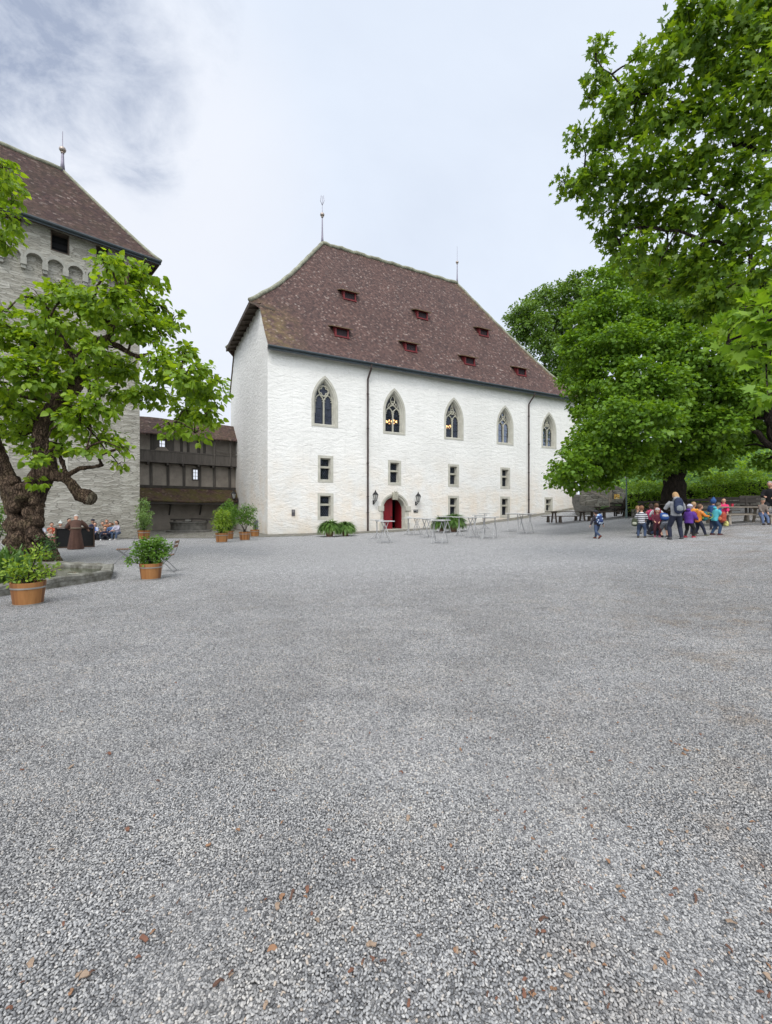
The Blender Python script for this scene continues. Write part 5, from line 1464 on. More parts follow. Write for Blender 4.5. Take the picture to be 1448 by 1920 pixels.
far_tree('darker tree behind the maple in the gap above the stone steps', 1180,
         [(1130, 790, 40), (1180, 760, 46), (1230, 780, 46), (1280, 790, 46), (1150, 850, 40), (1215, 845, 40), (1330, 820, 44), (1380, 800, 50), (1430, 800, 50), (1265, 855, 34), (1450, 850, 40), (1190, 900, 36), (1240, 905, 36)], 48.0)

# hedge and green bank behind the benches
def hedge_pos(t): return Vector((16.0 + 17 * t, 29.8 - 4.0 * t, 0))
hl = hedge_pos(0); hl.z = T(hl.x, hl.y)
hedge = thing('hedge', 'clipped bright green leafy hedge behind the dark benches', 'hedge', hl)
tf = []
for i in range(1500):
    t = random.random(); p = hedge_pos(t); z = T(p.x, p.y)
    hh = 1.75 + 0.24 * math.sin(t * 23) + 0.18 * math.sin(t * 51) + random.gauss(0, 0.12)
    f = random.random()
    if f < 0.68: o_ = np.array([-0.25, -1, 0.2]); c = np.array([p.x - 0.1, p.y - 0.55 + random.gauss(0, .12), z + 0.1 + hh * random.random()])
    else: o_ = np.array([0, -0.3, 1]); c = np.array([p.x, p.y + random.uniform(-.55, .6), z + hh + random.gauss(0, .1)])
    tf.append((c, o_))
P, S, Tt, N = sprays(tf, 0.22, 16, 0.8, 0.3, size=(0.09, 0.16), up=0.6, rnd=0.55)
mb = MB()
for i in range(40):
    p = hedge_pos((i + 0.5) / 40); z = T(p.x, p.y); limb(mb, [(p.x, p.y, z - 0.1), (p.x + random.gauss(0, .1), p.y, z + 0.8), (p.x + random.gauss(0, .2), p.y, z + 1.5)], 0.04, 0.015, 5)
    mb.ball((p.x, p.y, z + 0.8), (0.55, 0.35, 0.75), 6, 5)
mb.build('stems', BARK_DARK, hedge, world=True)
leaves_obj('foliage', P, S, Tt, N, OVAL, LEAF_HEDGE, hedge, hl)

bank_xs, bank_ys = frange(12, 62, 1.0), frange(31, 70, 1.0)
def bank_z(x, y):
    return T(x, y) + 0.05 + 4.4 * max(0, min(1, (y - 31.5 + 0.25 * (x - 15)) / 12)) * max(0, min(1, (x - 15.5) / 9)) + 0.15 * math.sin(x * 1.3) * math.sin(y * 1.1)
BANKM = simple('bank_green', (0.055, 0.12, 0.022), (0.035, 0.075, 0.016), 1.2, 0.95, 0.6, 5, 0.1)
vs = [(x, y, bank_z(x, y)) for y in bank_ys for x in bank_xs]; nx = len(bank_xs)
# keep the bank clear of the hall
def clear(x, y):
    p = Vector((x, y, 0)) - A; return not (-2 < p.dot(DF) < LEN + 3 and -DEP - 2 < p.dot(NF) < 6)
fs = [(j * nx + i, j * nx + i + 1, (j + 1) * nx + i + 1, (j + 1) * nx + i) for j in range(len(bank_ys) - 1) for i in range(nx - 1) if clear(bank_xs[i], bank_ys[j]) and bank_z(bank_xs[i] + .5, bank_ys[j] + .5) - T(bank_xs[i] + .5, bank_ys[j] + .5) > 0.4]
me = bpy.data.meshes.new('bank'); me.from_pydata(vs, [], fs); me.materials.append(BANKM); me.update()
bo = bpy.data.objects.new('bank', me); COL.objects.link(bo); tag(bo, kind='structure')
tf = []
while len(tf) < 2400:
    x = random.uniform(17, 56); y = random.uniform(31, 58)
    if clear(x, y) and bank_z(x, y) - T(x, y) > 0.6: tf.append((np.array([x, y, bank_z(x, y) + random.uniform(0.05, 0.45)]), np.array([-0.2, -0.5, 0.8])))
P, S, Tt, N = sprays(tf, 0.5, 10, 0.4, 0.1, size=(0.16, 0.32), up=0.9, rnd=0.5)
tag(leaves_obj('ground_cover', P, S, Tt, N, OVAL, LEAF_HEDGE), 'bright green ground cover on the bank behind the hedge', 'ground cover', kind='stuff')

# bush at the far left behind the trunk
lb = Vector((at(-8, 1000, 19).x, 19, 0.02))
bush = thing('bush', 'green bush at the left edge behind the gnarled trunk', 'bush', lb)
blobs = [(tuple(at(x, y, 19)), r / FPX * 19) for x, y, r in ((-10, 985, 22), (4, 960, 16), (-20, 950, 26), (8, 985, 14), (-30, 990, 30))]
P, S, Tt, N = sprays(tufts_on(blobs, 16, 0.6), 0.2, 12, 0.8, 0.4, size=(0.08, 0.14))
mb = MB()
for c, r in blobs: limb(mb, [lb, Vector(c)], 0.04, 0.01, 5)
mb.build('stems', BARK_DARK, bush, world=True)
leaves_obj('foliage', P, S, Tt, N, OVAL, LEAF_SHRUB, bush, lb)

# ---------------------------------------------- tubs with shrubs
def tub_mesh():
    t = thing('potted_shrub', 'x', 'potted plant', (0, 0, 0), 0, 'shrubs in wooden tubs')
    mb = MB(); prof = [(0.205, 0.0), (0.215, 0.0), (0.262, 0.40), (0.238, 0.40), (0.230, 0.34), (0.01, 0.34)]
    mb.lathe(prof, 30); mb.build('tub', STAVES, t)
    for z, r in ((0.015, 0.222), (0.305, 0.257)):
        mb = MB(); mb.lathe([(r - 0.004, z - 0.014), (r + 0.004, z - 0.014), (r + 0.006, z + 0.014), (r - 0.002, z + 0.014)], 30); mb.build('hoop', HOOP, t)
    mb = MB(); mb.lathe([(0.236, 0.35), (0.12, 0.37), (0.01, 0.375)], 16); mb.build('soil', SOIL, t)
    return t
tub0 = tub_mesh()
first_tub = [True]
def shrub(px, py, scale, label, blobs, leaf, tmpl, size, per, nper, droop=0.2, tr_=0.12, stems=8, rnd=0.55):
    """tub at the pixel of its foot; blobs (dx, dy, z, r) in metres before scaling"""
    b = gp(px, py)
    t = tub0 if first_tub[0] else copy_tree(tub0)
    first_tub[0] = False
    place(t, b, random.uniform(0, 6), label); t.scale = (scale,) * 3
    bl = [((x * 1.25, y, z), r * 1.18) for x, y, z, r in blobs]
    P, S, Tt, N = sprays(tufts_on(bl, per * 6.0, 0.35, 0.9), tr_, nper, 0.75, droop, size=size, up=0.7, rnd=rnd)
    todo.append((t, P, S, Tt, N, tmpl, leaf, bl, stems))
todo = []
shrub(53, 1133, 1.0, 'wooden tub with loose yellow-green shrub in front of the pond rim', [(-0.12, 0, 0.52, 0.16), (0.12, 0, 0.5, 0.15), (0, 0, 0.66, 0.17), (-0.2, 0.05, 0.70, 0.12), (0.16, 0, 0.86, 0.13), (0.0, 0.05, 0.86, 0.10), (0.24, 0, 0.62, 0.12), (-0.28, 0, 0.52, 0.08), (0.1, 0, 1.0, 0.07)], LEAF_LIME, OVAL, (0.05, 0.085), 18, 5, 0.1, 0.08, 12)
shrub(283, 1086, 0.98, 'wooden tub with dense round green shrub between the two folding chairs', [(0, 0, 0.62, 0.27), (-0.2, 0, 0.66, 0.19), (0.2, 0, 0.62, 0.19), (0, 0.05, 0.84, 0.22), (-0.18, 0, 0.90, 0.15), (0.18, 0, 0.84, 0.16), (-0.3, 0, 0.8, 0.11), (0.32, 0, 0.5, 0.10), (-0.05, -0.1, 0.48, 0.2)], LEAF_SHRUB, OVAL, (0.055, 0.09), 15, 9, 0.2, 0.09, 10)
shrub(270, 1011, 1.35, 'tall airy pale green shrub in a tub at the tower corner', [(0, 0, 0.75, 0.32), (-0.25, 0, 0.95, 0.25), (0.25, 0, 0.95, 0.27), (0.05, 0, 1.25, 0.30), (-0.2, 0, 1.5, 0.22), (0.08, 0, 1.75, 0.2), (0.5, 0, 1.05, 0.2), (-0.5, 0, 1.1, 0.17), (0.0, 0, 0.55, 0.2)], m_leaf('pale_leaf', (0.09, 0.16, 0.05), (0.15, 0.25, 0.07), (0.22, 0.33, 0.12), 0.35), OVAL, (0.06, 0.10), 9, 7, 0.5, 0.11, 9)
shrub(428, 1011, 1.25, 'darker green shrub in a tub half hidden behind the lime-green one', [(0, 0, 0.9, 0.33), (-0.25, 0, 1.15, 0.3), (0.25, 0, 1.1, 0.3), (0, 0, 1.45, 0.3), (0.2, 0, 1.6, 0.2), (-0.1, 0, 1.75, 0.17), (0, 0, 0.6, 0.25)], LEAF_SHRUB, OVAL, (0.06, 0.10), 11, 9, 0.3, 0.11, 8)
shrub(416, 1017, 1.28, 'bushy lime-green shrub in the front tub near the hall corner', [(0, 0, 0.75, 0.32), (-0.22, 0, 0.85, 0.24), (0.22, 0, 0.8, 0.25), (0, 0, 1.05, 0.30), (-0.15, 0, 1.25, 0.2), (0.15, 0, 1.2, 0.2), (0, 0, 0.5, 0.22)], LEAF_LIME, OVAL, (0.055, 0.09), 11, 9, 0.3, 0.11, 8)
shrub(478, 1006, 1.15, 'tub with low stems behind the forked shrub at the side wall', [(0, 0, 0.6, 0.2), (0.15, 0, 0.75, 0.15)], LEAF_SHRUB, OVAL, (0.06, 0.09), 6, 5, 0.3, 0.1, 6)
shrub(459, 1013, 1.22, 'tub with a forked stem and spreading feathery green crown under the side-wall lantern', [(-0.15, 0, 0.95, 0.25), (0.2, 0, 1.0, 0.28), (-0.25, 0, 1.25, 0.25), (0.25, 0, 1.35, 0.28), (0, 0, 1.2, 0.3), (0.4, 0, 1.55, 0.18), (-0.05, 0, 1.55, 0.2), (0.5, 0, 1.25, 0.15), (-0.35, 0, 1.5, 0.14)], LEAF_SHRUB, OVAL, (0.055, 0.09), 11, 9, 0.4, 0.11, 9)
for t, P, S, Tt, N, tmpl, leaf, bl, stems in todo:
    leaves_obj('foliage', P, S, Tt, N, tmpl, leaf, t)
    mb = MB()
    for k in range(stems):
        c, r = bl[k % len(bl)]; e = Vector(c) + Vector(tuple(rdir(1)[0])) * r * 0.7
        limb(mb, [(random.gauss(0, .05), random.gauss(0, .05), 0.36), Vector((e.x * 0.45, e.y * 0.45, 0.36 + (e.z - 0.36) * 0.5)), e], 0.012, 0.004, 5, 0.01)
    mb.build('stems', BARK_DARK, t)

# strap-leaved plants in terracotta pots along the wall
def strap_pot(px, py, s, label):
    b = gp(px, py)
    t = thing('potted_agapanthus', label, 'potted plant', b, 0, 'strap-leaved plants in terracotta pots')
    mb = MB(); mb.lathe([(0.20 * s, 0.0), (0.27 * s, 0.40 * s), (0.30 * s, 0.40 * s), (0.30 * s, 0.47 * s), (0.25 * s, 0.47 * s), (0.25 * s, 0.40 * s), (0.01, 0.40 * s)], 22); mb.build('pot', TERRA, t)
    n = 620; a = rng.random(n) * 2 * math.pi; el = np.arcsin(-0.10 + 1.08 * rng.random(n).clip(0, 0.999))
    tip = np.stack([np.cos(a) * np.cos(el), np.sin(a) * np.cos(el), np.sin(el)], 1)
    pos = np.stack([np.cos(a) * 0.12 * s, np.sin(a) * 0.12 * s, np.full(n, 0.42 * s)], 1) * np.stack([rng.random(n), rng.random(n), np.ones(n)], 1)
    tm = ([(x * 1.5, y, z * 2.6) for x, y, z in [(-0.035, 0, 0), (0.035, 0, 0), (0.045, 0.4, 0.12), (0.045, 0.72, 0.05), (0, 1.0, -0.16), (-0.045, 0.72, 0.05), (-0.045, 0.4, 0.12)]], BLADE[1])
    leaves_obj('foliage', pos, 0.56 * s + 0.30 * s * rng.random(n), tip, np.tile(np.array([0, 0, 1.0]), (n, 1)) + rng.normal(size=(n, 3)) * 0.15, tm, LEAF_STRAP, t)
strap_pot(618, 1006, 1.0, 'strap-leaved plant in the larger left terracotta pot under the window left of the door')
strap_pot(648, 1005, 0.92, 'strap-leaved plant in the right terracotta pot under the window left of the door')
strap_pot(829, 997, 1.0, 'strap-leaved plant in a pot mostly hidden behind the high tables')
strap_pot(850, 997, 1.15, 'wide strap-leaved plant in a pot right of the door beyond the tables')
# ================================================================== GRAVEL STONES (real pebbles near the view point)
def m_stone():
    m, nt = newmat('gravel_stone')
    oi = nt.node('ShaderNodeObjectInfo', 'Random')
    c = nt.ramp(oi, [(0.0, (0.105, 0.106, 0.109)), (0.25, (0.205, 0.206, 0.208)), (0.55, (0.305, 0.303, 0.300)), (0.82, (0.375, 0.370, 0.362)), (0.95, (0.48, 0.47, 0.45)), (1.0, (0.38, 0.31, 0.245))])
    n = nt.noise(nt.coord('Object'), 1.3, 4, 0.6)
    c = nt.mix(nt.ramp(n, [(0.4, 0.0), (0.7, 0.5)]), c, nt.mix(1.0, c, (0.7, 0.7, 0.7), 'MULTIPLY'))
    gp_ = nt.node('ShaderNodeNewGeometry', 'Position')
    pa = nt.noise(gp_, 0.55, 5, 0.62); pb__ = nt.noise(nt.mapping(gp_, (1, 1.5, 1), (9, 3, 0)), 1.7, 5, 0.65)
    c = nt.mix(nt.ramp(pa, [(0.42, 0.75), (0.60, 0.0)]), c, nt.mix(1.0, c, (0.80, 0.79, 0.78), 'MULTIPLY'))
    c = nt.mix(nt.ramp(pb__, [(0.50, 0.0), (0.68, 0.8)]), c, nt.mix(1.0, c, (1.18, 1.16, 1.12), 'MULTIPLY'))
    sx = nt.node('ShaderNodeSeparateXYZ', None, {0: gp_})
    er = nt.math('MULTIPLY', nt.node('ShaderNodeMapRange', 0, {0: nt.math('SUBTRACT', sx.outputs[0], nt.math('MULTIPLY', sx.outputs[1], 0.35)), 1: -0.4, 2: 2.2, 3: 0.12, 4: 0.8}), nt.ramp(nt.noise(gp_, 2.1, 6, 0.68), [(0.52, 0.0), (0.70, 1.0)]))
    c = nt.mix(er, c, nt.mix(1.0, c, (0.82, 0.66, 0.50), 'MULTIPLY'))
    finish(nt, c, 0.75, None, spec=0.3)
    return m
STONE = m_stone()
YMAX = 12.0
pts = []
y = 0.95
step = 0.0098
while y < YMAX:
    hw = 0.90 * y + 0.35
    st = step * (1.0 + 1.3 * max(0.0, (y - 2.5) / (YMAX - 2.5)))
    n = int(2 * hw / st)
    xs = -hw + st * (np.arange(n) + rng.uniform(-0.45, 0.45, n))
    ys = y + rng.uniform(-0.5, 0.5, n) * st
    keep = rng.random(n) < (1.0 if y < 6.5 else max(0.0, 1 - (y - 6.5) / (YMAX - 6.5)) ** 0.8)
    pts.append(np.stack([xs[keep], ys[keep]], 1)); y += st
pts = np.concatenate(pts)
zz = 0.13 * np.minimum(4.0 * np.log1p(np.exp(np.minimum((pts[:, 0] - 5.0) / 4.0, 30))), 18) * (0.6 + 0.01 * pts[:, 1])
wav = np.zeros(len(pts))
for _ in range(26):
    ang_, fr_ = rng.uniform(0, 6.28), rng.uniform(1.0, 16)
    wav += 0.0034 / fr_ ** 0.6 * np.sin(fr_ * (pts[:, 0] * math.cos(ang_) + 1.5 * pts[:, 1] * math.sin(ang_)) + rng.uniform(0, 6.28))
co = np.stack([pts[:, 0], pts[:, 1], zz + np.clip(wav + 0.004, 0.0008, 0.02) + rng.uniform(0, 0.003, len(pts))], 1).astype(np.float32)
print('pebbles', len(co))
me = bpy.data.meshes.new('gravel_stones'); me.vertices.add(len(co)); me.vertices.foreach_set('co', co.ravel()); me.update()
gs = bpy.data.objects.new('gravel_stones', me); COL.objects.link(gs)
tag(gs, 'loose rounded grey gravel stones covering the courtyard in the foreground', 'gravel', kind='stuff')
ng = bpy.data.node_groups.new('stones', 'GeometryNodeTree')
ng.interface.new_socket('Geometry', in_out='INPUT', socket_type='NodeSocketGeometry')
ng.interface.new_socket('Geometry', in_out='OUTPUT', socket_type='NodeSocketGeometry')
N_ = ng.nodes; L_ = ng.links
gi, go = N_.new('NodeGroupInput'), N_.new('NodeGroupOutput')
ico = N_.new('GeometryNodeMeshIcoSphere'); ico.inputs['Radius'].default_value = 1.0; ico.inputs['Subdivisions'].default_value = 2
setp = N_.new('GeometryNodeSetPosition'); nz = N_.new('ShaderNodeTexNoise'); nz.inputs['Scale'].default_value = 0.9
sub = N_.new('ShaderNodeVectorMath'); sub.operation = 'SUBTRACT'; sub.inputs[1].default_value = (0.5, 0.5, 0.5)
scl = N_.new('ShaderNodeVectorMath'); scl.operation = 'SCALE'; scl.inputs['Scale'].default_value = 0.7
L_.new(nz.outputs['Color'], sub.inputs[0]); L_.new(sub.outputs[0], scl.inputs[0]); L_.new(scl.outputs[0], setp.inputs['Offset'])
L_.new(ico.outputs[0], setp.inputs['Geometry'])
smt = N_.new('GeometryNodeSetShadeSmooth'); L_.new(setp.outputs[0], smt.inputs[0])
sm = N_.new('GeometryNodeSetMaterial'); sm.inputs['Material'].default_value = STONE; L_.new(smt.outputs[0], sm.inputs['Geometry'])
iop = N_.new('GeometryNodeInstanceOnPoints'); L_.new(gi.outputs[0], iop.inputs['Points']); L_.new(sm.outputs[0], iop.inputs['Instance'])
rr = N_.new('FunctionNodeRandomValue'); rr.data_type = 'FLOAT_VECTOR'; rr.inputs[0].default_value = (-0.55, -0.55, 0.0); rr.inputs[1].default_value = (0.55, 0.55, 6.283)
rs = N_.new('FunctionNodeRandomValue'); rs.data_type = 'FLOAT_VECTOR'; rs.inputs[0].default_value = (0.0042, 0.0030, 0.0025); rs.inputs[1].default_value = (0.0082, 0.0058, 0.0044); rs.inputs['Seed'].default_value = 5
L_.new(rr.outputs[0], iop.inputs['Rotation']); L_.new(rs.outputs[0], iop.inputs['Scale'])
L_.new(iop.outputs[0], go.inputs[0])
md = gs.modifiers.new('stones', 'NODES'); md.node_group = ng

# bark chips and dead leaves scattered over the gravel
CHIPM = []
for nm, c in (('rust', (0.19, 0.09, 0.058)), ('orange', (0.27, 0.15, 0.085)), ('tan', (0.31, 0.225, 0.16)), ('brown', (0.12, 0.065, 0.045))):
    CHIPM.append(simple('chip_' + nm, c, tuple(k * 0.6 for k in c), 30, 0.8, 0.3, 60, 0.005))
def chip_mesh(i):
    r = random.Random(i); mb = MB(); n = 5; L = 0.020; W = 0.007 + 0.004 * r.random()
    top = []; bot = []
    for k in range(n):
        t = k / (n - 1); w = W * (math.sin(math.pi * (0.12 + 0.8 * t)) ** 0.6) * r.uniform(0.45, 1.3); off_ = r.uniform(-0.004, 0.004); z = 0.004 + 0.007 * math.sin(t * math.pi) * r.uniform(0.3, 1.2)
        for s in (-1, 1): top.append((L * (2 * t - 1) + r.uniform(-.003, .003), s * w + off_, z + 0.004 * r.random())); bot.append((L * (2 * t - 1), s * w + off_, z - 0.003))
    V = top + bot; F_ = []
    for k in range(n - 1):
        a = 2 * k; F_ += [(a, a + 2, a + 3, a + 1), (2 * n + a + 1, 2 * n + a + 3, 2 * n + a + 2, 2 * n + a), (a, 2 * n + a, 2 * n + a + 2, a + 2), (a + 1, a + 3, 2 * n + a + 3, 2 * n + a + 1)]
    F_ += [(0, 1, 2 * n + 1, 2 * n), (2 * n - 2, 4 * n - 2, 4 * n - 1, 2 * n - 1)]
    return mb.add(V, F_)
protos = []
for i in range(8):
    o = chip_mesh(i).build('bark_chip', CHIPM[i % 4])
    tag(o, 'reddish brown bark chip lying loose on the foreground gravel', 'bark chip', 'bark chips on the gravel'); protos.append(o)
known = [(270, 1765), (285, 1755), (60, 1815), (545, 1683), (575, 1675), (530, 1690), (520, 1700), (885, 1795), (1155, 1665), (930, 1745), (1065, 1840), (505, 1790), (160, 1840), (145, 1835), (175, 1838), (1112, 1560), (830, 1640), (605, 1615), (812, 1555), (1278, 1417), (1285, 1412), (528, 1545), (765, 1545), (955, 1290), (135, 1443), (200, 1418), (295, 1468), (80, 1400), (1190, 1440), (1205, 1630), (1235, 1640), (1300, 1690), (1375, 1735), (1437, 1665), (1420, 1870), (335, 1700), (240, 1560), (690, 1800), (700, 1780), (410, 1850), (430, 1840), (660, 1830), (620, 1560), (440, 1560), (560, 1355), (750, 1447), (1060, 1700), (1050, 1685), (1020, 1735), (1010, 1755)]
def chip_spot(i):
    if i < len(known): return known[i][0] + random.gauss(0, 3), known[i][1] + random.gauss(0, 3)
    if random.random() < 0.5: return random.uniform(850, 1448), random.uniform(1120, 1915)
    return random.uniform(0, 1448), 1900 - 800 * random.random() ** 1.3
for i in range(290):
    px, py = chip_spot(i); p = gp(px, py)
    o = protos[i] if i < 8 else protos[random.randrange(8)].copy()
    if i >= 8: COL.objects.link(o)
    o.location = p + Vector((0, 0, 0.0135)); o.rotation_euler = (random.gauss(0, .25), random.gauss(0, .2), random.uniform(0, 6.3))
    s = random.uniform(0.45, 0.95) if i < len(known) else random.uniform(0.25, 0.65); o.scale = (s, s, s)

# ================================================================== POND
def gpt(x, y, z): return Vector((x, y, z))
rim_pts = [(-8.6, 5.6), (-7.45, 8.55), (-6.62, 10.85), (-7.35, 12.15), (-9.1, 12.75), (-11.6, 12.9), (-13.8, 11.0), (-14.0, 8.0), (-12.2, 5.6)]
pond = thing('pond_basin', 'low polygonal pond with weathered stone rim in front of the gnarled tree', 'pond', (-10.0, 9.5, 0))
cen = Vector((-10.3, 9.2, 0))
n = len(rim_pts)
inner = []
for x, y in rim_pts:
    d_ = (cen - Vector((x, y, 0))).normalized(); inner.append(Vector((x, y, 0)) + d_ * 0.25)
for i in range(n):
    j = (i + 1) % n
    a, b = Vector((*rim_pts[i], 0)), Vector((*rim_pts[j], 0)); c, e = inner[j], inner[i]
    mb = MB(); segs = 10
    for k in range(segs):
        f0, f1 = k / segs, (k + 1) / segs
        P = lambda f, g, z: (a.lerp(b, f)).lerp(e.lerp(c, f), g) + Vector((0, 0, z + 0.018 * math.sin(f * 17 + i * 5 + g * 3)))
        g0, g1 = (0.01 if k == 0 else 0), 0
        prof = [(0.10, -0.1), (0.06, 0.12), (0.0, 0.15), (-0.02, 0.22), (0.10, 0.25), (0.85, 0.24), (1.0, 0.21), (1.0, -0.1)]
        for (ga_, za), (gb_, zb_) in zip(prof, prof[1:]):
            mb.quad(P(f0, ga_, za), P(f1, ga_, za), P(f1, gb_, zb_), P(f0, gb_, zb_))
    mb.build('rim_stone', RIM, pond, smooth=False, world=True)
mb = MB(); mb.add([p + Vector((0, 0, 0.12)) for p in inner], [tuple(range(n))]); 
wo = mb.build('water', m_water()); tag(wo, kind='structure')
# reeds at the left of the pond, a few stems in the water
rd = thing('reed_plant', 'upright green reeds growing in the pond at the left edge', 'plant', (at(6, 1075, 10.2).x, 10.2, 0.10))
k = 220; a = rng.random(k) * 6.283; r_ = rng.random(k) * 0.55
pos = np.stack([np.cos(a) * r_ * 1.2, np.sin(a) * r_, np.zeros(k)], 1)
tip = np.stack([rng.normal(0, .22, k), rng.normal(0, .22, k), np.ones(k)], 1)
leaves_obj('foliage', pos, 0.45 + 0.4 * rng.random(k), tip, rng.normal(size=(k, 3)), BLADE, LEAF_STRAP, rd)
fl = thing('water_plant', 'pale floating leaf patch with a bent stem on the pond water', 'plant', (at(140, 1085, 11.0).x, 11.0, 0.126))
mb = MB()
for i in range(7): mb.lathe([(0.001, 0), (0.045 + 0.02 * random.random(), 0.004), (0.001, 0.006)], 9, (random.gauss(0, .12), random.gauss(0, .07), 0.002 * i))
mb.build('leaf', simple('pale_pad', (0.35, 0.36, 0.30), (0.25, 0.27, 0.2), 9, 0.5), fl)
mb = MB(); limb(mb, [(-0.62, -0.1, 0), (-0.48, -0.05, 0.12), (-0.28, 0.0, 0.20)], 0.008, 0.003, 5); mb.build('stem', SLAT, fl)

# ================================================================== FOLDING CHAIRS
def chair_mesh():
    t = thing('folding_chair', 'x', 'chair', (0, 0, 0), 0, 'wooden slatted folding chairs')
    for i in range(6):
        mb = MB(); mb.box((0, -0.17 + 0.068 * i, 0.455 + 0.004 * (i == 0)), (0.40, 0.052, 0.018)); mark_edges(mb.build('seat_slat', SLAT, t), 0.004, 1)
    for i in range(2):
        mb = MB(); mb.box((0, -0.285 - 0.025 * i, 0.70 + 0.105 * i), (0.40, 0.016, 0.075), Matrix.Rotation(R(14), 3, 'X')); mark_edges(mb.build('back_slat', SLAT, t), 0.004, 1)
    for s in (-1, 1):
        x = s * 0.195
        mb = MB(); mb.tube([(x, 0.24, 0.01), (x, 0.10, 0.20), (x, -0.12, 0.42), (x, -0.22, 0.52), (x, -0.29, 0.72), (x, -0.325, 0.86)], 0.011, 6); mb.build('back_leg', STEEL, t)
        mb = MB(); mb.tube([(x * 0.86, -0.27, 0.01), (x * 0.86, -0.08, 0.22), (x * 0.86, 0.18, 0.44)], 0.011, 6); mb.tube([(x * 0.93, -0.2, 0.44), (x * 0.93, 0.2, 0.44)], 0.010, 6); mb.build('front_leg', STEEL, t)
    mb = MB()
    for y, z in ((0.24, 0.02), (-0.27, 0.02), (0.02, 0.30)): mb.tube([(-0.19, y, z), (0.19, y, z)], 0.008, 6)
    mb.build('stretcher', STEEL, t)
    return t
ch = chair_mesh(); c2 = copy_tree(ch)
place(ch, gp(232, 1056), R(118), 'folding chair with wooden slats standing beside the pond corner')
place(c2, gp(309, 1072), R(100), 'folding chair seen edge-on right of the round green tub')

# ================================================================== HIGH TABLES
def trestle():
    t = thing('high_table', 'x', 'table', (0, 0, 0), 0, 'white folding high tables')
    mb = MB(); mb.box((0, 0, 1.088), (0.82, 0.82, 0.04)); mark_edges(mb.build('tabletop', TABLETOP, t), 0.006)
    for s, yy in ((1, 0.30), (-1, 0.265)):
        for k in (-1, 1):
            mb = MB(); mb.bar((-s * 0.13, k * yy, 1.07), (s * 0.31, k * yy, 0.0), 0.034, 0.026, up=(0, 1, 0)); mb.build('leg', TABLELEG, t)
        mb = MB()
        for f in (0.13, 0.97): mb.bar((-s * 0.13 + s * 0.44 * (1 - f), -yy, 1.07 * f), (-s * 0.13 + s * 0.44 * (1 - f), yy, 1.07 * f), 0.028, 0.026)
        mb.build('stretcher', TABLELEG, t)
    return t
def pedestal():
    t = thing('bistro_table', 'x', 'table', (0, 0, 0), 0, 'white round pedestal tables')
    mb = MB(); mb.lathe([(0.385, 1.07), (0.40, 1.08), (0.40, 1.10), (0.39, 1.108)], 28); mb.build('tabletop', TABLETOP, t)
    mb = MB(); mb.lathe([(0.032, 0.25), (0.030, 1.07)], 12); mb.lathe([(0.11, 1.05), (0.11, 1.076)], 12); mb.build('column', TABLELEG, t)
    for k in range(4):
        a = math.pi / 2 * k + 0.3; mb = MB(); mb.tube([(0.02 * math.cos(a), 0.02 * math.sin(a), 0.34), (0.16 * math.cos(a), 0.16 * math.sin(a), 0.16), (0.33 * math.cos(a), 0.33 * math.sin(a), 0.015)], [0.022, 0.02, 0.016], 7); mb.build('foot', TABLELEG, t)
    return t
tt, pt = trestle(), pedestal(); ft = fp = True
for px, py, rz, kind, lab in (
    (722, 1018, 12, 't', 'white high table nearest the downpipe, in front of the door\'s left side'),
    (824, 1019, 60, 't', 'crossed-leg high table nearest to the viewer right of the door'),
    (800, 1008, 20, 't', 'high table just left of the nearest crossed-leg one right of the door'),
    (782, 1003, 8, 't', 'high table right beside the round pedestal table at the door'),
    (834, 1000, 35, 't', 'high table in front of the hidden strap-leaved pot'),
    (886, 1008, 10, 't', 'high table with upright legs right of the wide strap-leaved plant'),
    (918, 1010, 62, 't', 'crossed-leg high table in the middle of the right-hand group'),
    (900, 999, 70, 't', 'high table partly hidden behind the crossed-leg one of the right group'),
    (962, 997, 70, 't', 'high table with splayed legs, second from the right end'),
    (986, 1001, 35, 't', 'rightmost white high table nearest the second downpipe'),
    (707, 1010, 0, 'p', 'round pedestal table behind the high table left of the door'),
    (766, 1003, 0, 'p', 'round pedestal table in front of the right door jamb'),
    (861, 1005, 0, 'p', 'round pedestal table in front of the wide strap-leaved plant'),
    (909, 992, 0, 'p', 'dark-topped round pedestal table farthest back by the wall')):
    if kind == 't': o = tt if ft else copy_tree(tt); ft = False
    else: o = pt if fp else copy_tree(pt); fp = False
    place(o, gp(px, py), R(rz), lab)
# napkin box on one pedestal table
pb_ = gp(766, 1003) + Vector((0.05, 0, 1.108))
nb = thing('paper_stack', 'small stack of white paper on the round table by the door', 'paper', pb_)
mb = MB(); mb.box((0, 0, 0.05), (0.30, 0.24, 0.10)); mark_edges(mb.build('sheets', TABLETOP, nb), 0.01)

# ================================================================== BENCHES AND LONG TABLES
def long_bench(L_, h, w, mat_, name, label, group, cat, base, rz):
    t = thing(name, label, cat, base, rz, group)
    for s in ((-0.25, 0.25) if w < 0.4 else (-0.34, 0.0, 0.34)):
        mb = MB(); mb.box((0, s * w, h - 0.022), (L_, w * (0.46 if w < 0.4 else 0.32), 0.045)); mark_edges(mb.build('plank', mat_, t), 0.006, 1)
    for s in (-1, 1):
        x = s * (L_ / 2 - 0.45)
        mb = MB()
        mb.bar((x, -w * 0.42, 0), (x, -w * 0.2, h - 0.06), 0.09, 0.07); mb.bar((x, w * 0.42, 0), (x, w * 0.2, h - 0.06), 0.09, 0.07); mb.bar((x, -w * 0.46, h - 0.07), (x, w * 0.46, h - 0.07), 0.07, 0.06); mb.bar((x, -w * 0.33, h * 0.4), (x, w * 0.33, h * 0.4), 0.06, 0.05)
        mb.build('trestle_leg', mat_, t)
    return t
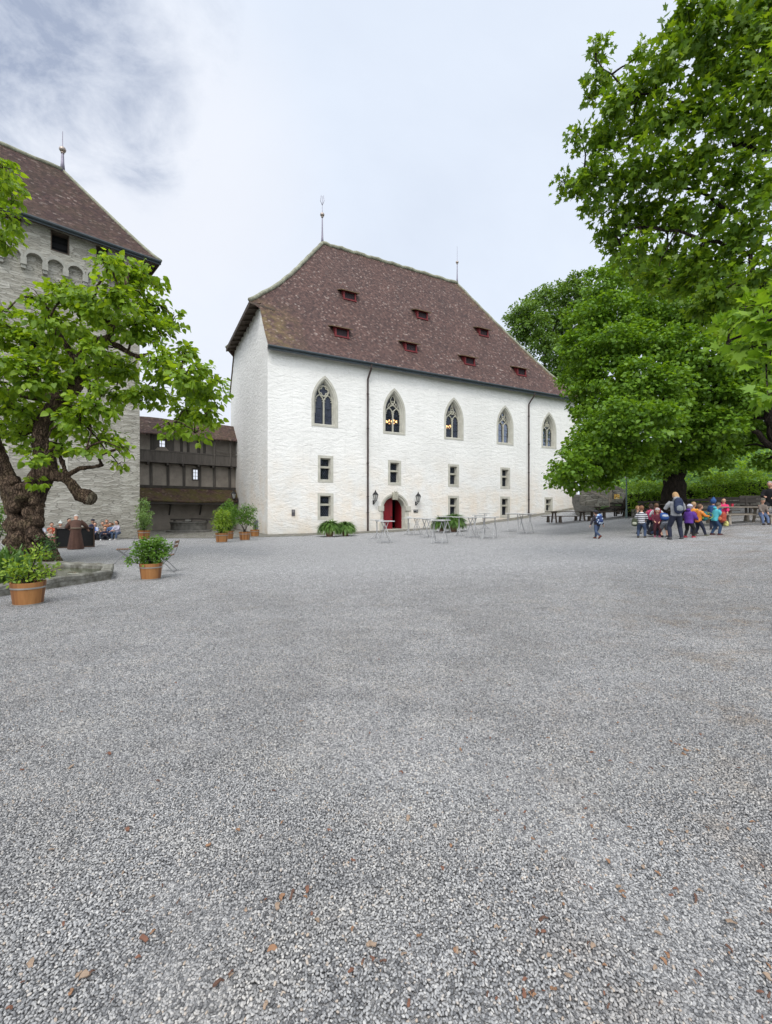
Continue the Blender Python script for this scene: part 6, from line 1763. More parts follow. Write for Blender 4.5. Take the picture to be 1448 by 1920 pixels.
def table_set(px, py, rz, mat_, Lt, desc, front=True, back=True):
    b = gp(px, py) if not isinstance(px, Vector) else px
    def off(dx, dy):
        p = b + Matrix.Rotation(rz, 3, 'Z') @ Vector((dx, dy, 0)); p.z = T(p.x, p.y); return p
    long_bench(Lt, 0.76, 0.72, mat_, 'long_table', 'long wooden table ' + desc, 'long wooden tables under the trees', 'table', off(0, 0.75), rz)
    if front: long_bench(Lt, 0.45, 0.28, mat_, 'bench', 'wooden bench on the near side of the table ' + desc, 'wooden benches under the trees', 'bench', off(0, 0), rz)
    if back: long_bench(Lt, 0.45, 0.28, mat_, 'bench', 'wooden bench on the far side of the table ' + desc, 'wooden benches under the trees', 'bench', off(0, 1.5), rz)
table_set(1078, 980, R(10), BENCHW, 3.0, 'by the hall')
table_set(1165, 972, R(4), BENCHW, 3.2, 'nearest the walking boy')
table_set(1215, 965, R(-4), BENCHW, 3.4, 'behind the striped child')
table_set(1405, 984, R(-8), BENCHP, 2.5, 'beside the man in black')
table_set(1320, 972, R(-8), BENCHW, 3.4, 'right of the big trunk')
# benches with backs in front of the hedge
def back_bench(px, py, L_, rz, label):
    b = gp(px, py)
    t = thing('back_bench', label, 'bench', b, rz, 'dark benches with backs before the hedge')
    mb = MB(); mb.box((0, 0, 0.44), (L_, 0.4, 0.05)); mb.build('seat', OLDWOODX, t)
    for z in (0.66, 0.86):
        mb = MB(); mb.box((0, 0.24, z), (L_, 0.04, 0.15)); mb.build('back_slat', OLDWOODX, t)
    for s in (-1, 1):
        mb = MB(); mb.bar((s * (L_ / 2 - 0.3), 0.22, 0), (s * (L_ / 2 - 0.3), 0.25, 0.92), 0.08); mb.bar((s * (L_ / 2 - 0.3), -0.18, 0), (s * (L_ / 2 - 0.3), -0.18, 0.42), 0.08); mb.build('leg', OLDWOODX, t)
for i, (x, d_) in enumerate(((1180, 'left of the big trunk'), (1236, 'nearest the big trunk on its left'), (1320, 'just right of the big trunk'), (1378, 'behind the pink child'), (1440, 'behind the man in black'))):
    back_bench(x, 968 - 1.2 * i, 2.3, R(-11), 'dark bench with a slatted back before the hedge, ' + d_)

# low retaining wall under the hedge
rw_ = thing('retaining_wall', 'low dark stone retaining wall under the hedge', 'wall', (hl.x, hl.y - 0.8, hl.z))
mb = MB()
for i in range(30):
    a, b = hedge_pos(i / 30), hedge_pos((i + 1) / 30); za, zb_ = T(a.x, a.y), T(b.x, b.y); o_ = Vector((-0.23, -0.95, 0)) * 0.95
    mb.quad(a + o_ + Vector((0, 0, za - .3)), b + o_ + Vector((0, 0, zb_ - .3)), b + o_ + Vector((0, 0, zb_ + .5)), a + o_ + Vector((0, 0, za + .5)), uv=[(i, 0), (i + 1, 0), (i + 1, .8), (i, .8)])
    k = o_ * 0.6; mb.quad(a + o_ + Vector((0, 0, za + .5)), b + o_ + Vector((0, 0, zb_ + .5)), b + k + Vector((0, 0, zb_ + .5)), a + k + Vector((0, 0, za + .5)), uv=[(i, 0), (i + 1, 0), (i + 1, .3), (i, .3)])
RUB2 = m_rubble('garden_rubble', (0.17, 0.16, 0.135), (0.24, 0.225, 0.19), (0.31, 0.295, 0.255), (0.06, 0.055, 0.045), 2.6, 2.0)
mb.build('stonework', RUB2, rw_, world=True)

# ================================================================== STONE STEPS beside the hall
SY = 36.0
sb = at(1104, 970, SY); sb.z = T(sb.x, sb.y)
st = thing('stone_stair', 'worn stone steps with a sloping side wall beyond the right end of the hall', 'stairs', sb)
mb = MB()
DS = Vector((0.25, 0.97, 0)); XS = Vector((0.97, -0.25, 0))
for i in range(11):
    c = sb + DS * (0.33 * i) + Vector((0, 0, 0.165 * i + 0.0))
    mb.box(c + Vector((0, 0, -0.3)), (1.5, 0.36, 0.78), Matrix.Rotation(math.atan2(XS.y, XS.x), 3, 'Z'))
mb.build('steps', WELLST, st, world=True)
def slab(P, th, mat_, name, parent, uvs=None):
    mb = MB(); k = len(P); back = [p + Vector((0.1, 1, 0)).normalized() * th for p in P]
    uv = [(p.x * 0.97, p.z) for p in P]
    mb.add(P, [tuple(range(k))], [uv]); mb.add(back, [tuple(reversed(range(k)))], [list(reversed(uv))])
    for i in range(k):
        j = (i + 1) % k; mb.quad(P[i], back[i], back[j], P[j], uv=[uv[i], (uv[i][0] + th, uv[i][1]), (uv[j][0] + th, uv[j][1]), uv[j]])
    return mb.build(name, mat_, parent, world=True)
slab([at(1090, 965, SY + 1.5), at(1176, 965, SY - 0.5), at(1176, 920, SY - 0.5), at(1150, 908, SY), at(1128, 905, SY + 0.6), at(1100, 893, SY + 1.3), at(1090, 893, SY + 1.5)], 0.4, RUB2, 'side_wall', st)
mb = MB(); mb.bar(at(1104, 920, SY + 1.0), at(1143, 936, SY - 0.1), 0.09, 0.09); mb.bar(at(1145, 910, SY - 0.2), at(1145, 950, SY - 0.2), 0.16); mb.build('handrail', BENCHP, st, world=True)
sg = thing('orange_notice', 'small orange and yellow notice fixed on the stair wall', 'sign', at(1157, 931, SY - 0.55))
mb = MB(); mb.box((0, 0, 0), (0.42, 0.04, 0.38)); mark_edges(mb.build('board', m_splotch('notice_print', [(0.55, 0.28, 0.05), (0.62, 0.42, 0.10), (0.30, 0.16, 0.05), (0.6, 0.5, 0.3)], 10), sg), 0.01)

# street lamp before the hedge
lp_ = Vector((at(1175, 900, 29.0).x, 29.0, 0)); lp_.z = T(lp_.x, lp_.y)
lt = thing('street_lamp', 'slim grey-blue lamp post with a tapered white lantern before the hedge', 'lamp', lp_)
topz = at(1175, 897, 29.0).z - lp_.z
mb = MB(); mb.lathe([(0.07, -0.1), (0.07, 0.5), (0.045, 0.6), (0.04, topz)], 10); mb.build('pole', simple('lamp_post_blue', (0.13, 0.18, 0.17), (0.10, 0.14, 0.135), 4, 0.5), lt)
mb = MB(); mb.lathe([(0.10, topz), (0.19, topz + 0.34)], 6); mb.build('lantern', simple('lamp_white', (0.60, 0.62, 0.62), (0.5, 0.52, 0.52), 3, 0.3), lt)
mb = MB(); mb.lathe([(0.22, topz + 0.34), (0.18, topz + 0.42), (0.03, topz + 0.52)], 6); mb.build('cap', STEEL, lt)
# ================================================================== PEOPLE
V3 = Vector
def ik(a, b, l1, l2, hint):
    d_ = b - a; L_ = d_.length
    if L_ > (l1 + l2) * 0.995: b = a + d_ * ((l1 + l2) * 0.995 / L_); d_ = b - a; L_ = d_.length
    x = (l1 * l1 - l2 * l2 + L_ * L_) / (2 * L_); h = math.sqrt(max(l1 * l1 - x * x, 0.0)); u = d_ / L_
    pr = hint - u * hint.dot(u); pr.normalize()
    return a + u * x + pr * h, b

def person(label, px, py, H, face, child=True, lean=0.0, hip=None, fl=None, fr=None, hl_=None, hr_=None, head_p=0.0, head_y=0.0,
           top=(0.3, 0.3, 0.3), top_mat=None, sleeves='long', legs=(0.05, 0.06, 0.1), legs_mat=None, leg_len='long', shoe=(0.05, 0.04, 0.04),
           hair=(0.05, 0.03, 0.02), hair_len=0.0, hat=None, hood=None, skin=None, robe=None, base=None, group='children and adults in the courtyard', puff=1.0):
    """face: heading in degrees, 0 looks away from the camera (+y), 90 looks right (+x), 180 at the camera; all joint targets are in body heights, x right, y forward"""
    b = gp(px, py) if base is None else base
    face = face + math.degrees(math.atan((px - CX) / FPX))     # headings are given relative to the line of sight
    t = thing('person', label, 'person', b, -R(face), group)
    sk = skin or SKIN
    hipz = (0.46 if child else 0.50) if hip is None else hip[2]
    P = V3((0, 0, hipz)) if hip is None else V3(hip)
    tl = 0.31 if child else 0.31
    up = V3((0, math.sin(R(lean)), math.cos(R(lean)))); fw = V3((0, math.cos(R(lean)), -math.sin(R(lean))))
    CHs = P + up * tl; NK = CHs + up * 0.055
    hr0 = 0.078 if child else 0.064
    hup = V3((0, math.sin(R(lean * 0.6 + head_p)), math.cos(R(lean * 0.6 + head_p))))
    HD = NK + hup * (hr0 * 1.15) + fw * 0.012
    hrot = Matrix.Rotation(-R(head_y), 3, 'Z') @ Matrix.Rotation(-R(lean * 0.6 + head_p), 3, 'X')
    sw = 0.105 if child else 0.118; pw = 0.055
    lu, ll = (0.225, 0.225) if child else (0.245, 0.245); au, al = 0.155, 0.15
    feet, hands, knees, elbows, hips_, shs = {}, {}, {}, {}, {}, {}
    for s, f, h in ((-1, fl, hl_), (1, fr, hr_)):
        hp_ = P + V3((s * pw, 0, -0.01)); hips_[s] = hp_
        f = V3(f) if f is not None else V3((s * 0.07, 0.0, 0.035))
        k, f = ik(hp_, f, lu, ll, V3((s * 0.25, 1, 0.15))); knees[s], feet[s] = k, f
        sh = CHs + V3((s * sw, 0, 0)) - up * 0.02; shs[s] = sh
        h = V3(h) if h is not None else sh + V3((s * 0.05, 0.03, -0.285))
        e, h = ik(sh, h, au, al, V3((s * 0.6, -0.8, -0.4))); elbows[s], hands[s] = e, h
    def scale_mb(m):
        m.v = [p * H for p in m.v]; return m
    # ---- body: one surface
    m = MB()
    m.tube([P - up * 0.03, P + up * 0.08, P + up * 0.2, CHs - up * 0.03, CHs + up * 0.01], [(0.082, 0.062), (0.074, 0.055), (0.090, 0.062), (0.098, 0.056), (0.05, 0.04)], 12, ref=(1, 0, 0))
    m.tube([CHs - up * 0.03, NK + hup * 0.03], [0.036, 0.031], 8)
    m.ball(HD, (hr0 * 0.80, hr0 * 0.95, hr0 * 1.08), 14, 10, hrot)
    m.ball(HD + hrot @ V3((0, hr0 * 0.30, -hr0 * 0.62)), (hr0 * 0.52, hr0 * 0.52, hr0 * 0.45), 10, 7, hrot)
    m.ball(HD + hrot @ V3((0, hr0 * 0.95, -hr0 * 0.18)), (hr0 * 0.14, hr0 * 0.22, hr0 * 0.24), 8, 6, hrot)
    for s in (-1, 1):
        m.ball(HD + hrot @ V3((s * hr0 * 0.80, -hr0 * 0.02, -hr0 * 0.08)), (hr0 * 0.10, hr0 * 0.16, hr0 * 0.26), 8, 6, hrot)
        m.tube([hips_[s], hips_[s].lerp(knees[s], 0.4), knees[s], knees[s].lerp(feet[s], 0.35), feet[s]], [0.056, 0.052, 0.036, 0.038, 0.024], 10)
        m.ball(feet[s] + V3((0, 0.03, -0.012)), (0.024, 0.065, 0.02), 8, 6)
        m.tube([shs[s], shs[s].lerp(elbows[s], 0.5), elbows[s], elbows[s].lerp(hands[s], 0.4), hands[s]], [0.034, 0.031, 0.025, 0.024, 0.017], 9)
        d_ = (hands[s] - elbows[s]).normalized(); side = d_.cross(V3((0, 0, 1)))
        side = side.normalized() if side.length > 0.2 else V3((1, 0, 0)); palmn = side.cross(d_)
        m.tube([hands[s], hands[s] + d_ * 0.03, hands[s] + d_ * 0.052], [(0.014, 0.012), (0.021, 0.011), (0.019, 0.010)], 8, ref=side)
    me = remesh(scale_mb(m), 0.013 * H, 1)
    # fingers and face are added to the same mesh
    f = MB()
    for s in (-1, 1):
        d_ = (hands[s] - elbows[s]).normalized(); side = d_.cross(V3((0, 0, 1)))
        side = side.normalized() if side.length > 0.2 else V3((1, 0, 0)); palmn = side.cross(d_)
        for k, ln in ((-1.5, 0.034), (-0.5, 0.042), (0.5, 0.044), (1.5, 0.040)):
            a = hands[s] + d_ * 0.044 + side * (k * 0.0098)
            f.tube([a, a + d_ * ln * 0.5 - palmn * 0.004, a + d_ * ln * 0.85 - palmn * 0.016, a + d_ * ln * 0.95 - palmn * 0.026], [0.0056, 0.0052, 0.0047, 0.0038], 6)
        a = hands[s] + d_ * 0.012 - side * (s * 0.016)
        f.tube([a, a + d_ * 0.02 - side * (s * 0.014) - palmn * 0.008, a + d_ * 0.038 - side * (s * 0.014) - palmn * 0.016], [0.0072, 0.0062, 0.0046], 6)
    scale_mb(f)
    bm = bmesh.new(); bm.from_mesh(me)
    tmp = bpy.data.meshes.new('t'); tmp.from_pydata([tuple(p) for p in f.v], [], f.f); bm.from_mesh(tmp); bpy.data.meshes.remove(tmp)
    bm.to_mesh(me); bm.free()
    me.polygons.foreach_set('use_smooth', [True] * len(me.polygons))
    link_mesh(me, 'body', sk, t)
    for s in (-1, 1):
        e = MB(); e.ball((HD + hrot @ V3((s * hr0 * 0.32, hr0 * 0.86, hr0 * 0.06))) * H, (hr0 * 0.11 * H, hr0 * 0.07 * H, hr0 * 0.075 * H), 8, 6, hrot); e.build('eye', EYE, t, smooth=True)
    e = MB(); e.ball((HD + hrot @ V3((0, hr0 * 0.80, -hr0 * 0.55))) * H, (hr0 * 0.24 * H, hr0 * 0.07 * H, hr0 * 0.05 * H), 8, 6, hrot); e.build('mouth', LIP, t, smooth=True)
    # ---- hair
    hm = MB()
    back = hrot @ V3((0, -1, 0)); upv = hrot @ V3((0, 0, 1))
    if hair is not None:
        hm.ball(HD + back * hr0 * 0.16 + upv * hr0 * 0.18, (hr0 * 0.92, hr0 * 1.0, hr0 * 1.06), 14, 10, hrot)
        if hair_len > 0:
            hm.tube([HD + back * hr0 * 0.45 + upv * 0.02, HD + back * hr0 * 0.75 - upv * hr0 * 0.7, HD + back * hr0 * 0.8 - upv * (hr0 * 0.9 + hair_len)], [(hr0 * 0.85, hr0 * 0.6), (hr0 * 0.95, hr0 * 0.45), (hr0 * 0.6, hr0 * 0.22)], 12, ref=(1, 0, 0))
        hmesh = remesh(scale_mb(hm), 0.016 * H, 2)
        # cut the face free
        bm = bmesh.new(); bm.from_mesh(hmesh)
        c = (HD + hrot @ V3((0, hr0 * 0.25, hr0 * 0.34))) * H; nrm = hrot @ V3((0, 0.80, -0.60))
        r_ = bmesh.ops.bisect_plane(bm, geom=bm.verts[:] + bm.edges[:] + bm.faces[:], plane_co=c, plane_no=nrm, clear_outer=True)
        ed = [e for e in bm.edges if e.is_boundary]
        if ed: bmesh.ops.holes_fill(bm, edges=ed)
        bm.to_mesh(hmesh); bm.free()
        link_mesh(hmesh, 'hair', simple('hair_%d_%d_%d' % tuple(int(k * 99) for k in hair), hair, tuple(k * 0.6 for k in hair), 30, 0.6, 0.5, 60), t)
    if hat is not None:
        kind, hc = hat; hm = MB()
        hm.ball(HD + upv * hr0 * 0.35 + back * hr0 * 0.08, (hr0 * 1.02, hr0 * 1.12, hr0 * 0.92), 14, 9, hrot)
        if kind == 'cap': hm.ball(HD + upv * hr0 * 0.45 - back * hr0 * 1.1, (hr0 * 0.7, hr0 * 0.6, hr0 * 0.10), 10, 6, hrot)
        if kind == 'point': hm.tube([HD + upv * hr0 * 0.9, HD + upv * hr0 * 1.9], [hr0 * 0.75, hr0 * 0.2], 10)
        if kind == 'brim': hm.ball(HD + upv * hr0 * 0.42, (hr0 * 1.55, hr0 * 1.6, hr0 * 0.12), 16, 6, hrot)
        hh_ = remesh(scale_mb(hm), 0.014 * H, 1)
        bm = bmesh.new(); bm.from_mesh(hh_)
        bmesh.ops.bisect_plane(bm, geom=bm.verts[:] + bm.edges[:] + bm.faces[:], plane_co=(HD + upv * hr0 * 0.28) * H, plane_no=-upv, clear_outer=True)
        ed = [e for e in bm.edges if e.is_boundary]
        if ed: bmesh.ops.holes_fill(bm, edges=ed)
        bm.to_mesh(hh_); bm.free()
        link_mesh(hh_, 'hat', cloth('hat_%d_%d_%d' % tuple(int(k * 99) for k in hc), hc), t)
    # ---- top
    g = MB(); w = 1.16 * puff
    g.tube([P - up * (0.035 if child else 0.01), P + up * 0.08, P + up * 0.2, CHs - up * 0.03, CHs + up * 0.022], [(0.094 * w, 0.076 * w), (0.086 * w, 0.070 * w), (0.093 * w, 0.070 * w), (0.100 * w, 0.062 * w), (0.05, 0.044)], 14, ref=(1, 0, 0))
    for s in (-1, 1):
        if sleeves == 'long': g.tube([shs[s] - V3((s * 0.03, 0, 0)), shs[s].lerp(elbows[s], 0.5), elbows[s], elbows[s].lerp(hands[s], 0.45), elbows[s].lerp(hands[s], 0.93)], [0.046 * w, 0.041 * w, 0.036 * w, 0.034 * w, 0.028 * w], 9)
        else: g.tube([shs[s] - V3((s * 0.03, 0, 0)), shs[s].lerp(elbows[s], 0.4), shs[s].lerp(elbows[s], 0.8)], [0.046 * w, 0.044 * w, 0.042 * w], 9)
    if hood == 'down': g.ball(NK + up * 0.0 - fw * 0.055, (0.075, 0.05, 0.045), 10, 7)
    if hood == 'up':
        g.ball(HD - fw * 0.02 + up * 0.01, (hr0 * 1.12, hr0 * 1.10, hr0 * 1.22), 12, 9, hrot)
    tm = remesh(scale_mb(g), 0.014 * H, 2)
    if hood == 'up':
        bm = bmesh.new(); bm.from_mesh(tm); c = (HD + hrot @ V3((0, hr0 * 0.62, 0))) * H
        del_f = [fa for fa in bm.faces if (fa.calc_center_median() - (HD + hrot @ V3((0, hr0 * 0.9, -0.01))) * H).length < hr0 * 0.85 * H]
        bmesh.ops.delete(bm, geom=del_f, context='FACES'); bm.to_mesh(tm); bm.free()
    if robe is None:
        link_mesh(tm, 'top', top_mat or cloth('top_%d_%d_%d' % tuple(int(k * 99) for k in top), top), t)
        g = MB()
        g.tube([P + up * 0.045, P - V3((0, 0, 0.03))], [(0.087, 0.070), (0.092, 0.074)], 12, ref=(1, 0, 0))
        for s in (-1, 1):
            if leg_len == 'long': g.tube([hips_[s] + V3((0, 0, 0.02)), hips_[s].lerp(knees[s], 0.45), knees[s], knees[s].lerp(feet[s], 0.4), knees[s].lerp(feet[s], 0.97)], [0.066, 0.061, 0.047, 0.045, 0.036], 10)
            else: g.tube([hips_[s] + V3((0, 0, 0.02)), hips_[s].lerp(knees[s], 0.45), hips_[s].lerp(knees[s], 0.92)], [0.068, 0.068, 0.064], 10)
        link_mesh(remesh(scale_mb(g), 0.014 * H, 2), 'trousers', legs_mat or cloth('legs_%d_%d_%d' % tuple(int(k * 99) for k in legs), legs), t)
    else:
        link_mesh(tm, 'robe_top', robe, t)
        # the skirt falls from the waist in folds
        g = MB(); n = 40; rows = []
        for k in range(9):
            u = k / 8; c = V3((P.x, P.y * (1 - u) + 0.0 * u, P.z + 0.06 - (P.z + 0.05) * u))
            for i in range(n):
                a = 2 * math.pi * i / n; fold = 1 + 0.10 * u * math.sin(a * 9 + 1.3 * math.sin(3 * a)) + 0.04 * u * math.sin(5 * a)
                rx, ry = (0.098 + 0.075 * u ** 0.8) * fold, (0.082 + 0.070 * u ** 0.8) * fold
                rows.append(c + V3((rx * math.cos(a), ry * math.sin(a), 0)))
        fs = [(k * n + i, k * n + (i + 1) % n, (k + 1) * n + (i + 1) % n, (k + 1) * n + i) for k in range(8) for i in range(n)]
        g.add(rows, fs + [tuple(range(n))]); scale_mb(g)
        g.build('robe_skirt', robe, t, smooth=True)
        g = MB(); g.tube([(P + V3((0.098 * math.cos(a), 0.082 * math.sin(a), 0.06))) * H for a in [2 * math.pi * i / 24 for i in range(24)]], 0.012 * H, 6, closed=True); g.build('cord', cloth('cord', (0.30, 0.25, 0.18)), t)
    for s in (-1, 1):
        g = MB(); d_ = V3((s * 0.12, 1, 0)).normalized()
        if (feet[s].z > 0.10) and hip is None: d_ = V3((s * 0.1, 0.7, -0.7)).normalized()
        c = feet[s] + d_ * 0.035 - V3((0, 0, 0.012))
        rq = d_.to_track_quat('Y', 'Z').to_matrix()
        g.ball(c * H, (0.034 * H, 0.082 * H, 0.030 * H), 10, 7, rq); g.ball((feet[s] + V3((0, 0, 0.0))) * H, (0.034 * H, 0.04 * H, 0.034 * H), 9, 6)
        g.add([(c + rq @ V3((x, y, -0.026))) * H for x, y in ((-0.032, -0.075), (0.032, -0.075), (0.034, 0.06), (0, 0.088), (-0.034, 0.06))] + [(c + rq @ V3((x, y, -0.012))) * H for x, y in ((-0.032, -0.075), (0.032, -0.075), (0.034, 0.06), (0, 0.088), (-0.034, 0.06))],
              [(4, 3, 2, 1, 0), (5, 6, 7, 8, 9)] + [(i, (i + 1) % 5, 5 + (i + 1) % 5, 5 + i) for i in range(5)])
        link_mesh(remesh(g, 0.012 * H, 1), 'shoe', cloth('shoe_%d_%d_%d' % tuple(int(k * 99) for k in shoe), shoe), t)
    t['_'] = 0; del t['_']
    # where a pack sits, in world space
    rot = Matrix.Rotation(-R(face), 3, 'Z')
    info = dict(t=t, b=b, rot=rot, H=H, back=b + rot @ ((CHs - up * 0.10 - fw * (0.085 * puff)) * H), up=up, fw=fw, hands={s: b + rot @ (hands[s] * H) for s in hands}, lean=lean, face=face)
    return info

def pack(info, label, c, c2, w=0.27, h=0.36, d_=0.16, mat_=None, at_=None, tilt=0.0, name='backpack', straps=True):
    pos = info['back'] if at_ is None else at_
    t = thing(name, label, 'backpack' if name == 'backpack' else 'bag', pos, -R(info['face']), 'backpacks and bags')
    rx = Matrix.Rotation(-R(info['lean'] + tilt), 3, 'X')
    m = MB()
    for z, s in ((-0.32, 0.95), (0.0, 1.0), (0.30, 0.86)): m.ball(rx @ V3((0, -d_ * 0.45, z * h)), (w * 0.5 * s, d_ * 0.5 * s, h * 0.30), 14, 9, rx)
    m.box(rx @ V3((0, -d_ * 0.42, -0.02)), (w * 0.84, d_ * 0.80, h * 0.72), rx)
    link_mesh(remesh(m, 0.014, 2), 'bag', mat_ or cloth('bag_%d_%d_%d' % tuple(int(k * 99) for k in c), c), t)
    m = MB(); m.ball(rx @ V3((0, -d_ * 0.92, -0.20 * h)), (w * 0.36, d_ * 0.22, h * 0.22), 12, 8, rx); m.box(rx @ V3((0, -d_ * 0.9, -0.22 * h)), (w * 0.6, d_ * 0.3, h * 0.3), rx)
    link_mesh(remesh(m, 0.014, 1), 'pocket', cloth('bag_%d_%d_%d' % tuple(int(k * 99) for k in c2), c2), t)
    if straps:
        for s in (-1, 1):
            m = MB(); m.tube([rx @ V3((s * w * 0.30, -0.02, h * 0.42)), rx @ V3((s * w * 0.36, 0.07, h * 0.46)), rx @ V3((s * w * 0.38, 0.16, h * 0.30)), rx @ V3((s * w * 0.40, 0.17, 0.0)), rx @ V3((s * w * 0.42, 0.06, -h * 0.3))], [(0.022, 0.009)] * 5, 6, ref=(1, 0, 0))
            m.build('strap', cloth('bag_%d_%d_%d' % tuple(int(k * 99) for k in c2), c2), t)
    return t

JEANS, NAVY, BLACKC = (0.05, 0.075, 0.135), (0.018, 0.022, 0.042), (0.014, 0.014, 0.016)
# --- right-hand group
i = person('boy in dark cap walking away in jeans with his arms out', 1120, 1010, 1.20, -42, lean=8, fl=(-0.08, -0.24, 0.11), fr=(0.07, 0.16, 0.035), hl_=(-0.24, 0.06, 0.46), hr_=(0.27, -0.02, 0.45),
           top=(0.03, 0.027, 0.035), legs=JEANS, hair=(0.03, 0.02, 0.015), hat=('cap', (0.03, 0.03, 0.04)), shoe=(0.16, 0.05, 0.03))
pack(i, 'blue and white patterned school backpack on the walking boy', (0.1, 0.2, 0.4), (0.03, 0.05, 0.14), 0.30, 0.38, 0.17, m_splotch('pack_blue', [(0.03, 0.06, 0.18), (0.10, 0.20, 0.42), (0.45, 0.52, 0.62), (0.02, 0.03, 0.08)], 17))
i = person('child in black and white striped sweater and jeans, seen from behind', 1203, 1008, 1.28, 8, lean=4, fl=(-0.085, -0.02, 0.035), fr=(0.10, -0.05, 0.035), hl_=(-0.13, 0.17, 0.55), hr_=(0.10, 0.2, 0.55),
           top_mat=m_stripes('striped_wool', (0.60, 0.60, 0.62), (0.02, 0.02, 0.03), 13), legs=JEANS, hair=(0.22, 0.10, 0.05), hat=None, hood=None, shoe=(0.06, 0.05, 0.04))
pack(i, 'dark olive satchel hanging at the left side of the striped child', (0.05, 0.06, 0.035), (0.35, 0.36, 0.28), 0.24, 0.28, 0.12, at_=i['b'] + V3((-0.27, -0.02, 0.62)), name='satchel', straps=False)
person('fair-haired child in dark top behind the striped one, raising a hand', 1196, 1001, 1.22, 100, fl=(-0.06, 0.02, 0.035), fr=(0.07, 0, 0.035), hl_=(-0.2, 0.22, 0.78), hr_=(0.1, 0.24, 0.6), top=(0.03, 0.04, 0.035), legs=BLACKC, hair=(0.30, 0.17, 0.08))
person('child in dark jacket and jeans sitting on the ground beside the striped one', 1219, 1006, 1.20, 60, lean=24, hip=(0, 0, 0.10), fl=(-0.10, 0.36, 0.035), fr=(0.09, 0.30, 0.035), hl_=(-0.1, 0.26, 0.26), hr_=(0.1, 0.26, 0.26), head_p=15, top=(0.03, 0.03, 0.038), legs=JEANS, hair=(0.05, 0.03, 0.025), hair_len=0.03)
i = person('girl in maroon jacket and maroon trousers with pink shoes facing the camera', 1233, 1007, 1.14, 175, fl=(-0.06, 0.03, 0.035), fr=(0.07, -0.03, 0.035), hl_=(-0.05, 0.16, 0.53), hr_=(0.1, 0.15, 0.55), top=(0.11, 0.02, 0.035), legs=(0.055, 0.015, 0.022), hair=(0.035, 0.02, 0.015), hair_len=0.04, hat=('round', (0.45, 0.42, 0.42)), shoe=(0.45, 0.12, 0.20))
i = person('child in white jacket behind the maroon girl, turned away', 1232, 999, 1.28, -10, lean=10, hl_=(-0.16, 0.2, 0.55), hr_=(0.22, 0.14, 0.52), top=(0.52, 0.50, 0.51), legs=NAVY, hair=(0.14, 0.075, 0.04))
pack(i, 'dark red backpack on the child in the white jacket', (0.20, 0.02, 0.03), (0.30, 0.04, 0.05), 0.30, 0.34, 0.16)
person('child in bright pink top between the striped child and the white jacket', 1221, 998, 1.26, -30, hl_=(-0.12, 0.18, 0.55), hr_=(0.14, 0.18, 0.6), top=(0.55, 0.05, 0.16), legs=NAVY, hair=(0.05, 0.03, 0.025), hair_len=0.03)
i = person('child in grey shorts bending forward with bare calves', 1247, 1007, 1.20, -20, lean=52, hip=(0, -0.02, 0.42), fl=(-0.08, -0.02, 0.035), fr=(0.08, 0.02, 0.035), hl_=(-0.1, 0.32, 0.30), hr_=(0.12, 0.32, 0.30), head_p=20, top=(0.16, 0.17, 0.20), legs=(0.13, 0.135, 0.15), leg_len='short', hair=(0.06, 0.035, 0.02), shoe=(0.03, 0.028, 0.028))
pack(i, 'bright blue backpack with white trim on the bending child', (0.025, 0.07, 0.24), (0.40, 0.44, 0.50), 0.32, 0.34, 0.18)
i = person('blonde woman in grey hooded sweater and navy trousers standing among the children', 1268, 1011, 1.72, -22, child=False, lean=3, fl=(-0.115, -0.01, 0.03), fr=(0.10, -0.03, 0.03), hl_=(-0.10, 0.16, 0.72), hr_=(0.13, 0.19, 0.62), head_p=12, head_y=-10, top=(0.30, 0.305, 0.32), legs=NAVY, hair=(0.46, 0.28, 0.13), hair_len=0.055, hood='down', shoe=(0.06, 0.06, 0.065))
pack(i, 'dark navy hiking backpack with grey straps on the blonde woman', (0.025, 0.035, 0.075), (0.20, 0.22, 0.24), 0.32, 0.50, 0.20)
i = person('child in purple hooded jacket with dark leggings and red shoes', 1292, 1008, 1.24, 35, lean=5, fl=(-0.09, -0.04, 0.035), fr=(0.09, 0.05, 0.035), hl_=(-0.1, 0.18, 0.55), hr_=(0.12, 0.2, 0.55), top=(0.10, 0.035, 0.25), legs=BLACKC, hair=(0.30, 0.27, 0.30), hat=('round', (0.50, 0.48, 0.58)), hood='down', shoe=(0.33, 0.035, 0.05), puff=1.22)
pack(i, 'maroon backpack on the purple jacket child, turned to the right', (0.18, 0.02, 0.07), (0.30, 0.05, 0.10), 0.26, 0.30, 0.14, at_=i['b'] + V3((0.20, -0.02, 0.80)), straps=False)
i = person('child in orange jacket and black trousers striding right', 1310, 1005, 1.20, 60, lean=6, fl=(-0.09, -0.10, 0.05), fr=(0.08, 0.17, 0.035), hl_=(-0.1, 0.24, 0.68), hr_=(0.1, 0.26, 0.62), top=(0.62, 0.20, 0.03), legs=NAVY, hair=(0.16, 0.09, 0.05), shoe=(0.10, 0.10, 0.06))
pack(i, 'teal backpack with lime top carried by the orange jacket child', (0.02, 0.14, 0.15), (0.30, 0.45, 0.10), 0.26, 0.30, 0.15, at_=i['b'] + V3((0.24, -0.08, 0.74)))
person('child in bright yellow-orange jacket half hidden behind the purple one', 1301, 1001, 1.26, 30, hl_=(-0.1, 0.2, 0.7), hr_=(0.24, 0.2, 0.66), top=(0.66, 0.27, 0.04), legs=NAVY, hair=(0.40, 0.25, 0.13))
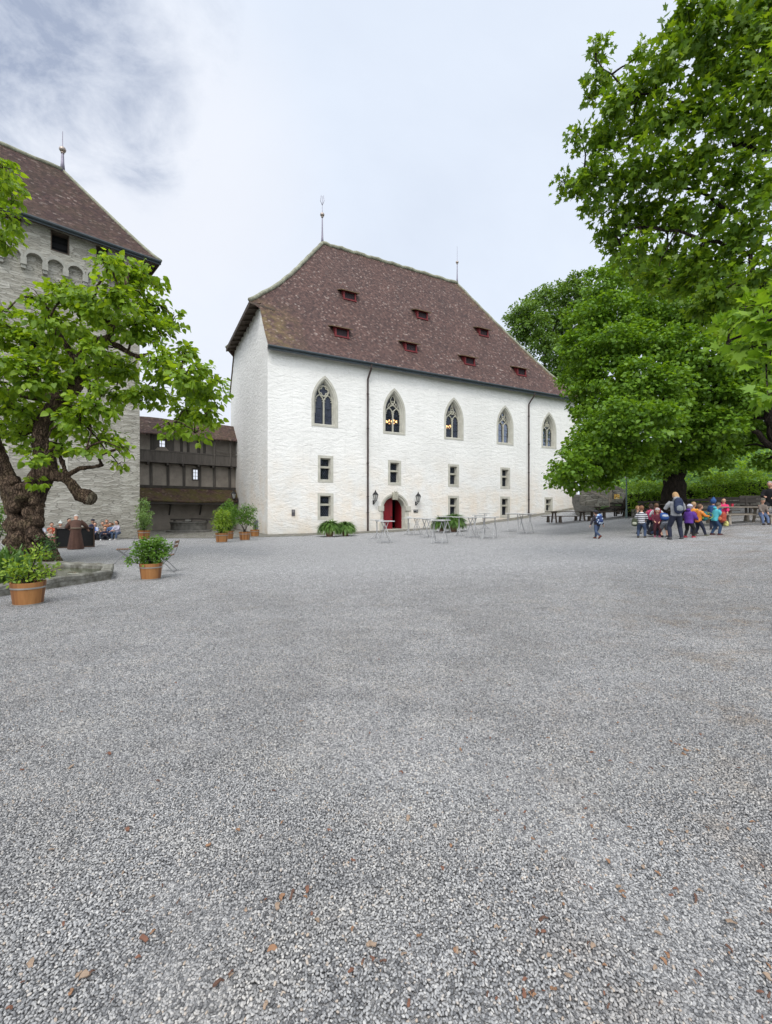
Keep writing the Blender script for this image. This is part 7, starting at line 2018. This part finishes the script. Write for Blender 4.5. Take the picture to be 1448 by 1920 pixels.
i = person('child in turquoise jacket and jeans standing sideways', 1341, 1003, 1.22, 62, lean=8, fl=(-0.09, -0.05, 0.035), fr=(0.08, 0.07, 0.035), hl_=(-0.06, 0.22, 0.58), hr_=(0.12, 0.22, 0.50), head_p=18, top=(0.08, 0.40, 0.46), legs=(0.035, 0.07, 0.14), hair=(0.10, 0.075, 0.055), hood='down', shoe=(0.07, 0.02, 0.02), puff=1.15)
pack(i, 'red and orange backpack held in front of the turquoise jacket', (0.36, 0.07, 0.04), (0.60, 0.20, 0.10), 0.28, 0.34, 0.18, at_=i['b'] + V3((0.22, -0.20, 0.66)), straps=False)
pack(i, 'pale yellow cloth bag hanging below the red backpack', (0.58, 0.56, 0.20), (0.50, 0.48, 0.16), 0.24, 0.17, 0.10, at_=i['b'] + V3((0.30, -0.22, 0.42)), name='cloth_bag', straps=False)
person('child wrapped in a dark blue pointed hood behind the turquoise jacket', 1338, 993, 1.28, 20, hl_=(-0.1, 0.2, 0.6), hr_=(0.12, 0.2, 0.6), top=(0.03, 0.08, 0.22), legs=NAVY, hair=(0.05, 0.03, 0.02), hood='up', hat=('point', (0.03, 0.08, 0.22)), puff=1.15)
i = person('dark-haired child in bright raspberry pink jacket facing the camera by the bench', 1357, 985, 1.28, 170, hip=(0, 0, 0.40), fl=(-0.07, 0.22, 0.035), fr=(0.07, 0.22, 0.035), hl_=(-0.08, 0.2, 0.46), hr_=(0.1, 0.2, 0.46), top=(0.62, 0.03, 0.13), legs=(0.03, 0.025, 0.05), hair=(0.03, 0.02, 0.02), hair_len=0.02, hood='down', puff=1.25, skin=SKIN)
cu = thing('drinking_cup', 'red cup on the long table beside the raspberry pink child', 'cup', i['b'] + V3((0.62, 0.30, 0.80)))
mb = MB(); mb.lathe([(0.045, 0), (0.06, 0.16), (0.054, 0.16), (0.042, 0.01), (0.01, 0.01)], 14); mb.build('beaker', cloth('cup_red', (0.45, 0.03, 0.06)), cu)
person('balding man in a black jacket leaning forward at the right edge', 1446, 978, 1.76, 190, child=False, lean=14, fl=(-0.08, 0.02, 0.03), fr=(0.08, -0.03, 0.03), hl_=(-0.10, 0.22, 0.60), hr_=(0.08, 0.24, 0.62), head_p=14, top=BLACKC, legs=(0.03, 0.03, 0.035), hair=(0.32, 0.28, 0.25), shoe=BLACKC)
person('small child in grey-brown jacket and jeans sitting in front of the man in black', 1429, 984, 1.16, 150, lean=6, hip=(0, 0, 0.41), fl=(-0.07, 0.24, 0.05), fr=(0.07, 0.2, 0.04), hl_=(-0.08, 0.2, 0.45), hr_=(0.1, 0.2, 0.45), top=(0.16, 0.13, 0.11), legs=(0.10, 0.14, 0.24), hair=(0.15, 0.11, 0.09), hat=('round', (0.13, 0.12, 0.09)))

# --- left: the figure in the brown robe and the seated class
g2 = 'listeners and storyteller by the tower'
ROBE = simple('brown_robe', (0.105, 0.055, 0.040), (0.070, 0.037, 0.028), 8, 0.9, 0.5, 20, 0.02)
person('figure in a long brown robe and white cap bending over the dark chest', 142, 1030, 1.68, 2, child=False, lean=40, hip=(0, -0.02, 0.50), fl=(-0.06, 0, 0.03), fr=(0.06, 0, 0.03), hl_=(-0.16, 0.33, 0.54), hr_=(0.26, 0.30, 0.52), head_p=18, robe=ROBE, hair=None, hat=('round', (0.70, 0.69, 0.66)), group=g2, puff=1.2)
cb = gp(141, 1028) + V3((-0.22, 0.32, 0)); cb.z = T(cb.x, cb.y)
chest = thing('dark_chest', 'wide dark open-fronted wooden chest the robed figure bends over', 'chest', cb, R(34))
mb = MB(); mb.box((0, 0.25, 0.92), (1.52, 0.6, 0.04)); mark_edges(mb.build('top', CHEST, chest), 0.006)
for s in (-1, 1):
    mb = MB(); mb.box((s * 0.73, 0.25, 0.45), (0.06, 0.6, 0.90)); mark_edges(mb.build('side_panel', CHEST, chest), 0.006)
mb = MB(); mb.box((0, 0.02, 0.46), (1.40, 0.03, 0.86)); mb.build('front_panel', BLACKP, chest)
mb = MB(); mb.box((0, -0.01, 0.03), (1.40, 0.03, 0.06)); mb.build('plinth', CHEST, chest)
def seated(label, px, py, H, face, low=True, **k):
    d0 = dict(lean=12, hip=(0, 0, 0.10 if low else 0.28), fl=(-0.09, 0.30 if low else 0.26, 0.035), fr=(0.08, 0.33 if low else 0.28, 0.035), hl_=(-0.05, 0.28, 0.30 if low else 0.40), hr_=(0.07, 0.28, 0.30 if low else 0.40), group=g2)
    d0.update(k); return person(label, px, py, H, face, **d0)
seated('child in dark navy sitting cross-legged on the gravel with white trainers', 197, 1013.0, 1.30, 178, fl=(-0.17, 0.24, 0.04), fr=(0.17, 0.24, 0.04), top=(0.02, 0.024, 0.05), legs=(0.02, 0.022, 0.03), hair=(0.02, 0.015, 0.012), shoe=(0.62, 0.62, 0.60))
seated('dark-haired child in pale lilac top and jeans squatting apart at the right', 222, 1011.6, 1.42, -140, low=False, top=(0.44, 0.42, 0.50), legs=(0.07, 0.10, 0.16), hair=(0.025, 0.015, 0.012), shoe=(0.50, 0.48, 0.45), hair_len=0.03)
seated('child in beige jacket sitting by the tower wall', 193, 1011.9, 1.34, 185, low=False, top=(0.30, 0.25, 0.20), legs=(0.10, 0.12, 0.16), hair=(0.12, 0.06, 0.03))
seated('red-haired child in orange top sitting behind the beige jacket', 201, 1011.0, 1.36, 190, low=False, hip=(0, 0, 0.34), top=(0.45, 0.20, 0.10), legs=JEANS, hair=(0.26, 0.09, 0.035), hl_=(-0.16, 0.18, 0.72))
seated('child in blue and white top sitting beside the chest', 178, 1012.7, 1.30, 180, low=False, top_mat=m_splotch('blue_white_top', [(0.10, 0.16, 0.38), (0.50, 0.52, 0.58), (0.16, 0.24, 0.46)], 9), legs=BLACKC, hair=(0.05, 0.03, 0.02))
seated('child in navy cap and navy top sitting behind the blue and white one', 174, 1012.1, 1.42, 180, low=False, hip=(0, 0, 0.34), top=(0.025, 0.03, 0.07), legs=NAVY, hair=(0.03, 0.02, 0.015), hat=('cap', (0.025, 0.025, 0.04)))
seated('child in jeans and denim jacket sitting between the beige and lilac ones', 208, 1011.3, 1.26, 195, low=False, top=(0.10, 0.17, 0.32), legs=JEANS, hair=(0.07, 0.04, 0.025))
seated('child in pointed white sun hat and white top left of the chest', 113, 1014.8, 1.36, 175, low=False, top=(0.62, 0.58, 0.55), legs=(0.2, 0.2, 0.22), hair=(0.10, 0.06, 0.04), hat=('point', (0.62, 0.66, 0.62)))
seated('child in orange-red shirt sitting near the gnarled trunk', 96, 1015.8, 1.32, 170, low=False, top=(0.50, 0.10, 0.05), sleeves='short', legs=(0.14, 0.04, 0.03), hair=(0.04, 0.025, 0.02))
seated('child in pale shirt sitting low on the gravel with striped shoes', 90, 1019.0, 1.24, 130, fl=(-0.06, 0.42, 0.035), fr=(0.10, 0.40, 0.035), top=(0.52, 0.45, 0.40), legs=(0.25, 0.09, 0.08), sleeves='short', hair=(0.16, 0.08, 0.04), shoe=(0.5, 0.45, 0.45))
seated('child in grey and white top just right of the gnarled trunk', 77, 1016.5, 1.32, 165, low=False, top=(0.42, 0.44, 0.50), legs=(0.10, 0.09, 0.16), hair=(0.25, 0.20, 0.15))
seated('child in grey-blue sweater leaning in behind the robed figure', 126, 1014.0, 1.46, 150, low=False, hip=(0, 0, 0.36), lean=16, top=(0.09, 0.11, 0.15), legs=BLACKC, hair=(0.05, 0.035, 0.025))
# low ledge the class sits on
lg0, lg1 = gp(60, 1016.6), gp(214, 1010.9)
lg = thing('stone_ledge', 'low stone bench along the foot of the tower under the seated children', 'bench', lg0)
mb = MB(); dv = (lg1 - lg0); nn = V3((dv.y, -dv.x, 0)).normalized()
mb.bar(lg0 + V3((0, 0, 0.14)) - nn * 0.12, lg1 + V3((0, 0, 0.14)) - nn * 0.12, 0.45, 0.36); mark_edges(mb.build('slab', WELLST, lg, world=True), 0.02)
